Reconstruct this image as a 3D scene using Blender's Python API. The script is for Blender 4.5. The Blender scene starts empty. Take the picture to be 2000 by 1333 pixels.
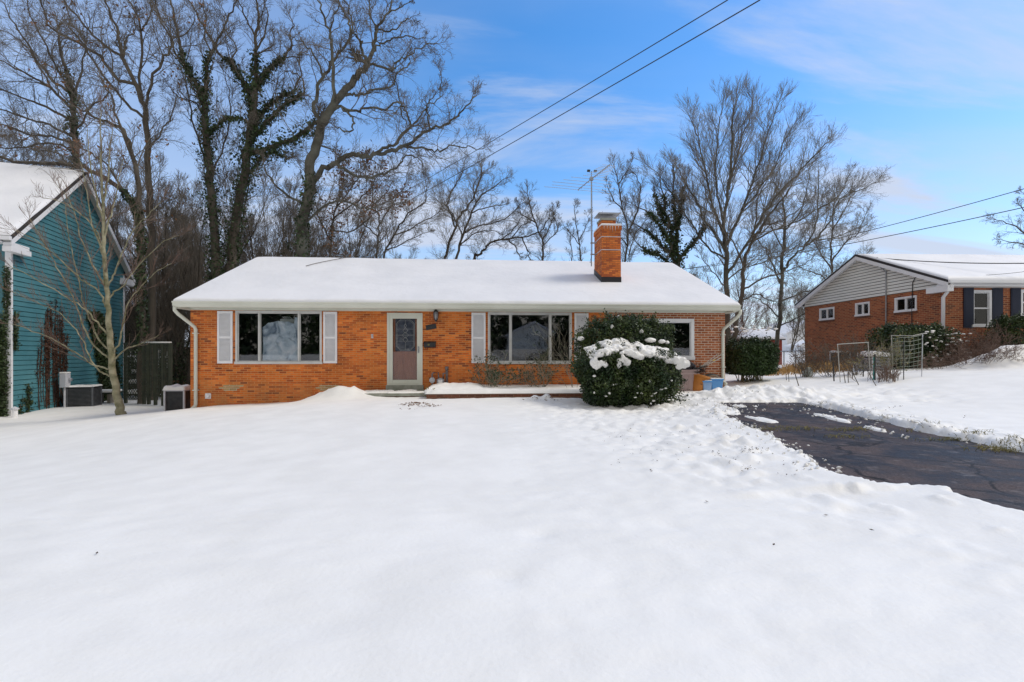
import bpy, bmesh, math, random
import numpy as np
from mathutils import Vector, Matrix
R = math.radians
rnd = random.Random(7)
npr = np.random.default_rng(11)
sc = bpy.context.scene
COL = sc.collection

# ------------------------------------------------------------------ camera
F, HY, CZ = 930.0, 690.0, 1.5
cd = bpy.data.cameras.new('camera'); cam = bpy.data.objects.new('camera', cd); COL.objects.link(cam)
cam.location = (0, 0, CZ); cam.rotation_euler = (R(90), 0, 0)
cd.sensor_width = 36.0; cd.lens = 36.0 * F / 2000.0
cd.shift_y = (HY - 666.5) / 2000.0
cd.clip_start = 0.05; cd.clip_end = 3000
sc.camera = cam

# ------------------------------------------------------------------ sky
SUN_EL, SUN_AZ = 50.0, 82.0        # azimuth: 0 = +Y, clockwise
w = bpy.data.worlds.new("World"); sc.world = w; w.use_nodes = True
nt = w.node_tree; nt.nodes.clear()
def N(t, **k):
    n = nt.nodes.new(t)
    for a, b in k.items(): setattr(n, a, b)
    return n
def LK(a, b): nt.links.new(a, b)
def MA(op, a, b=None, c=None, clamp=False):
    n = N('ShaderNodeMath', operation=op, use_clamp=clamp)
    for i, v in enumerate((a, b, c)):
        if v is None: continue
        if isinstance(v, (int, float)): n.inputs[i].default_value = v
        else: LK(v, n.inputs[i])
    return n.outputs[0]
sky = N('ShaderNodeTexSky', sky_type='NISHITA', sun_disc=False, sun_elevation=R(SUN_EL), sun_rotation=R(SUN_AZ),
        altitude=200, air_density=1.0, dust_density=0.6, ozone_density=2.0)
tc = N('ShaderNodeTexCoord'); sp = N('ShaderNodeSeparateXYZ'); LK(tc.outputs['Generated'], sp.inputs[0])
zc = MA('MAXIMUM', sp.outputs[2], 0.0)
den = MA('ADD', zc, 0.16)
px_ = MA('DIVIDE', sp.outputs[0], den); py_ = MA('DIVIDE', sp.outputs[1], den)
cb = N('ShaderNodeCombineXYZ'); LK(px_, cb.inputs[0]); LK(py_, cb.inputs[1])
mp = N('ShaderNodeMapping'); mp.inputs['Rotation'].default_value = (0, 0, R(24)); mp.inputs['Scale'].default_value = (0.30, 1.15, 1)
LK(cb.outputs[0], mp.inputs[0])
n1 = N('ShaderNodeTexNoise'); n1.inputs['Scale'].default_value = 1.5; n1.inputs['Detail'].default_value = 11; n1.inputs['Roughness'].default_value = 0.60
n1.inputs['Distortion'].default_value = 0.7; LK(mp.outputs[0], n1.inputs['Vector'])
mp2 = N('ShaderNodeMapping'); mp2.inputs['Rotation'].default_value = (0, 0, R(-12)); mp2.inputs['Scale'].default_value = (0.5, 1.7, 1); mp2.inputs['Location'].default_value = (3.1, 1.7, 0)
LK(cb.outputs[0], mp2.inputs[0])
n2 = N('ShaderNodeTexNoise'); n2.inputs['Scale'].default_value = 0.8; n2.inputs['Detail'].default_value = 6; n2.inputs['Distortion'].default_value = 0.3
LK(mp2.outputs[0], n2.inputs['Vector'])

def ramp(fac, a, b):
    r = N('ShaderNodeMapRange', interpolation_type='SMOOTHSTEP'); LK(fac, r.inputs[0])
    r.inputs[1].default_value = a; r.inputs[2].default_value = b
    return r.outputs[0]
cl = MA('ADD', MA('MULTIPLY', ramp(n1.outputs[0], 0.46, 0.70), 0.75), MA('MULTIPLY', ramp(n2.outputs[0], 0.42, 0.80), 0.45))
haze = MA('POWER', MA('SUBTRACT', 1.0, zc, clamp=True), 4.0)
left = ramp(MA('MULTIPLY', sp.outputs[0], -1.0), 0.0, 0.60)
cl = MA('ADD', cl, MA('MULTIPLY', haze, 0.75))
cl = MA('ADD', cl, MA('MULTIPLY', left, 0.40))
back = ramp(MA('MULTIPLY', sp.outputs[1], -1.0), -0.28, 0.30)  # extra cloud out of view behind the camera, added to neutralise the light
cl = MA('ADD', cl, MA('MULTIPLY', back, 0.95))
cl = MA('ADD', cl, 0.0, clamp=True)
cl = MA('MULTIPLY', cl, 0.94)
hs = N('ShaderNodeHueSaturation'); hs.inputs['Saturation'].default_value = 1.38; hs.inputs['Value'].default_value = 2.7
LK(sky.outputs[0], hs.inputs['Color'])
SKYG = N('ShaderNodeMix', data_type='RGBA', blend_type='MULTIPLY'); SKYG.inputs[0].default_value = 1.0
LK(hs.outputs[0], SKYG.inputs[6]); SKYG.inputs[7].default_value = (1.0, 1.0, 1.0, 1)
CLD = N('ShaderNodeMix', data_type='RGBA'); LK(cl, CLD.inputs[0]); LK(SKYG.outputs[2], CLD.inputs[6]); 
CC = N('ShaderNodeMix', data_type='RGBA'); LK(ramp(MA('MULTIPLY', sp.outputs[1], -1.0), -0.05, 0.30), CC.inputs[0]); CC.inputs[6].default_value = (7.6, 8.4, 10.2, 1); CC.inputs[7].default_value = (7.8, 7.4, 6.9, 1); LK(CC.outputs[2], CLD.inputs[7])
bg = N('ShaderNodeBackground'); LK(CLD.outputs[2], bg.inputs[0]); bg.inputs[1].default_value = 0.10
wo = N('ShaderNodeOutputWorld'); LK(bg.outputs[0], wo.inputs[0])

# ------------------------------------------------------------------ sun (veiled by thin cloud)
sd = bpy.data.lights.new('sun', 'SUN'); sd.energy = 2.3; sd.angle = R(18); sd.color = (1.0, 0.93, 0.80)
so = bpy.data.objects.new('sun', sd); COL.objects.link(so)
az, el = R(SUN_AZ), R(SUN_EL)
sv = Vector((math.sin(az) * math.cos(el), math.cos(az) * math.cos(el), math.sin(el)))
so.rotation_euler = sv.to_track_quat('Z', 'Y').to_euler()
so.location = sv * 50
sc.view_settings.view_transform = 'Standard'; sc.view_settings.look = 'None'
sc.view_settings.exposure = -0.27; sc.view_settings.gamma = 1.0
sc.view_settings.use_curve_mapping = False
sc.cycles.max_bounces = 6; sc.cycles.diffuse_bounces = 3; sc.cycles.transparent_max_bounces = 12
sc.cycles.use_adaptive_sampling = True

# ------------------------------------------------------------------ helpers
def at(px, py, d):
    """a point at distance d that the photograph shows at (px, py)"""
    return Vector(((px - 1000) / F * d, d, CZ + (HY - py) / F * d))

def tag(o, label=None, cat=None, group=None, kind=None):
    if label: o['label'] = label
    if cat: o['category'] = cat
    if group: o['group'] = group
    if kind: o['kind'] = kind
    return o

def empty(name, loc=(0, 0, 0), rz=0.0):
    o = bpy.data.objects.new(name, None); COL.objects.link(o)
    o.location = loc; o.rotation_euler = (0, 0, rz); o.empty_display_size = 0.3
    return o

def link_mesh(name, me, mat, parent=None, loc=(0, 0, 0)):
    o = bpy.data.objects.new(name, me); COL.objects.link(o); o.location = loc
    if mat: me.materials.append(mat)
    if parent: o.parent = parent
    return o

class MB:
    def __init__(s): s.v = []; s.f = []
    def poly(s, pts):
        b = len(s.v); s.v += [tuple(p) for p in pts]; s.f.append(tuple(range(b, b + len(pts)))); return s
    def quad(s, a, b, c, d): return s.poly([a, b, c, d])
    def box(s, x0, x1, y0, y1, z0, z1, M=None):
        b = len(s.v)
        P = [(x, y, z) for z in (z0, z1) for y in (y0, y1) for x in (x0, x1)]
        if M: P = [tuple(M @ Vector(p)) for p in P]
        s.v += P
        for q in ((0, 2, 3, 1), (4, 5, 7, 6), (0, 1, 5, 4), (2, 6, 7, 3), (0, 4, 6, 2), (1, 3, 7, 5)): s.f.append(tuple(b + i for i in q))
        return s
    def prism(s, prof, axis, a0, a1):
        """extrude a closed 2-D profile along x (prof = y,z), y (prof = x,z) or z (prof = x,y)"""
        def P(p, a):
            return (a, p[0], p[1]) if axis == 'x' else (p[0], a, p[1]) if axis == 'y' else (p[0], p[1], a)
        b = len(s.v); n = len(prof)
        s.v += [P(p, a0) for p in prof] + [P(p, a1) for p in prof]
        s.f.append(tuple(range(b, b + n))[::-1]); s.f.append(tuple(range(b + n, b + 2 * n)))
        for i in range(n):
            j = (i + 1) % n; s.f.append((b + i, b + j, b + n + j, b + n + i))
        return s
    def tube(s, pts, rad, n=8, cap=True):
        pts = [Vector(p) for p in pts]
        if not hasattr(rad, '__len__'): rad = [rad] * len(pts)
        tot = pts[-1] - pts[0]
        if tot.length < 1e-6: tot = pts[1] - pts[0]
        ref = Vector((0, 0, 1)) if abs(tot.normalized().z) < 0.8 else Vector((1, 0, 0))
        b = len(s.v)
        for i, p in enumerate(pts):
            t = (pts[min(i + 1, len(pts) - 1)] - pts[max(i - 1, 0)])
            t = t.normalized() if t.length > 1e-9 else Vector((0, 0, 1))
            e1 = t.cross(ref)
            if e1.length < 1e-4: e1 = t.cross(Vector((0, 1, 0)))
            e1.normalize(); e2 = t.cross(e1)
            for k in range(n):
                a = 2 * math.pi * k / n
                s.v.append(tuple(p + (e1 * math.cos(a) + e2 * math.sin(a)) * rad[i]))
        for i in range(len(pts) - 1):
            for k in range(n):
                j = (k + 1) % n
                s.f.append((b + i * n + k, b + i * n + j, b + (i + 1) * n + j, b + (i + 1) * n + k))
        if cap:
            s.f.append(tuple(b + k for k in range(n))[::-1]); m = b + (len(pts) - 1) * n
            s.f.append(tuple(m + k for k in range(n)))
        return s
    def lathe(s, prof, n=20, c=(0, 0, 0), M=None):
        """prof = (radius, z) from bottom to top"""
        b = len(s.v)
        for r, z in prof:
            for k in range(n):
                a = 2 * math.pi * k / n; p = Vector((c[0] + r * math.cos(a), c[1] + r * math.sin(a), c[2] + z))
                s.v.append(tuple(M @ p if M else p))
        for i in range(len(prof) - 1):
            for k in range(n):
                j = (k + 1) % n
                s.f.append((b + i * n + k, b + i * n + j, b + (i + 1) * n + j, b + (i + 1) * n + k))
        s.f.append(tuple(b + k for k in range(n))[::-1]); m = b + (len(prof) - 1) * n
        s.f.append(tuple(m + k for k in range(n)))
        return s
    def build(s, name, mat, parent=None, loc=(0, 0, 0), smooth=False, bevel=0, seg=2, fix=True):
        me = bpy.data.meshes.new(name); me.from_pydata(s.v, [], s.f)
        if fix:
            bm = bmesh.new(); bm.from_mesh(me); bmesh.ops.recalc_face_normals(bm, faces=bm.faces); bm.to_mesh(me); bm.free()
        uv = me.uv_layers.new(name='UVMap')
        for p in me.polygons:
            n = p.normal; L = math.hypot(n.x, n.y)
            for li in p.loop_indices:
                c = me.vertices[me.loops[li].vertex_index].co
                if L < 0.5: uv.data[li].uv = (c.x, c.y)
                elif abs(n.y) >= abs(n.x): uv.data[li].uv = (c.x, c.z)
                else: uv.data[li].uv = (c.y, c.z)
            p.use_smooth = smooth
        o = link_mesh(name, me, mat, parent, loc)
        if bevel:
            m = o.modifiers.new('bevel', 'BEVEL'); m.width = bevel; m.segments = seg; m.limit_method = 'ANGLE'; m.angle_limit = R(25)
        return o

def np_mesh(name, V, Fc, mat, parent=None, smooth=False, loc=(0, 0, 0)):
    """V (n,3), Fc (m,k) arrays -> one mesh object"""
    V = np.asarray(V, dtype=np.float32); Fc = np.asarray(Fc, dtype=np.int32)
    me = bpy.data.meshes.new(name); m, k = Fc.shape
    me.vertices.add(len(V)); me.vertices.foreach_set('co', V.ravel())
    me.loops.add(m * k); me.loops.foreach_set('vertex_index', Fc.ravel())
    me.polygons.add(m); me.polygons.foreach_set('loop_start', np.arange(0, m * k, k, dtype=np.int32))
    try: me.polygons.foreach_set('loop_total', np.full(m, k, dtype=np.int32))
    except Exception: pass
    if smooth: me.polygons.foreach_set('use_smooth', np.ones(m, dtype=bool))
    me.update(calc_edges=True)
    return link_mesh(name, me, mat, parent, loc)

def tubes_np(lines, sides):
    """lines: list of (pts (n,3), radii (n)); one ring mesh"""
    n = [len(p) for p, r in lines]
    P = np.concatenate([p for p, r in lines]); Rr = np.concatenate([r for p, r in lines])
    lid = np.repeat(np.arange(len(lines)), n); st = np.concatenate([[0], np.cumsum(n)[:-1]]); en = st + np.array(n) - 1
    nx = np.minimum(np.arange(len(P)) + 1, en[lid]); pv = np.maximum(np.arange(len(P)) - 1, st[lid])
    T = P[nx] - P[pv]; T /= np.linalg.norm(T, axis=1, keepdims=True) + 1e-9
    tot = P[en] - P[st]; tot /= np.linalg.norm(tot, axis=1, keepdims=True) + 1e-9
    ref = np.where((np.abs(tot[:, 2]) < 0.75)[:, None], np.array([0, 0, 1.0]), np.array([0.8, 0.6, 0]))[lid]
    e1 = np.cross(T, ref); e1 /= np.linalg.norm(e1, axis=1, keepdims=True) + 1e-9
    e2 = np.cross(T, e1)
    a = np.arange(sides) * 2 * np.pi / sides
    V = P[:, None, :] + Rr[:, None, None] * (e1[:, None, :] * np.cos(a)[None, :, None] + e2[:, None, :] * np.sin(a)[None, :, None])
    V = V.reshape(-1, 3)
    i = np.arange(len(P)); i = i[i != en[lid]]
    k = np.arange(sides); j = (k + 1) % sides
    q = np.stack([i[:, None] * sides + k, i[:, None] * sides + j, (i[:, None] + 1) * sides + j, (i[:, None] + 1) * sides + k], axis=-1).reshape(-1, 4)
    return V, q

def leaves_np(C, size, aspect=0.55, nrm=None, spread=1.0):
    """rhombic leaves of random turn at the points C"""
    n = len(C)
    a = npr.normal(size=(n, 3)); a /= np.linalg.norm(a, axis=1, keepdims=True)
    b = npr.normal(size=(n, 3))
    if nrm is not None:
        b = nrm + b * spread
    b = np.cross(a, b); b /= np.linalg.norm(b, axis=1, keepdims=True) + 1e-9
    s = (size * (0.6 + 0.8 * npr.random(n)))[:, None]
    V = np.stack([C - a * s, C + b * s * aspect, C + a * s, C - b * s * aspect], axis=1).reshape(-1, 3)
    f = np.arange(n * 4).reshape(-1, 4)
    return V, f

def _hash(ix, iy, seed):
    h = (ix.astype(np.int64) * 374761393 + iy.astype(np.int64) * 668265263 + seed * 1442695041) & 0xffffffff
    h = ((h ^ (h >> 13)) * 1274126177) & 0xffffffff
    return ((h ^ (h >> 16)) & 0xffff) / 65535.0
def vnoise(x, y, seed=0):
    ix, iy = np.floor(x), np.floor(y); fx, fy = x - ix, y - iy
    fx = fx * fx * (3 - 2 * fx); fy = fy * fy * (3 - 2 * fy)
    a, b, c, d = _hash(ix, iy, seed), _hash(ix + 1, iy, seed), _hash(ix, iy + 1, seed), _hash(ix + 1, iy + 1, seed)
    return (a * (1 - fx) + b * fx) * (1 - fy) + (c * (1 - fx) + d * fx) * fy
def fbm(x, y, seed=0, o=4):
    s = 0; a = 0.5; t = 0
    for i in range(o):
        s = s + a * vnoise(x, y, seed + i * 17); t += a; a *= 0.5
        x, y = x * 2.03 + 3.1, y * 2.03 - 1.7
    return s / t

class Fr:
    """a building's own frame: s along its front (to the right), t into its depth"""
    def __init__(s, ox, oy, a):
        s.O = Vector((ox, oy)); s.a = a; s.u = Vector((math.cos(a), math.sin(a))); s.v = Vector((-math.sin(a), math.cos(a)))
    def w(s, ss, t, z=0.0):
        p = s.O + s.u * ss + s.v * t; return Vector((p.x, p.y, z))
    def front(s, px, py, t=0.0):
        dx = (px - 1000) / F; o = s.O + s.v * t
        k = (o.x * s.u.y - o.y * s.u.x) / (dx * s.u.y - s.u.x)
        ss = (Vector((dx * k, k)) - o).dot(s.u); return ss, CZ + (HY - py) / F * k
    def side(s, px, py, ss=0.0):
        dx = (px - 1000) / F; o = s.O + s.u * ss
        k = (o.x * s.v.y - o.y * s.v.x) / (dx * s.v.y - s.v.x)
        t = (Vector((dx * k, k)) - o).dot(s.v); return t, CZ + (HY - py) / F * k

# ------------------------------------------------------------------ materials
def mat(name, col, rough=0.7, **kw):
    m = bpy.data.materials.new(name); m.use_nodes = True; b = m.node_tree.nodes['Principled BSDF']
    b.inputs['Base Color'].default_value = (*col, 1); b.inputs['Roughness'].default_value = rough
    for k, v in kw.items(): b.inputs[k].default_value = v
    return m
def tn(m): return m.node_tree, m.node_tree.nodes['Principled BSDF']
def nmat(name, c1, c2, scale, rough=0.75, detail=6, bump=0.0, bscale=None, stretch=(1, 1, 1), lo=0.35, hi=0.65, coord='Object', bdist=0.02, island=0.0, **kw):
    """two tones blended by noise, optional bump"""
    m = mat(name, c1, rough, **kw); t, b = tn(m); ns = t.nodes; L = t.links.new
    co = ns.new('ShaderNodeTexCoord'); mp = ns.new('ShaderNodeMapping'); mp.inputs['Scale'].default_value = stretch; L(co.outputs[coord], mp.inputs[0])
    no = ns.new('ShaderNodeTexNoise'); no.inputs['Scale'].default_value = scale; no.inputs['Detail'].default_value = detail; L(mp.outputs[0], no.inputs['Vector'])
    mr = ns.new('ShaderNodeMapRange'); mr.inputs[1].default_value = lo; mr.inputs[2].default_value = hi; L(no.outputs[0], mr.inputs[0])
    mx = ns.new('ShaderNodeMix'); mx.data_type = 'RGBA'; L(mr.outputs[0], mx.inputs[0]); mx.inputs[6].default_value = (*c1, 1); mx.inputs[7].default_value = (*c2, 1)
    out = mx.outputs[2]
    if island:
        ge = ns.new('ShaderNodeNewGeometry'); hv = ns.new('ShaderNodeHueSaturation'); r2 = ns.new('ShaderNodeMapRange')
        r2.inputs[3].default_value = 1 - island; r2.inputs[4].default_value = 1 + island; L(ge.outputs['Random Per Island'], r2.inputs[0]); L(r2.outputs[0], hv.inputs['Value']); L(out, hv.inputs['Color']); out = hv.outputs[0]
    L(out, b.inputs['Base Color'])
    if bump:
        n2 = ns.new('ShaderNodeTexNoise'); n2.inputs['Scale'].default_value = bscale or scale * 4; n2.inputs['Detail'].default_value = 8; L(mp.outputs[0], n2.inputs['Vector'])
        bp = ns.new('ShaderNodeBump'); bp.inputs['Strength'].default_value = bump; bp.inputs['Distance'].default_value = bdist; L(n2.outputs[0], bp.inputs['Height']); L(bp.outputs[0], b.inputs['Normal'])
    return m

def brick_mat(name, cols, mortar, bw=0.2, rh=0.0605, ms=0.007, stain=None, wear=0.25):
    """cols: list of (pos, colour) that a random number per brick picks from"""
    m = mat(name, (1, 1, 1), 0.85); t, b = tn(m); ns = t.nodes; L = t.links.new
    uv = ns.new('ShaderNodeUVMap'); 
    nz = ns.new('ShaderNodeTexNoise'); nz.inputs['Scale'].default_value = 6; L(uv.outputs[0], nz.inputs['Vector'])
    ad = ns.new('ShaderNodeVectorMath'); ad.operation = 'MULTIPLY_ADD'; L(nz.outputs['Color'], ad.inputs[0]); ad.inputs[1].default_value = (0.004, 0.004, 0); L(uv.outputs[0], ad.inputs[2])
    br = ns.new('ShaderNodeTexBrick'); L(ad.outputs[0], br.inputs['Vector']); br.inputs['Scale'].default_value = 1; br.inputs['Brick Width'].default_value = bw; br.inputs['Row Height'].default_value = rh
    br.inputs['Mortar Size'].default_value = ms; br.inputs['Mortar Smooth'].default_value = 0.2; br.inputs['Color1'].default_value = (0, 0, 0, 1); br.inputs['Color2'].default_value = (1, 1, 1, 1); br.inputs['Mortar'].default_value = (0.5, 0.5, 0.5, 1)
    rp = ns.new('ShaderNodeValToRGB'); L(br.outputs['Color'], rp.inputs[0]); cr = rp.color_ramp; cr.interpolation = 'CONSTANT'
    while len(cr.elements) > 1: cr.elements.remove(cr.elements[-1])
    cr.elements[0].position = cols[0][0]; cr.elements[0].color = (*cols[0][1], 1)
    for p, c in cols[1:]:
        e = cr.elements.new(p); e.color = (*c, 1)
    n2 = ns.new('ShaderNodeTexNoise'); n2.inputs['Scale'].default_value = 1.1; n2.inputs['Detail'].default_value = 7; n2.inputs['Roughness'].default_value = 0.65; L(uv.outputs[0], n2.inputs['Vector'])
    mr = ns.new('ShaderNodeMapRange'); L(n2.outputs[0], mr.inputs[0]); mr.inputs[1].default_value = 0.3; mr.inputs[2].default_value = 0.7; mr.inputs[3].default_value = 1 - wear; mr.inputs[4].default_value = 1 + wear
    hv = ns.new('ShaderNodeHueSaturation'); L(rp.outputs[0], hv.inputs['Color']); L(mr.outputs[0], hv.inputs['Value'])
    out = hv.outputs[0]
    mx = ns.new('ShaderNodeMix'); mx.data_type = 'RGBA'; L(br.outputs['Fac'], mx.inputs[0]); L(out, mx.inputs[6])
    mx.inputs[7].default_value = (*mortar, 1); out = mx.outputs[2]
    if stain:
        sx = ns.new('ShaderNodeSeparateXYZ'); L(uv.outputs[0], sx.inputs[0])
        z0, z1, sc_col, k = stain
        r3 = ns.new('ShaderNodeMapRange'); L(sx.outputs[1], r3.inputs[0]); r3.inputs[1].default_value = z1; r3.inputs[2].default_value = z0
        n3 = ns.new('ShaderNodeTexNoise'); n3.inputs['Scale'].default_value = 1.6; n3.inputs['Detail'].default_value = 8; n3.inputs['Roughness'].default_value = 0.7; L(uv.outputs[0], n3.inputs['Vector'])
        r4 = ns.new('ShaderNodeMapRange'); L(n3.outputs[0], r4.inputs[0]); r4.inputs[1].default_value = 0.42; r4.inputs[2].default_value = 0.62
        mu = ns.new('ShaderNodeMath'); mu.operation = 'MULTIPLY'; L(r3.outputs[0], mu.inputs[0]); L(r4.outputs[0], mu.inputs[1])
        m2 = ns.new('ShaderNodeMath'); m2.operation = 'MULTIPLY'; L(mu.outputs[0], m2.inputs[0]); m2.inputs[1].default_value = k
        mx2 = ns.new('ShaderNodeMix'); mx2.data_type = 'RGBA'; L(m2.outputs[0], mx2.inputs[0]); L(out, mx2.inputs[6]); mx2.inputs[7].default_value = (*sc_col, 1); out = mx2.outputs[2]
    L(out, b.inputs['Base Color'])
    iv = ns.new('ShaderNodeMath'); iv.operation = 'SUBTRACT'; iv.inputs[0].default_value = 1; L(br.outputs['Fac'], iv.inputs[1])
    bp = ns.new('ShaderNodeBump'); bp.inputs['Strength'].default_value = 0.5; bp.inputs['Distance'].default_value = 0.006; L(iv.outputs[0], bp.inputs['Height']); L(bp.outputs[0], b.inputs['Normal'])
    return m

def glass_mat(name, refl=0.10, tint=(1, 1, 1)):
    m = bpy.data.materials.new(name); m.use_nodes = True; t = m.node_tree; ns = t.nodes; ns.clear(); L = t.links.new
    tr = ns.new('ShaderNodeBsdfTransparent'); tr.inputs[0].default_value = (*tint, 1)
    gl = ns.new('ShaderNodeBsdfGlossy'); gl.inputs['Roughness'].default_value = 0.02
    no = ns.new('ShaderNodeTexNoise'); no.inputs['Scale'].default_value = 1.2; co = ns.new('ShaderNodeTexCoord'); L(co.outputs['Object'], no.inputs['Vector'])
    bp = ns.new('ShaderNodeBump'); bp.inputs['Strength'].default_value = 0.05; bp.inputs['Distance'].default_value = 0.02; L(no.outputs[0], bp.inputs['Height']); L(bp.outputs[0], gl.inputs['Normal'])
    fr = ns.new('ShaderNodeFresnel'); fr.inputs[0].default_value = 1.5
    ad = ns.new('ShaderNodeMath'); ad.operation = 'ADD'; L(fr.outputs[0], ad.inputs[0]); ad.inputs[1].default_value = refl; ad.use_clamp = True
    mx = ns.new('ShaderNodeMixShader'); L(ad.outputs[0], mx.inputs[0]); L(tr.outputs[0], mx.inputs[1]); L(gl.outputs[0], mx.inputs[2])
    o = ns.new('ShaderNodeOutputMaterial'); L(mx.outputs[0], o.inputs[0])
    return m

M = {}
M['snow'] = nmat('snow', (0.825, 0.81, 0.775), (0.885, 0.87, 0.835), 2.0, 0.6, bump=0.30, bscale=30, bdist=0.012, coord='Object')
M['roof_snow'] = nmat('roof_snow', (0.75, 0.755, 0.775), (0.82, 0.82, 0.835), 0.8, 0.65, bump=0.3, bscale=5, bdist=0.05)
M['brick'] = brick_mat('orange_brick', [(0, (0.62, 0.145, 0.022)), (0.30, (0.68, 0.175, 0.028)), (0.55, (0.50, 0.10, 0.018)), (0.74, (0.74, 0.215, 0.040)), (0.88, (0.36, 0.075, 0.018)), (0.95, (0.24, 0.055, 0.02))],
                       (0.60, 0.29, 0.10), stain=(-0.1, 0.8, (0.40, 0.21, 0.08), 0.85), wear=.42)
M['brick_b'] = brick_mat('brown_red_brick', [(0, (0.36, 0.105, 0.035)), (0.35, (0.42, 0.13, 0.05)), (0.7, (0.28, 0.075, 0.03)), (0.9, (0.48, 0.17, 0.07))], (0.60, 0.50, 0.38), rh=0.075, bw=0.22, ms=0.009)
M['brick_c'] = brick_mat('chimney_brick', [(0, (0.54, 0.135, 0.024)), (0.4, (0.62, 0.175, 0.034)), (0.8, (0.36, 0.08, 0.022))], (0.24, 0.09, 0.035), rh=0.0605, wear=0.35)
M['brick_r'] = brick_mat('red_brick', [(0, (0.30, 0.075, 0.030)), (0.35, (0.36, 0.10, 0.038)), (0.7, (0.22, 0.052, 0.024)), (0.92, (0.14, 0.04, 0.025))], (0.42, 0.24, 0.12), rh=0.075, bw=0.22, ms=0.010, stain=(0.8, 2.3, (0.10, 0.028, 0.014), 0.75))
M['brick_y'] = brick_mat('yellow_brick', [(0, (0.45, 0.33, 0.14)), (0.5, (0.38, 0.27, 0.11))], (0.6, 0.5, 0.38))
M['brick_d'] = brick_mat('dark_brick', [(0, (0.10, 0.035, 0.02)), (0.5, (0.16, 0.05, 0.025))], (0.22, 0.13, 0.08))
M['cream'] = nmat('cream_paint', (0.62, 0.63, 0.54), (0.70, 0.71, 0.62), 1.2, 0.5)
M['white'] = nmat('white_paint', (0.78, 0.79, 0.80), (0.84, 0.84, 0.85), 1.5, 0.5)
M['shutter'] = nmat('shutter_white', (0.82, 0.82, 0.84), (0.87, 0.87, 0.88), 2.5, 0.55)
M['alu'] = nmat('window_trim', (0.56, 0.56, 0.54), (0.66, 0.66, 0.64), 3, 0.45)
M['glass'] = glass_mat('window_glass', 0.025)
M['glass_dark'] = glass_mat('storm_glass', 0.0)
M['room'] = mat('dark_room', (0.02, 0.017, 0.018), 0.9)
M['curtain'] = mat('pale_curtain', (0.45, 0.50, 0.48), 0.9)
M['wood'] = nmat('brown_door_wood', (0.30, 0.085, 0.026), (0.38, 0.12, 0.040), 5, 0.4, stretch=(6, 1, 1))
M['leaded'] = nmat('leaded_glass', (0.05, 0.06, 0.09), (0.13, 0.15, 0.20), 9, 0.15)
M['came'] = mat('came_metal', (0.62, 0.62, 0.60), 0.35)
M['concrete'] = nmat('concrete', (0.24, 0.25, 0.20), (0.36, 0.36, 0.31), 6, 0.9, bump=0.3)
M['black'] = nmat('black_metal', (0.012, 0.012, 0.014), (0.03, 0.03, 0.03), 8, 0.45)
M['gal'] = nmat('grey_metal', (0.30, 0.32, 0.34), (0.42, 0.43, 0.45), 9, 0.4, Metallic=0.5)
M['lgrey'] = nmat('light_grey_paint', (0.52, 0.54, 0.58), (0.60, 0.61, 0.64), 5, 0.5)
M['teal'] = nmat('teal_siding', (0.048, 0.175, 0.21), (0.085, 0.245, 0.275), 0.9, 0.6, bump=0.04, lo=0.3, hi=0.7, detail=8)
M['gsid'] = nmat('white_siding', (0.78, 0.78, 0.73), (0.84, 0.84, 0.79), 0.7, 0.55)
M['navy'] = mat('navy_shutter', (0.006, 0.013, 0.038), 0.6)
M['shingle'] = nmat('dark_shingle', (0.025, 0.022, 0.022), (0.05, 0.045, 0.045), 20, 0.9)
M['tar'] = mat('black_flashing', (0.012, 0.01, 0.012), 0.5)
M['bark'] = nmat('bark', (0.060, 0.048, 0.036), (0.115, 0.098, 0.075), 3.0, 0.95, bump=0.7, bscale=14, stretch=(1, 1, 0.25), bdist=0.05)
M['bark_grey'] = nmat('grey_bark', (0.05, 0.044, 0.034), (0.15, 0.15, 0.12), 1.6, 0.95, bump=0.6, bscale=12, bdist=0.04)
M['bark_young'] = nmat('young_bark', (0.13, 0.125, 0.06), (0.36, 0.33, 0.22), 5.0, 0.9, bump=0.7, bscale=18, bdist=0.015, detail=9)
M['twig'] = nmat('twig', (0.11, 0.093, 0.073), (0.18, 0.155, 0.125), 1.0, 0.95)
M['twig_red'] = nmat('reddish_twig', (0.13, 0.075, 0.055), (0.21, 0.15, 0.115), 1.0, 0.9)
M['twig_grey'] = nmat('grey_twig', (0.15, 0.13, 0.105), (0.24, 0.215, 0.175), 1.0, 0.95)
M['twig_pale'] = nmat('pale_twig', (0.21, 0.19, 0.14), (0.32, 0.29, 0.22), 1.0, 0.9)
M['ivy'] = nmat('ivy_leaf', (0.022, 0.040, 0.012), (0.045, 0.075, 0.020), 1.5, 0.55, island=0.45)
M['yew'] = nmat('evergreen_leaf', (0.016, 0.038, 0.010), (0.085, 0.115, 0.026), 2.8, 0.5, lo=.42, hi=.68, island=0.6)
M['privet'] = nmat('hedge_leaf', (0.018, 0.042, 0.010), (0.040, 0.075, 0.016), 2.0, 0.55, island=0.5)
M['dead'] = nmat('dead_leaf', (0.13, 0.055, 0.022), (0.20, 0.10, 0.04), 3, 0.8, island=0.4)
M['deadvine'] = nmat('dead_vine', (0.085, 0.035, 0.018), (0.055, 0.03, 0.018), 3, 0.9, island=0.4)
M['straw'] = nmat('straw_grass', (0.36, 0.20, 0.06), (0.46, 0.29, 0.11), 2, 0.9, island=0.3)
M['olive'] = nmat('olive_grass', (0.16, 0.15, 0.05), (0.28, 0.24, 0.09), 2, 0.9, island=0.3)
M['blue'] = mat('blue_plastic', (0.10, 0.30, 0.62), 0.4)
M['orange'] = nmat('orange_bin', (0.42, 0.15, 0.02), (0.54, 0.20, 0.03), 3, 0.5)
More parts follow.
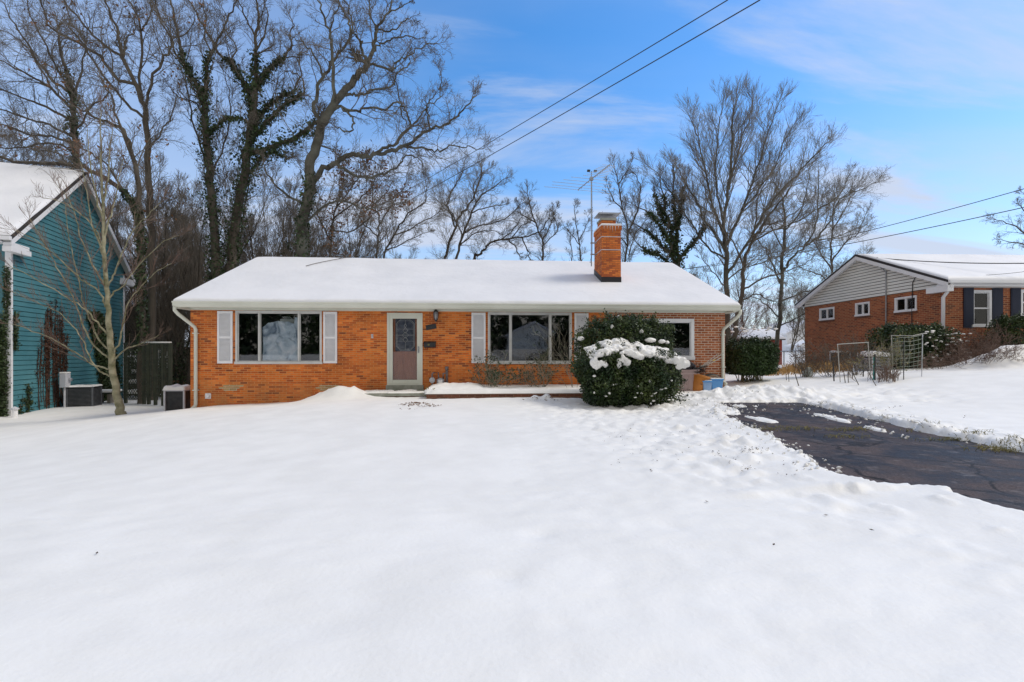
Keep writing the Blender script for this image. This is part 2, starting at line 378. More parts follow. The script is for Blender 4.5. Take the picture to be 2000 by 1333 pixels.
M['pink'] = nmat('faded_bin', (0.36, 0.26, 0.25), (0.44, 0.33, 0.31), 3, 0.6)
M['bag'] = mat('black_bag', (0.016, 0.013, 0.018), 0.35)
M['pvc'] = mat('white_pvc', (0.42, 0.41, 0.37), 0.5)
M['deck'] = nmat('dark_green_wood', (0.030, 0.036, 0.022), (0.05, 0.055, 0.033), 4, 0.8)
M['redshed'] = nmat('red_shed', (0.30, 0.045, 0.02), (0.36, 0.06, 0.03), 2, 0.7)
M['wire'] = mat('black_wire', (0.02, 0.02, 0.022), 0.6)
M['mesh_wire'] = mat('green_wire', (0.22, 0.26, 0.20), 0.5)
M['yellow'] = mat('yellow_plastic', (0.75, 0.45, 0.02), 0.5)
M['ice'] = mat('ice', (0.75, 0.80, 0.85), 0.1)
# ------------------------------------------------------------------ ground
def xz(px, py, d):
    p = at(px, py, d); return (p.x, p.y, p.z)
CP = [(0, 0, .27), (-3, 1, .2), (3, 1, .3), (0, -6, .3), (8, 0, .38), (-8, 0, 0.0), (-8, -6, 0.0), (0, 6, .27), (-4, 6, .15),
      xz(380, 797, 13.7), xz(450, 791, 13.6), xz(600, 784, 13.5), xz(700, 776, 12.9), xz(950, 778, 12.3), xz(1125, 787, 11.7), xz(770, 779, 12.6), xz(1050, 779, 12.2), xz(1225, 796, 10.9),
      xz(1340, 770, 13), xz(1410, 760, 14.2), xz(1440, 757, 14.6), (4.5, 3, .33), (5, 6, .34), (5, 9, .36), (5, 11, .38), (6.5, 8, .40), (7.5, 4, .40),
      xz(1535, 745, 15), xz(1642, 748, 13.9), xz(1820, 737, 13.5), xz(1900, 716, 16.2), xz(2000, 703, 16.2), xz(1840, 705, 18.6), xz(1572, 714, 27), xz(1500, 735, 18),
      xz(1527, 714, 34), xz(2000, 760, 11.0), xz(2000, 815, 8.5), xz(1800, 790, 10.2),
      xz(0, 820, 15.5), xz(60, 816, 16.0), xz(137, 798, 18.3), xz(236, 808, 14), xz(300, 797, 19), xz(345, 803, 14.5), xz(100, 826, 13),
      (-6, 6, .0), (-10, 8, -.35), (-8, 25, -1.0), (0, 25, -.6), (8, 25, .2), (-20, 30, -.9), (12, 36, .7), (20, 40, 1.0), (0, 45, -.5), (-25, 45, 0), (28, 20, 1.7),
      (30, 0, .6), (-22, 5, -.7), (30, -6, .5), (-25, -6, -.5), (20, 28, 1.2)]
CP = np.array(CP)
def _phi(r2): return np.where(r2 > 0, 0.5 * r2 * np.log(np.maximum(r2, 1e-12)), 0)
_n = len(CP); _A = np.zeros((_n + 3, _n + 3)); _d2 = ((CP[:, None, :2] - CP[None, :, :2]) ** 2).sum(-1)
_A[:_n, :_n] = _phi(_d2) + np.eye(_n) * 0.03
_A[:_n, _n] = 1; _A[:_n, _n + 1:] = CP[:, :2]; _A[_n, :_n] = 1; _A[_n + 1:, :_n] = CP[:, :2].T
_wt = np.linalg.solve(_A, np.concatenate([CP[:, 2], [0, 0, 0]]))
def base_z(x, y):
    x = np.clip(np.asarray(x, dtype=float), -28, 30); y = np.clip(np.asarray(y, dtype=float), -6, 46)
    z = _wt[_n] + _wt[_n + 1] * x + _wt[_n + 2] * y
    for i in range(_n):
        z = z + _wt[i] * _phi((x - CP[i, 0]) ** 2 + (y - CP[i, 1]) ** 2)
    return z
DL = np.array([(-8, 4.1), (3.1, 3.85), (3.6, 3.70), (4.05, 3.75), (4.2, 3.25), (4.85, 3.25), (6.86, 3.7), (8.9, 3.95), (9.2, 4.5), (10.9, 4.75), (14, 4.8)])
DR = np.array([(-8, 5.9), (5.5, 5.95), (7, 6.05), (8.2, 6.2), (9.7, 6.5), (14, 6.6)])
def drive_z(x, y): return base_z(x * 0 + 5.0, y) - 0.02
def drive_in(x, y):
    return np.minimum(np.minimum(x - np.interp(y, DL[:, 0], DL[:, 1]), np.interp(y, DR[:, 0], DR[:, 1]) - x), 10.9 - y)
def sst(a, b, v):
    t = np.clip((v - a) / (b - a), 0, 1); return t * t * (3 - 2 * t)
HEAPS = [  # x, y, radius x, radius y, height
    (*at(665, 770, 13.0)[:2], .55, .35, .27), (*at(700, 770, 13.0)[:2], .5, .3, .12), (*at(625, 780, 13.2)[:2], .5, .35, .14),
    (*at(1420, 770, 12.3)[:2], .9, .5, .13), (*at(1370, 775, 12.2)[:2], .6, .5, .04), (*at(1500, 770, 12.0)[:2], 1.0, .5, .20), (*at(1600, 780, 11.6)[:2], .9, .4, .14),
    (*at(1045, 783, 12.0)[:2], .16, .12, .10), (*at(1068, 783, 12.0)[:2], .14, .12, .12), (*at(1390, 830, 8.8)[:2], .35, .8, .10),
    (*at(2000, 720, 15.3)[:2], 1.3, .5, .30), (*at(1930, 715, 15.6)[:2], 1.1, .5, .28), (*at(1985, 700, 15.6)[:2], 1.0, .5, .20),
    (3.72, 3.95, .12, .12, .09)]
def snow_z(x, y):
    x = np.asarray(x, dtype=float); y = np.asarray(y, dtype=float)
    z = base_z(x, y)
    z = z + (fbm(x * 0.35, y * 0.35, 3, 3) - 0.5) * 0.10 + (fbm(x * 1.3, y * 1.6, 5, 3) - 0.5) * 0.022
    near = sst(-10, -7, x) * (1 - sst(17, 20, y))
    z = z + (fbm(x * 9, y * 9, 8, 3) - 0.5) * 0.022 * near
    d = drive_in(x, y) + (fbm(x * 2.6, y * 2.6, 21, 4) - 0.5) * 0.26 + (fbm(x * 11, y * 11, 22, 2) - .5) * .08 + .07
    # shovelled and trodden band beside the drive
    band = np.exp(-(np.maximum(-d, 0) / 0.9) ** 2) * (y > -2)
    left = sst(0.4, 2.2, x + 0.2 * y - 1.2) * (1 - sst(3.6, 4.4, x)) * sst(3.2, 5.2, y) * (1 - sst(10.8, 12.2, y))
    far = sst(2.8, 3.8, x) * (1 - sst(9, 11, x)) * sst(9.8, 10.6, y) * (1 - sst(13, 13.8, y))
    rough = np.clip(0.85 * band + 0.75 * left + far, 0, 1)
    lump = np.abs(fbm(x * 3.4, y * 3.4, 31, 4) - 0.5) * 2
    z = z + rough * ((lump - 0.25) * 0.10 + (fbm(x * 8, y * 8, 33, 3) - 0.5) * 0.10) + 0.05 * band
    # old footprints
    for fx, fy in FOOT:
        z = z - 0.028 * np.exp(-((x - fx) ** 2 + (y - fy) ** 2) / 0.012)
    z = z + 1.7 * (1 - sst(-34, -15, y))
    for hx, hy, rx, ry, h in HEAPS:
        e = np.exp(-(((x - hx) / rx) ** 2 + ((y - hy) / ry) ** 2))
        z = z + h * e * (0.75 + 0.5 * fbm(x * 3, y * 3, 41, 3)) + e * (fbm(x * 7, y * 7, 43, 2) - 0.5) * 0.07
    # cleared drive: snow drops below the asphalt; thin leftovers stay on it
    dz = drive_z(x, y)
    k = sst(-0.09, 0.06, d + (fbm(x * 16, y * 16, 71, 2) - .5) * .09)
    inner = dz - 0.05
    s1 = np.exp(-(((x - 5.65 - (y - 8.2) * 0.12) / 0.16) ** 2)) * sst(6.3, 7.0, y) * (1 - sst(9.6, 10.2, y))
    s2 = np.exp(-(((x - 4.25) / 0.3) ** 2)) * sst(7.3, 7.8, y) * (1 - sst(9.4, 9.9, y))
    s3 = np.exp(-((x - 5.0) ** 2 / 0.5 + (y - 10.3) ** 2 / 0.2)) * .8
    s4 = np.exp(-((x - 4.6) ** 2 / 0.02 + (y - 4.3) ** 2 / 0.05)) * .7 + np.exp(-((x - 4.95) ** 2 / 0.03 + (y - 4.65) ** 2 / 0.01)) * .8
    pt = np.clip(s1 + s2 + s3 + s4, 0, 1) * fbm(x * 4.5, y * 2.2, 51, 4)
    inner = inner + sst(0.36, 0.50, pt) * 0.075
    z = np.maximum(z, dz + 0.06 - 0.12 * np.maximum(0, -d - 0.05)) * (1 - k) + inner * k
    return z
_fr = np.random.default_rng(5)
FOOT = [(2.2 + _fr.random() * 1.8, 3.1 + _fr.random() * 1.7) for _ in range(26)] + [(.2, 3.25), (-.05, 2.6), (1.15, 3.4)]

def axis(segs):
    out = []
    for a, b, st in segs:
        n = max(1, int(round((b - a) / st))); out += list(np.linspace(a, b, n, endpoint=False))
    out.append(segs[-1][1]); return np.array(out)
gx = axis([(-420, -60, 40), (-60, -20, 4), (-20, -9, .3), (-9, 0, .1), (0, 2.4, .05), (2.4, 7.4, .034), (7.4, 10, .1), (10, 20, .14), (20, 60, 3), (60, 420, 40)])
gy = axis([(-120, -12, 12), (-12, 0, .6), (0, 1.6, .12), (1.6, 4.5, .035), (4.5, 12.6, .05), (12.6, 16.5, .09), (16.5, 30, .4), (30, 60, 3), (60, 460, 40)])
X, Y = np.meshgrid(gx, gy)
Z = snow_z(X, Y)
import bisect
_gx, _gy, _Z = gx.tolist(), gy.tolist(), Z.tolist()
def gz(x, y):
    i = min(max(bisect.bisect_right(_gx, x) - 1, 0), len(_gx) - 2); j = min(max(bisect.bisect_right(_gy, y) - 1, 0), len(_gy) - 2)
    u = min(1, max(0, (x - _gx[i]) / (_gx[i + 1] - _gx[i]))); v = min(1, max(0, (y - _gy[j]) / (_gy[j + 1] - _gy[j])))
    return (_Z[j][i] * (1 - u) + _Z[j][i + 1] * u) * (1 - v) + (_Z[j + 1][i] * (1 - u) + _Z[j + 1][i + 1] * u) * v
V = np.stack([X.ravel(), Y.ravel(), Z.ravel()], 1)
nxg, nyg = len(gx), len(gy)
i, j = np.meshgrid(np.arange(nxg - 1), np.arange(nyg - 1)); b0 = (j * nxg + i).ravel()
ground = np_mesh('snow_ground', V, np.stack([b0, b0 + 1, b0 + nxg + 1, b0 + nxg], 1), M['snow'], smooth=True)
tag(ground, kind='structure')

# asphalt
m = mat('asphalt', (0.04, 0.04, 0.045), 0.8); t, b = tn(m); ns = t.nodes; L = t.links.new
co = ns.new('ShaderNodeTexCoord')
def noise(sc_, det=6, ro=.6, dist=0):
    n = ns.new('ShaderNodeTexNoise'); n.inputs['Scale'].default_value = sc_; n.inputs['Detail'].default_value = det; n.inputs['Roughness'].default_value = ro; n.inputs['Distortion'].default_value = dist; L(co.outputs['Object'], n.inputs['Vector']); return n
a1 = noise(1.6, 8, .65); a2 = noise(60, 3); a3 = noise(5.5, 6, .6, .5)
r1 = ns.new('ShaderNodeValToRGB'); L(a1.outputs[0], r1.inputs[0]); r1.color_ramp.elements[0].position = .42; r1.color_ramp.elements[0].color = (0.015, 0.0125, 0.015, 1); r1.color_ramp.elements[1].position = .60; r1.color_ramp.elements[1].color = (0.074, 0.055, 0.054, 1)
r2 = ns.new('ShaderNodeMapRange'); L(a2.outputs[0], r2.inputs[0]); r2.inputs[1].default_value = .3; r2.inputs[2].default_value = .7; r2.inputs[3].default_value = .5; r2.inputs[4].default_value = 1.6
hv = ns.new('ShaderNodeHueSaturation'); L(r1.outputs[0], hv.inputs['Color']); L(r2.outputs[0], hv.inputs['Value'])
r5 = ns.new('ShaderNodeMapRange'); L(a3.outputs[0], r5.inputs[0]); r5.inputs[1].default_value = .56; r5.inputs[2].default_value = .70; r5.inputs[4].default_value = .75
mx = ns.new('ShaderNodeMix'); mx.data_type = 'RGBA'; L(r5.outputs[0], mx.inputs[0]); L(hv.outputs[0], mx.inputs[6]); mx.inputs[7].default_value = (0.15, 0.13, 0.125, 1)
wv = noise(2.0, 4); va = ns.new('ShaderNodeVectorMath'); va.operation = 'MULTIPLY_ADD'; L(wv.outputs['Color'], va.inputs[0]); va.inputs[1].default_value = (.5, .5, .5); L(co.outputs['Object'], va.inputs[2])
vo = ns.new('ShaderNodeTexVoronoi'); vo.feature = 'DISTANCE_TO_EDGE'; vo.inputs['Scale'].default_value = 0.9; L(va.outputs[0], vo.inputs['Vector'])
r3 = ns.new('ShaderNodeMapRange'); L(vo.outputs[0], r3.inputs[0]); r3.inputs[1].default_value = .008; r3.inputs[2].default_value = .026
mc = ns.new('ShaderNodeMix'); mc.data_type = 'RGBA'; L(r3.outputs[0], mc.inputs[0]); mc.inputs[6].default_value = (.010, .008, .009, 1); L(mx.outputs[2], mc.inputs[7])
L(mc.outputs[2], b.inputs['Base Color'])
rr = ns.new('ShaderNodeMapRange'); L(a1.outputs[0], rr.inputs[0]); rr.inputs[1].default_value = .35; rr.inputs[2].default_value = .65; rr.inputs[3].default_value = .42; rr.inputs[4].default_value = .8; L(rr.outputs[0], b.inputs['Roughness'])
bp = ns.new('ShaderNodeBump'); bp.inputs['Strength'].default_value = .6; bp.inputs['Distance'].default_value = .008; L(a2.outputs[0], bp.inputs['Height']); L(bp.outputs[0], b.inputs['Normal'])
b.inputs['Specular IOR Level'].default_value = .22
M['asphalt'] = m
dy = np.linspace(-8, 11.3, 120); DY = np.repeat(dy[:, None], 40, 1); DX = np.interp(dy, DL[:, 0], DL[:, 1])[:, None] - .2 + np.linspace(0, 1, 40)[None, :] * (np.interp(dy, DR[:, 0], DR[:, 1]) - np.interp(dy, DL[:, 0], DL[:, 1]) + .4)[:, None]
DZ = drive_z(DX, DY) + (fbm(DX * .8, DY * .8, 61, 3) - .5) * .012
i, j = np.meshgrid(np.arange(39), np.arange(119)); b0 = (j * 40 + i).ravel()
drv = np_mesh('driveway', np.stack([DX.ravel(), DY.ravel(), DZ.ravel()], 1), np.stack([b0, b0 + 1, b0 + 41, b0 + 40], 1), m, smooth=True)
tag(drv, kind='structure')
# ------------------------------------------------------------------ main brick house
def wall_mb(mb, s0, s1, z0, z1, t0, t1, holes, axis='s'):
    """a slab wall with rectangular holes; axis 's' runs along the front, 't' along the side"""
    S = sorted({s0, s1, *[h[0] for h in holes], *[h[1] for h in holes]}); Zs = sorted({z0, z1, *[h[2] for h in holes], *[h[3] for h in holes]})
    S = [v for v in S if s0 <= v <= s1]; Zs = [v for v in Zs if z0 <= v <= z1]
    def solid(i, j):
        if i < 0 or j < 0 or i >= len(S) - 1 or j >= len(Zs) - 1: return False
        a, c = (S[i] + S[i + 1]) / 2, (Zs[j] + Zs[j + 1]) / 2
        return not any(h[0] < a < h[1] and h[2] < c < h[3] for h in holes)
    P = (lambda s, t, z: (s, t, z)) if axis == 's' else (lambda s, t, z: (t, s, z))
    for i in range(len(S) - 1):
        for j in range(len(Zs) - 1):
            if not solid(i, j): continue
            a, c, e, g = S[i], S[i + 1], Zs[j], Zs[j + 1]
            mb.quad(P(a, t0, e), P(c, t0, e), P(c, t0, g), P(a, t0, g)); mb.quad(P(a, t1, e), P(a, t1, g), P(c, t1, g), P(c, t1, e))
            if not solid(i - 1, j): mb.quad(P(a, t0, e), P(a, t0, g), P(a, t1, g), P(a, t1, e))
            if not solid(i + 1, j): mb.quad(P(c, t0, e), P(c, t1, e), P(c, t1, g), P(c, t0, g))
            if not solid(i, j - 1): mb.quad(P(a, t0, e), P(a, t1, e), P(c, t1, e), P(c, t0, e))
            if not solid(i, j + 1): mb.quad(P(a, t0, g), P(c, t0, g), P(c, t1, g), P(a, t1, g))
    return mb

HF = Fr(-9.373, 13.695, 0.0711)
house = empty('brick_house', (HF.O.x, HF.O.y, 0), HF.a)
tag(house, 'long low orange brick house with snow on its gable roof and white shutters', 'house')
SL, SR, TB = 0.12, 16.05, 9.5          # wall from, to; back wall
SB = HF.front(1195, 650)[0]            # where the paler brick of the infilled bay begins
W1 = (1.37, 3.81, 1.21, 2.73); W2 = (8.67, 11.22, 1.20, 2.73); DOOR = (5.72, 6.70, 0.57, 2.66); W3 = (13.02, 15.05, 1.32, 2.56)
mb = MB(); wall_mb(mb, SL, SB, -1.2, 2.86, 0, .2, [W1, W2, DOOR])
wall_mb(mb, 0.2, TB, -1.2, 2.86, SL, SL + .2, [], 't')
wall_mb(mb, SL + .2, SR - .2, -1.2, 2.86, TB - .2, TB, [])
mb.prism([(0, 2.86), (TB, 2.86), (TB / 2, 4.95)], 'x', SL, SL + .2)
mb.prism([(0, 2.86), (TB, 2.86), (TB / 2, 4.95)], 'x', SR - .2, SR)
mb.build('wall', M['brick'], house)
mb = MB(); wall_mb(mb, SB, SR, -1.2, 2.86, 0.0, .2, [W3]); wall_mb(mb, 0.2, TB, -1.2, 2.86, SR - .2, SR, [], 't')
o = mb.build('wall', M['brick_b'], house); o['label'] = 'brown red brick bay with white mortar'
# interior
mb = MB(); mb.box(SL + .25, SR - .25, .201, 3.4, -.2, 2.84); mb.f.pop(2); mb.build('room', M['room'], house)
# roof deck
EZ, RZ, TE, TR_ = 2.90, 5.20, -0.5, 4.75
S0, S1 = 0.0, 16.2
mb = MB(); mb.prism([(TE, EZ), (TR_, RZ), (10.0, EZ), (10.0, EZ - .06), (TR_, RZ - .1), (TE, EZ - .06)], 'x', S0, S1)
roof = mb.build('roof', M['shingle'], house)
# snow on the roof: one thick sheet with soft edges and gentle swells
def roof_snow(parent, s0, s1, te, tr, ez, rz, tb, th, name='roof_snow', n1=150, n2=70, seed=1, rnd_=.16):
    s = np.linspace(0, 1, n1); t_ = np.linspace(0, 1, n2)
    ss = s0 + (s1 - s0) * s; tt = te + (tb - te) * t_
    # denser at edges
    e = np.array([0, .01, .02, .04, .06, .09, .12, .16]); ss = np.unique(np.concatenate([s0 + e, s1 - e, ss])); tt = np.unique(np.concatenate([te + e, tb - e, tt, [tr]]))
    SS, TT = np.meshgrid(ss, tt)
    k = (rz - ez) / (tr - te); zb = np.where(TT < tr, ez + (TT - te) * k, rz - (TT - tr) * (rz - ez) / (tb - tr))
    zb = zb - 0.02 * np.exp(-((TT - tr) / .25) ** 2) * 4
    dd = np.minimum(np.minimum(SS - s0, s1 - SS), np.minimum(TT - te, tb - TT)); dd = np.clip(dd / rnd_, 0, 1)
    prof = np.sqrt(1 - (1 - dd) ** 2)
    zt = zb + th * prof * (0.92 + 0.16 * fbm(SS * .5, TT * .5, seed, 3)) + (fbm(SS * 1.1, TT * .8, seed + 9, 3) - .5) * .03 * dd
    a, b_ = len(tt), len(ss)
    wob = (fbm(SS * 1.6, TT * 1.6, seed + 4, 3) - .5) * .05 * (1 - dd)
    V1 = np.stack([SS, TT + wob * (TT < tr), zt], -1).reshape(-1, 3); V0 = np.stack([SS, TT + wob * (TT < tr), zb + .004], -1).reshape(-1, 3)
    i, j = np.meshgrid(np.arange(b_ - 1), np.arange(a - 1)); q = (j * b_ + i).ravel()
    top = np.stack([q, q + 1, q + b_ + 1, q + b_], 1)
    return np_mesh(name, V1, top, M['roof_snow'], parent, smooth=True)
rs = roof_snow(house, S0 - .04, S1 + .04, TE - .05, TR_, EZ + .01, RZ + .01, 10.05, .10, rnd_=.08)
rs.parent = roof; 
# eaves: gutter, soffit, frieze board, rake boards
mb = MB(); mb.prism([(TE - .1, EZ - .02), (TE - .13, EZ + .0), (TE - .13, EZ + .03), (TE - .11, EZ + .03), (TE - .11, EZ - .01), (TE + .0, EZ - .01), (TE + .0, EZ - .13), (TE - .06, EZ - .13), (TE - .1, EZ - .08)], 'x', S0 - .02, S1 + .02)
mb.build('gutter', M['cream'], house, bevel=.006)
mb = MB(); mb.box(S0 + .02, S1 - .02, TE + .003, -.012, EZ - .10, EZ - .075)
for k in range(1, 5): mb.box(S0 + .02, S1 - .02, TE + k * .1 - .006, TE + k * .1 + .006, EZ - .106, EZ - .1)
mb.build('soffit', M['cream'], house)
mb = MB(); mb.box(SL - .03, SR + .03, -.035, -.002, 2.74, EZ - .102); mb.box(SL - .03, SR + .03, -.048, -.037, 2.785, EZ - .104)
mb.build('frieze_board', M['cream'], house)
for sx, nm in ((S0, -1), (S1, 1)):
    mb = MB(); mb.prism([(TE - .02, EZ - .14), (TE - .02, EZ - .01), (TR_, RZ - .01), (10.02, EZ - .01), (10.02, EZ - .14), (TR_, RZ - .16)], 'x', sx + (.003 if nm > 0 else -.028), sx + (.028 if nm > 0 else -.003))
    mb.build('rake_board', M['cream'], house)
    mb = MB(); mb.box(min(sx, SL if nm < 0 else SR), max(sx, SL if nm < 0 else SR), TE + .003, .18, EZ - .16, EZ - .115); mb.build('soffit_return', M['cream'], house)

def downspout(parent, s, t, zt, zb, side, mt, w_=.08, out=TE - .05, bend=.55, foot=True):
    mb = MB()
    def seg(a, c):
        a, c = Vector(a), Vector(c); mb.tube([a, c], [w_ * .66] * 2, 4)
    s_out = s + side * .28
    pts = [(s_out, out, zt), (s_out, out, zt - .12), (s_out - side * .06, out + .06, zt - .22), (s + side * .02, t - .08, zt - bend), (s, t - .06, zt - bend - .08), (s, t - .06, zb + .12)]
    if foot: pts += [(s, t - .10, zb + .05), (s, t - .25, zb)]
    mb.tube(pts, w_ * .6, 8)
    o = mb.build('downspout', mt, parent, smooth=True)
    for z in (zt - bend - .2, zb + .5):
        mb2 = MB(); mb2.box(s - w_ * .75, s + w_ * .75, t - .125, t, z, z + .03); mb2.build('strap', mt, o)
    return o
dl = downspout(house, .30, 0, EZ - .1, -.08, -1, M['cream'])
dr = downspout(house, 15.95, 0, EZ - .1, .55, 1, M['cream'])

def window(parent, hole, lights, matf, t=0.0, fr=.055, depth=.07, proud=.025, sash=True, kinds=None, axis='s', face=1):
    """lights: list of relative widths"""
    s0, s1, z0, z1 = hole
    P = (lambda a, b_, c, d, e, f: (a, b_, c, d, e, f))
    mb = MB()
    def bx(a, b_, c, d, e, f):
        if axis == 's': mb.box(a, b_, c, d, e, f)
        else:
            lo, hi = sorted((face * c, face * d)); mb.box(lo, hi, a, b_, e, f)
    o0, o1 = t - proud, t + depth
    bx(s0, s0 + fr, o0, o1, z0, z1); bx(s1 - fr, s1, o0, o1, z0, z1)
    bx(s0 + fr, s1 - fr, o0 + .002, o1, z1 - fr, z1); bx(s0 - .02, s1 + .02, o0 - .02, o1, z0 - .03, z0 + fr * .75)
    W_ = s1 - s0 - 2 * fr; x = s0 + fr; tot = sum(lights); cells = []
    for k, l in enumerate(lights):
        x2 = x + W_ * l / tot
        if k < len(lights) - 1: bx(x2 - .022, x2 + .022, o0 + .008, o1, z0 + fr * .75, z1 - fr)
        cells.append((x + (.022 if k else 0), x2 - (.022 if k < len(lights) - 1 else 0))); x = x2
    for a, c in cells:
        bx(a, a + .022, t + .02, t + .05, z0 + fr * .75, z1 - fr); bx(c - .022, c, t + .02, t + .05, z0 + fr * .75, z1 - fr)
        bx(a + .022, c - .022, t + .02, t + .05, z0 + fr * .75, z0 + fr * .75 + .025); bx(a + .022, c - .022, t + .02, t + .05, z1 - fr - .025, z1 - fr)
    wo_ = mb.build('window', matf, parent, bevel=.003, seg=1)
    for a, c in cells:
        mb = MB()
        if axis == 's': mb.box(a + .01, c - .01, t + .032, t + .038, z0 + fr * .75, z1 - fr)
        else: mb.box(*sorted((face * (t + .032), face * (t + .038))), a + .01, c - .01, z0 + fr * .75, z1 - fr)
        mb.build('pane', M['glass'], wo_)
    return wo_, cells
w1, c1_ = window(house, W1, [.27, .5, .27], M['alu'])
w2, c2_ = window(house, W2, [.26, .5, .25], M['alu'])
w3, c3_ = window(house, W3, [.42, .58], M['white'], fr=.10, proud=.03)
# crumpled plastic film taped inside the middle pane of the left window
m = mat('plastic_film', (.4, .48, .55), .35); t, b = tn(m); ns = t.nodes; L = t.links.new
co = ns.new('ShaderNodeTexCoord'); nn = ns.new('ShaderNodeTexNoise'); nn.inputs['Scale'].default_value = 1.9; nn.inputs['Detail'].default_value = 9; nn.inputs['Distortion'].default_value = 1.6; L(co.outputs['Object'], nn.inputs['Vector'])
rp = ns.new('ShaderNodeValToRGB'); L(nn.outputs[0], rp.inputs[0]); e = rp.color_ramp.elements; e[0].position = .36; e[0].color = (.16, .23, .32, 1); e[1].position = .66; e[1].color = (.80, .88, .95, 1)
e2 = rp.color_ramp.elements.new(.46); e2.color = (.48, .60, .70, 1); e3 = rp.color_ramp.elements.new(.52); e3.color = (.58, .70, .80, 1)
L(rp.outputs[0], b.inputs['Base Color']); bp = ns.new('ShaderNodeBump'); bp.inputs['Strength'].default_value = .8; bp.inputs['Distance'].default_value = .06; L(nn.outputs[0], bp.inputs['Height']); L(bp.outputs[0], b.inputs['Normal'])
a, c = c1_[1]; n1_, n2_ = 40, 40; SS, ZZ = np.meshgrid(np.linspace(a + .03, c - .03, n1_), np.linspace(0, 1, n2_))
top = 2.47 - .22 * np.abs((SS - (a + c) / 2) / (c - a) * 2) ** 1.5 + (fbm(SS * 4, SS * 0, 3, 3) - .5) * .16
top[:, :] = np.where(SS > c - .14, 2.55, top)
ZZ = 1.26 + (top - 1.26) * ZZ; TT = .075 + fbm(SS * 6, ZZ * 6, 7, 4) * .07
i, j = np.meshgrid(np.arange(n1_ - 1), np.arange(n2_ - 1)); q = (j * n1_ + i).ravel()
film = np_mesh('plastic_film', np.stack([SS.ravel(), TT.ravel(), ZZ.ravel()], 1), np.stack([q, q + 1, q + n1_ + 1, q + n1_], 1), m, w1, smooth=True)
mb = MB(); mb.box(c1_[1][0] + .5, c1_[1][1] - .02, .16, .18, 2.40, 2.5); 
for k in range(5): mb.tube([(c - .5 + k * .05, .13, 2.58), (c - .25 + k * .05, .13, 2.35)], .008, 4)
mb.build('blind', M['curtain'], w1)
# shutters
def shutter(s0, s1, z0, z1, mt=None, split=.62):
    mb = MB(); f = .055; t0, t1 = -.045, -.006
    mb.box(s0, s0 + f, t0, t1, z0, z1); mb.box(s1 - f, s1, t0, t1, z0, z1)
    zm = z0 + (z1 - z0) * (1 - split) + .18
    for a_, b_ in ((z0, z0 + .07), (zm - .03, zm + .03), (z1 - .07, z1)): mb.box(s0 + f, s1 - f, t0 + .002, t1, a_, b_)
    for a_, b_ in ((z0 + .07, zm - .03), (zm + .03, z1 - .07)):
        n = int((b_ - a_) / .036)
        for k in range(n):
            z = a_ + (k + .5) * (b_ - a_) / n; M_ = Matrix.Translation((0, (t0 + t1) / 2, z)) @ Matrix.Rotation(R(-38), 4, 'X')
            mb.box(s0 + f, s1 - f, -.019, .019, -.003, .003, M_)
        mb.box(s0 + f, s1 - f, t1 - .004, t1 - .001, a_, b_)
    return mb.build('shutter', mt or M['shutter'], house)
for a_, b_ in ((.88, 1.30), (3.86, 4.25), (8.18, 8.60), (11.30, 11.73)): shutter(a_, b_, 1.20, 2.71)
# front door: storm door in front of a panelled wooden one
s0, s1, z0, z1 = DOOR
mb = MB(); mb.box(s0 - .03, s0 + .035, -.03, .1, z0, z1 + .03); mb.box(s1 - .035, s1 + .03, -.03, .1, z0, z1 + .03); mb.box(s0 + .035, s1 - .035, -.032, .1, z1 - .03, z1 + .03)
mb.box(s0 - .03, s1 + .03, -.05, .1, z0 - .02, z0 + .012)
mb.build('door_frame', M['cream'], house, bevel=.004)
mb = MB(); f = .10; a, c = s0 + .035, s1 - .035
mb.box(a, a + f, -.02, .02, z0 + .015, z1 - .03); mb.box(c - f, c, -.02, .02, z0 + .015, z1 - .03); mb.box(a + f, c - f, -.018, .02, z0 + .015, z0 + .135); mb.box(a + f, c - f, -.018, .02, z1 - .14, z1 - .03)
sd_ = mb.build('storm_door', M['cream'], house, bevel=.005)
mb = MB(); mb.box(a + f - .01, c - f + .01, -.003, .003, z0 + .12, z1 - .12); mb.build('pane', M['glass_dark'], sd_)
mb = MB(); mb.box(c - .075, c - .035, -.03, -.02, z0 + .93, z0 + 1.13); mb.tube([(c - .055, -.03, z0 + .96), (c - .055, -.07, z0 + 1.0), (c - .055, -.07, z0 + 1.08), (c - .055, -.03, z0 + 1.11)], .009, 6); mb.build('handle', M['gal'], sd_)
mb = MB(); g0, g1, h0, h1 = a + .16, c - .16, z0 + .98, z1 - .14      # opening for the leaded light
wall_mb(mb, a - .0, c + .0, z0 + .01, z1 - .0, .07, .11, [(g0, g1, h0, h1)])
for p0, p1 in ((a + .15, (a + c) / 2 - .04), ((a + c) / 2 + .04, c - .15)):
    mb.box(p0, p1, .062, .07, z0 + .22, z0 + .82); mb.box(p0 + .04, p1 - .04, .052, .062, z0 + .27, z0 + .77)
fd = mb.build('front_door', M['wood'], house, bevel=.008)
mb = MB(); mb.box(g0, g1, .085, .09, h0, h1); mb.build('leaded_glass', M['leaded'], fd)
mb = MB(); cx, cz = (g0 + g1) / 2, (h0 + h1) / 2; yy = .078; gw, gh = (g1 - g0) / 2 - .03, (h1 - h0) / 2 - .03
def ln(*pts, r=.006): mb.tube([(cx + p[0], yy, cz + p[1]) for p in pts], r, 5)
ch = .12
ln((-gw, -gh + ch), (-gw, gh - ch), (-gw + .05, gh - .05), (-gw + ch, gh), (gw - ch, gh), (gw - .05, gh - .05), (gw, gh - ch), (gw, -gh + ch), (gw - ch, -gh), (-gw + ch, -gh), (-gw, -gh + ch))
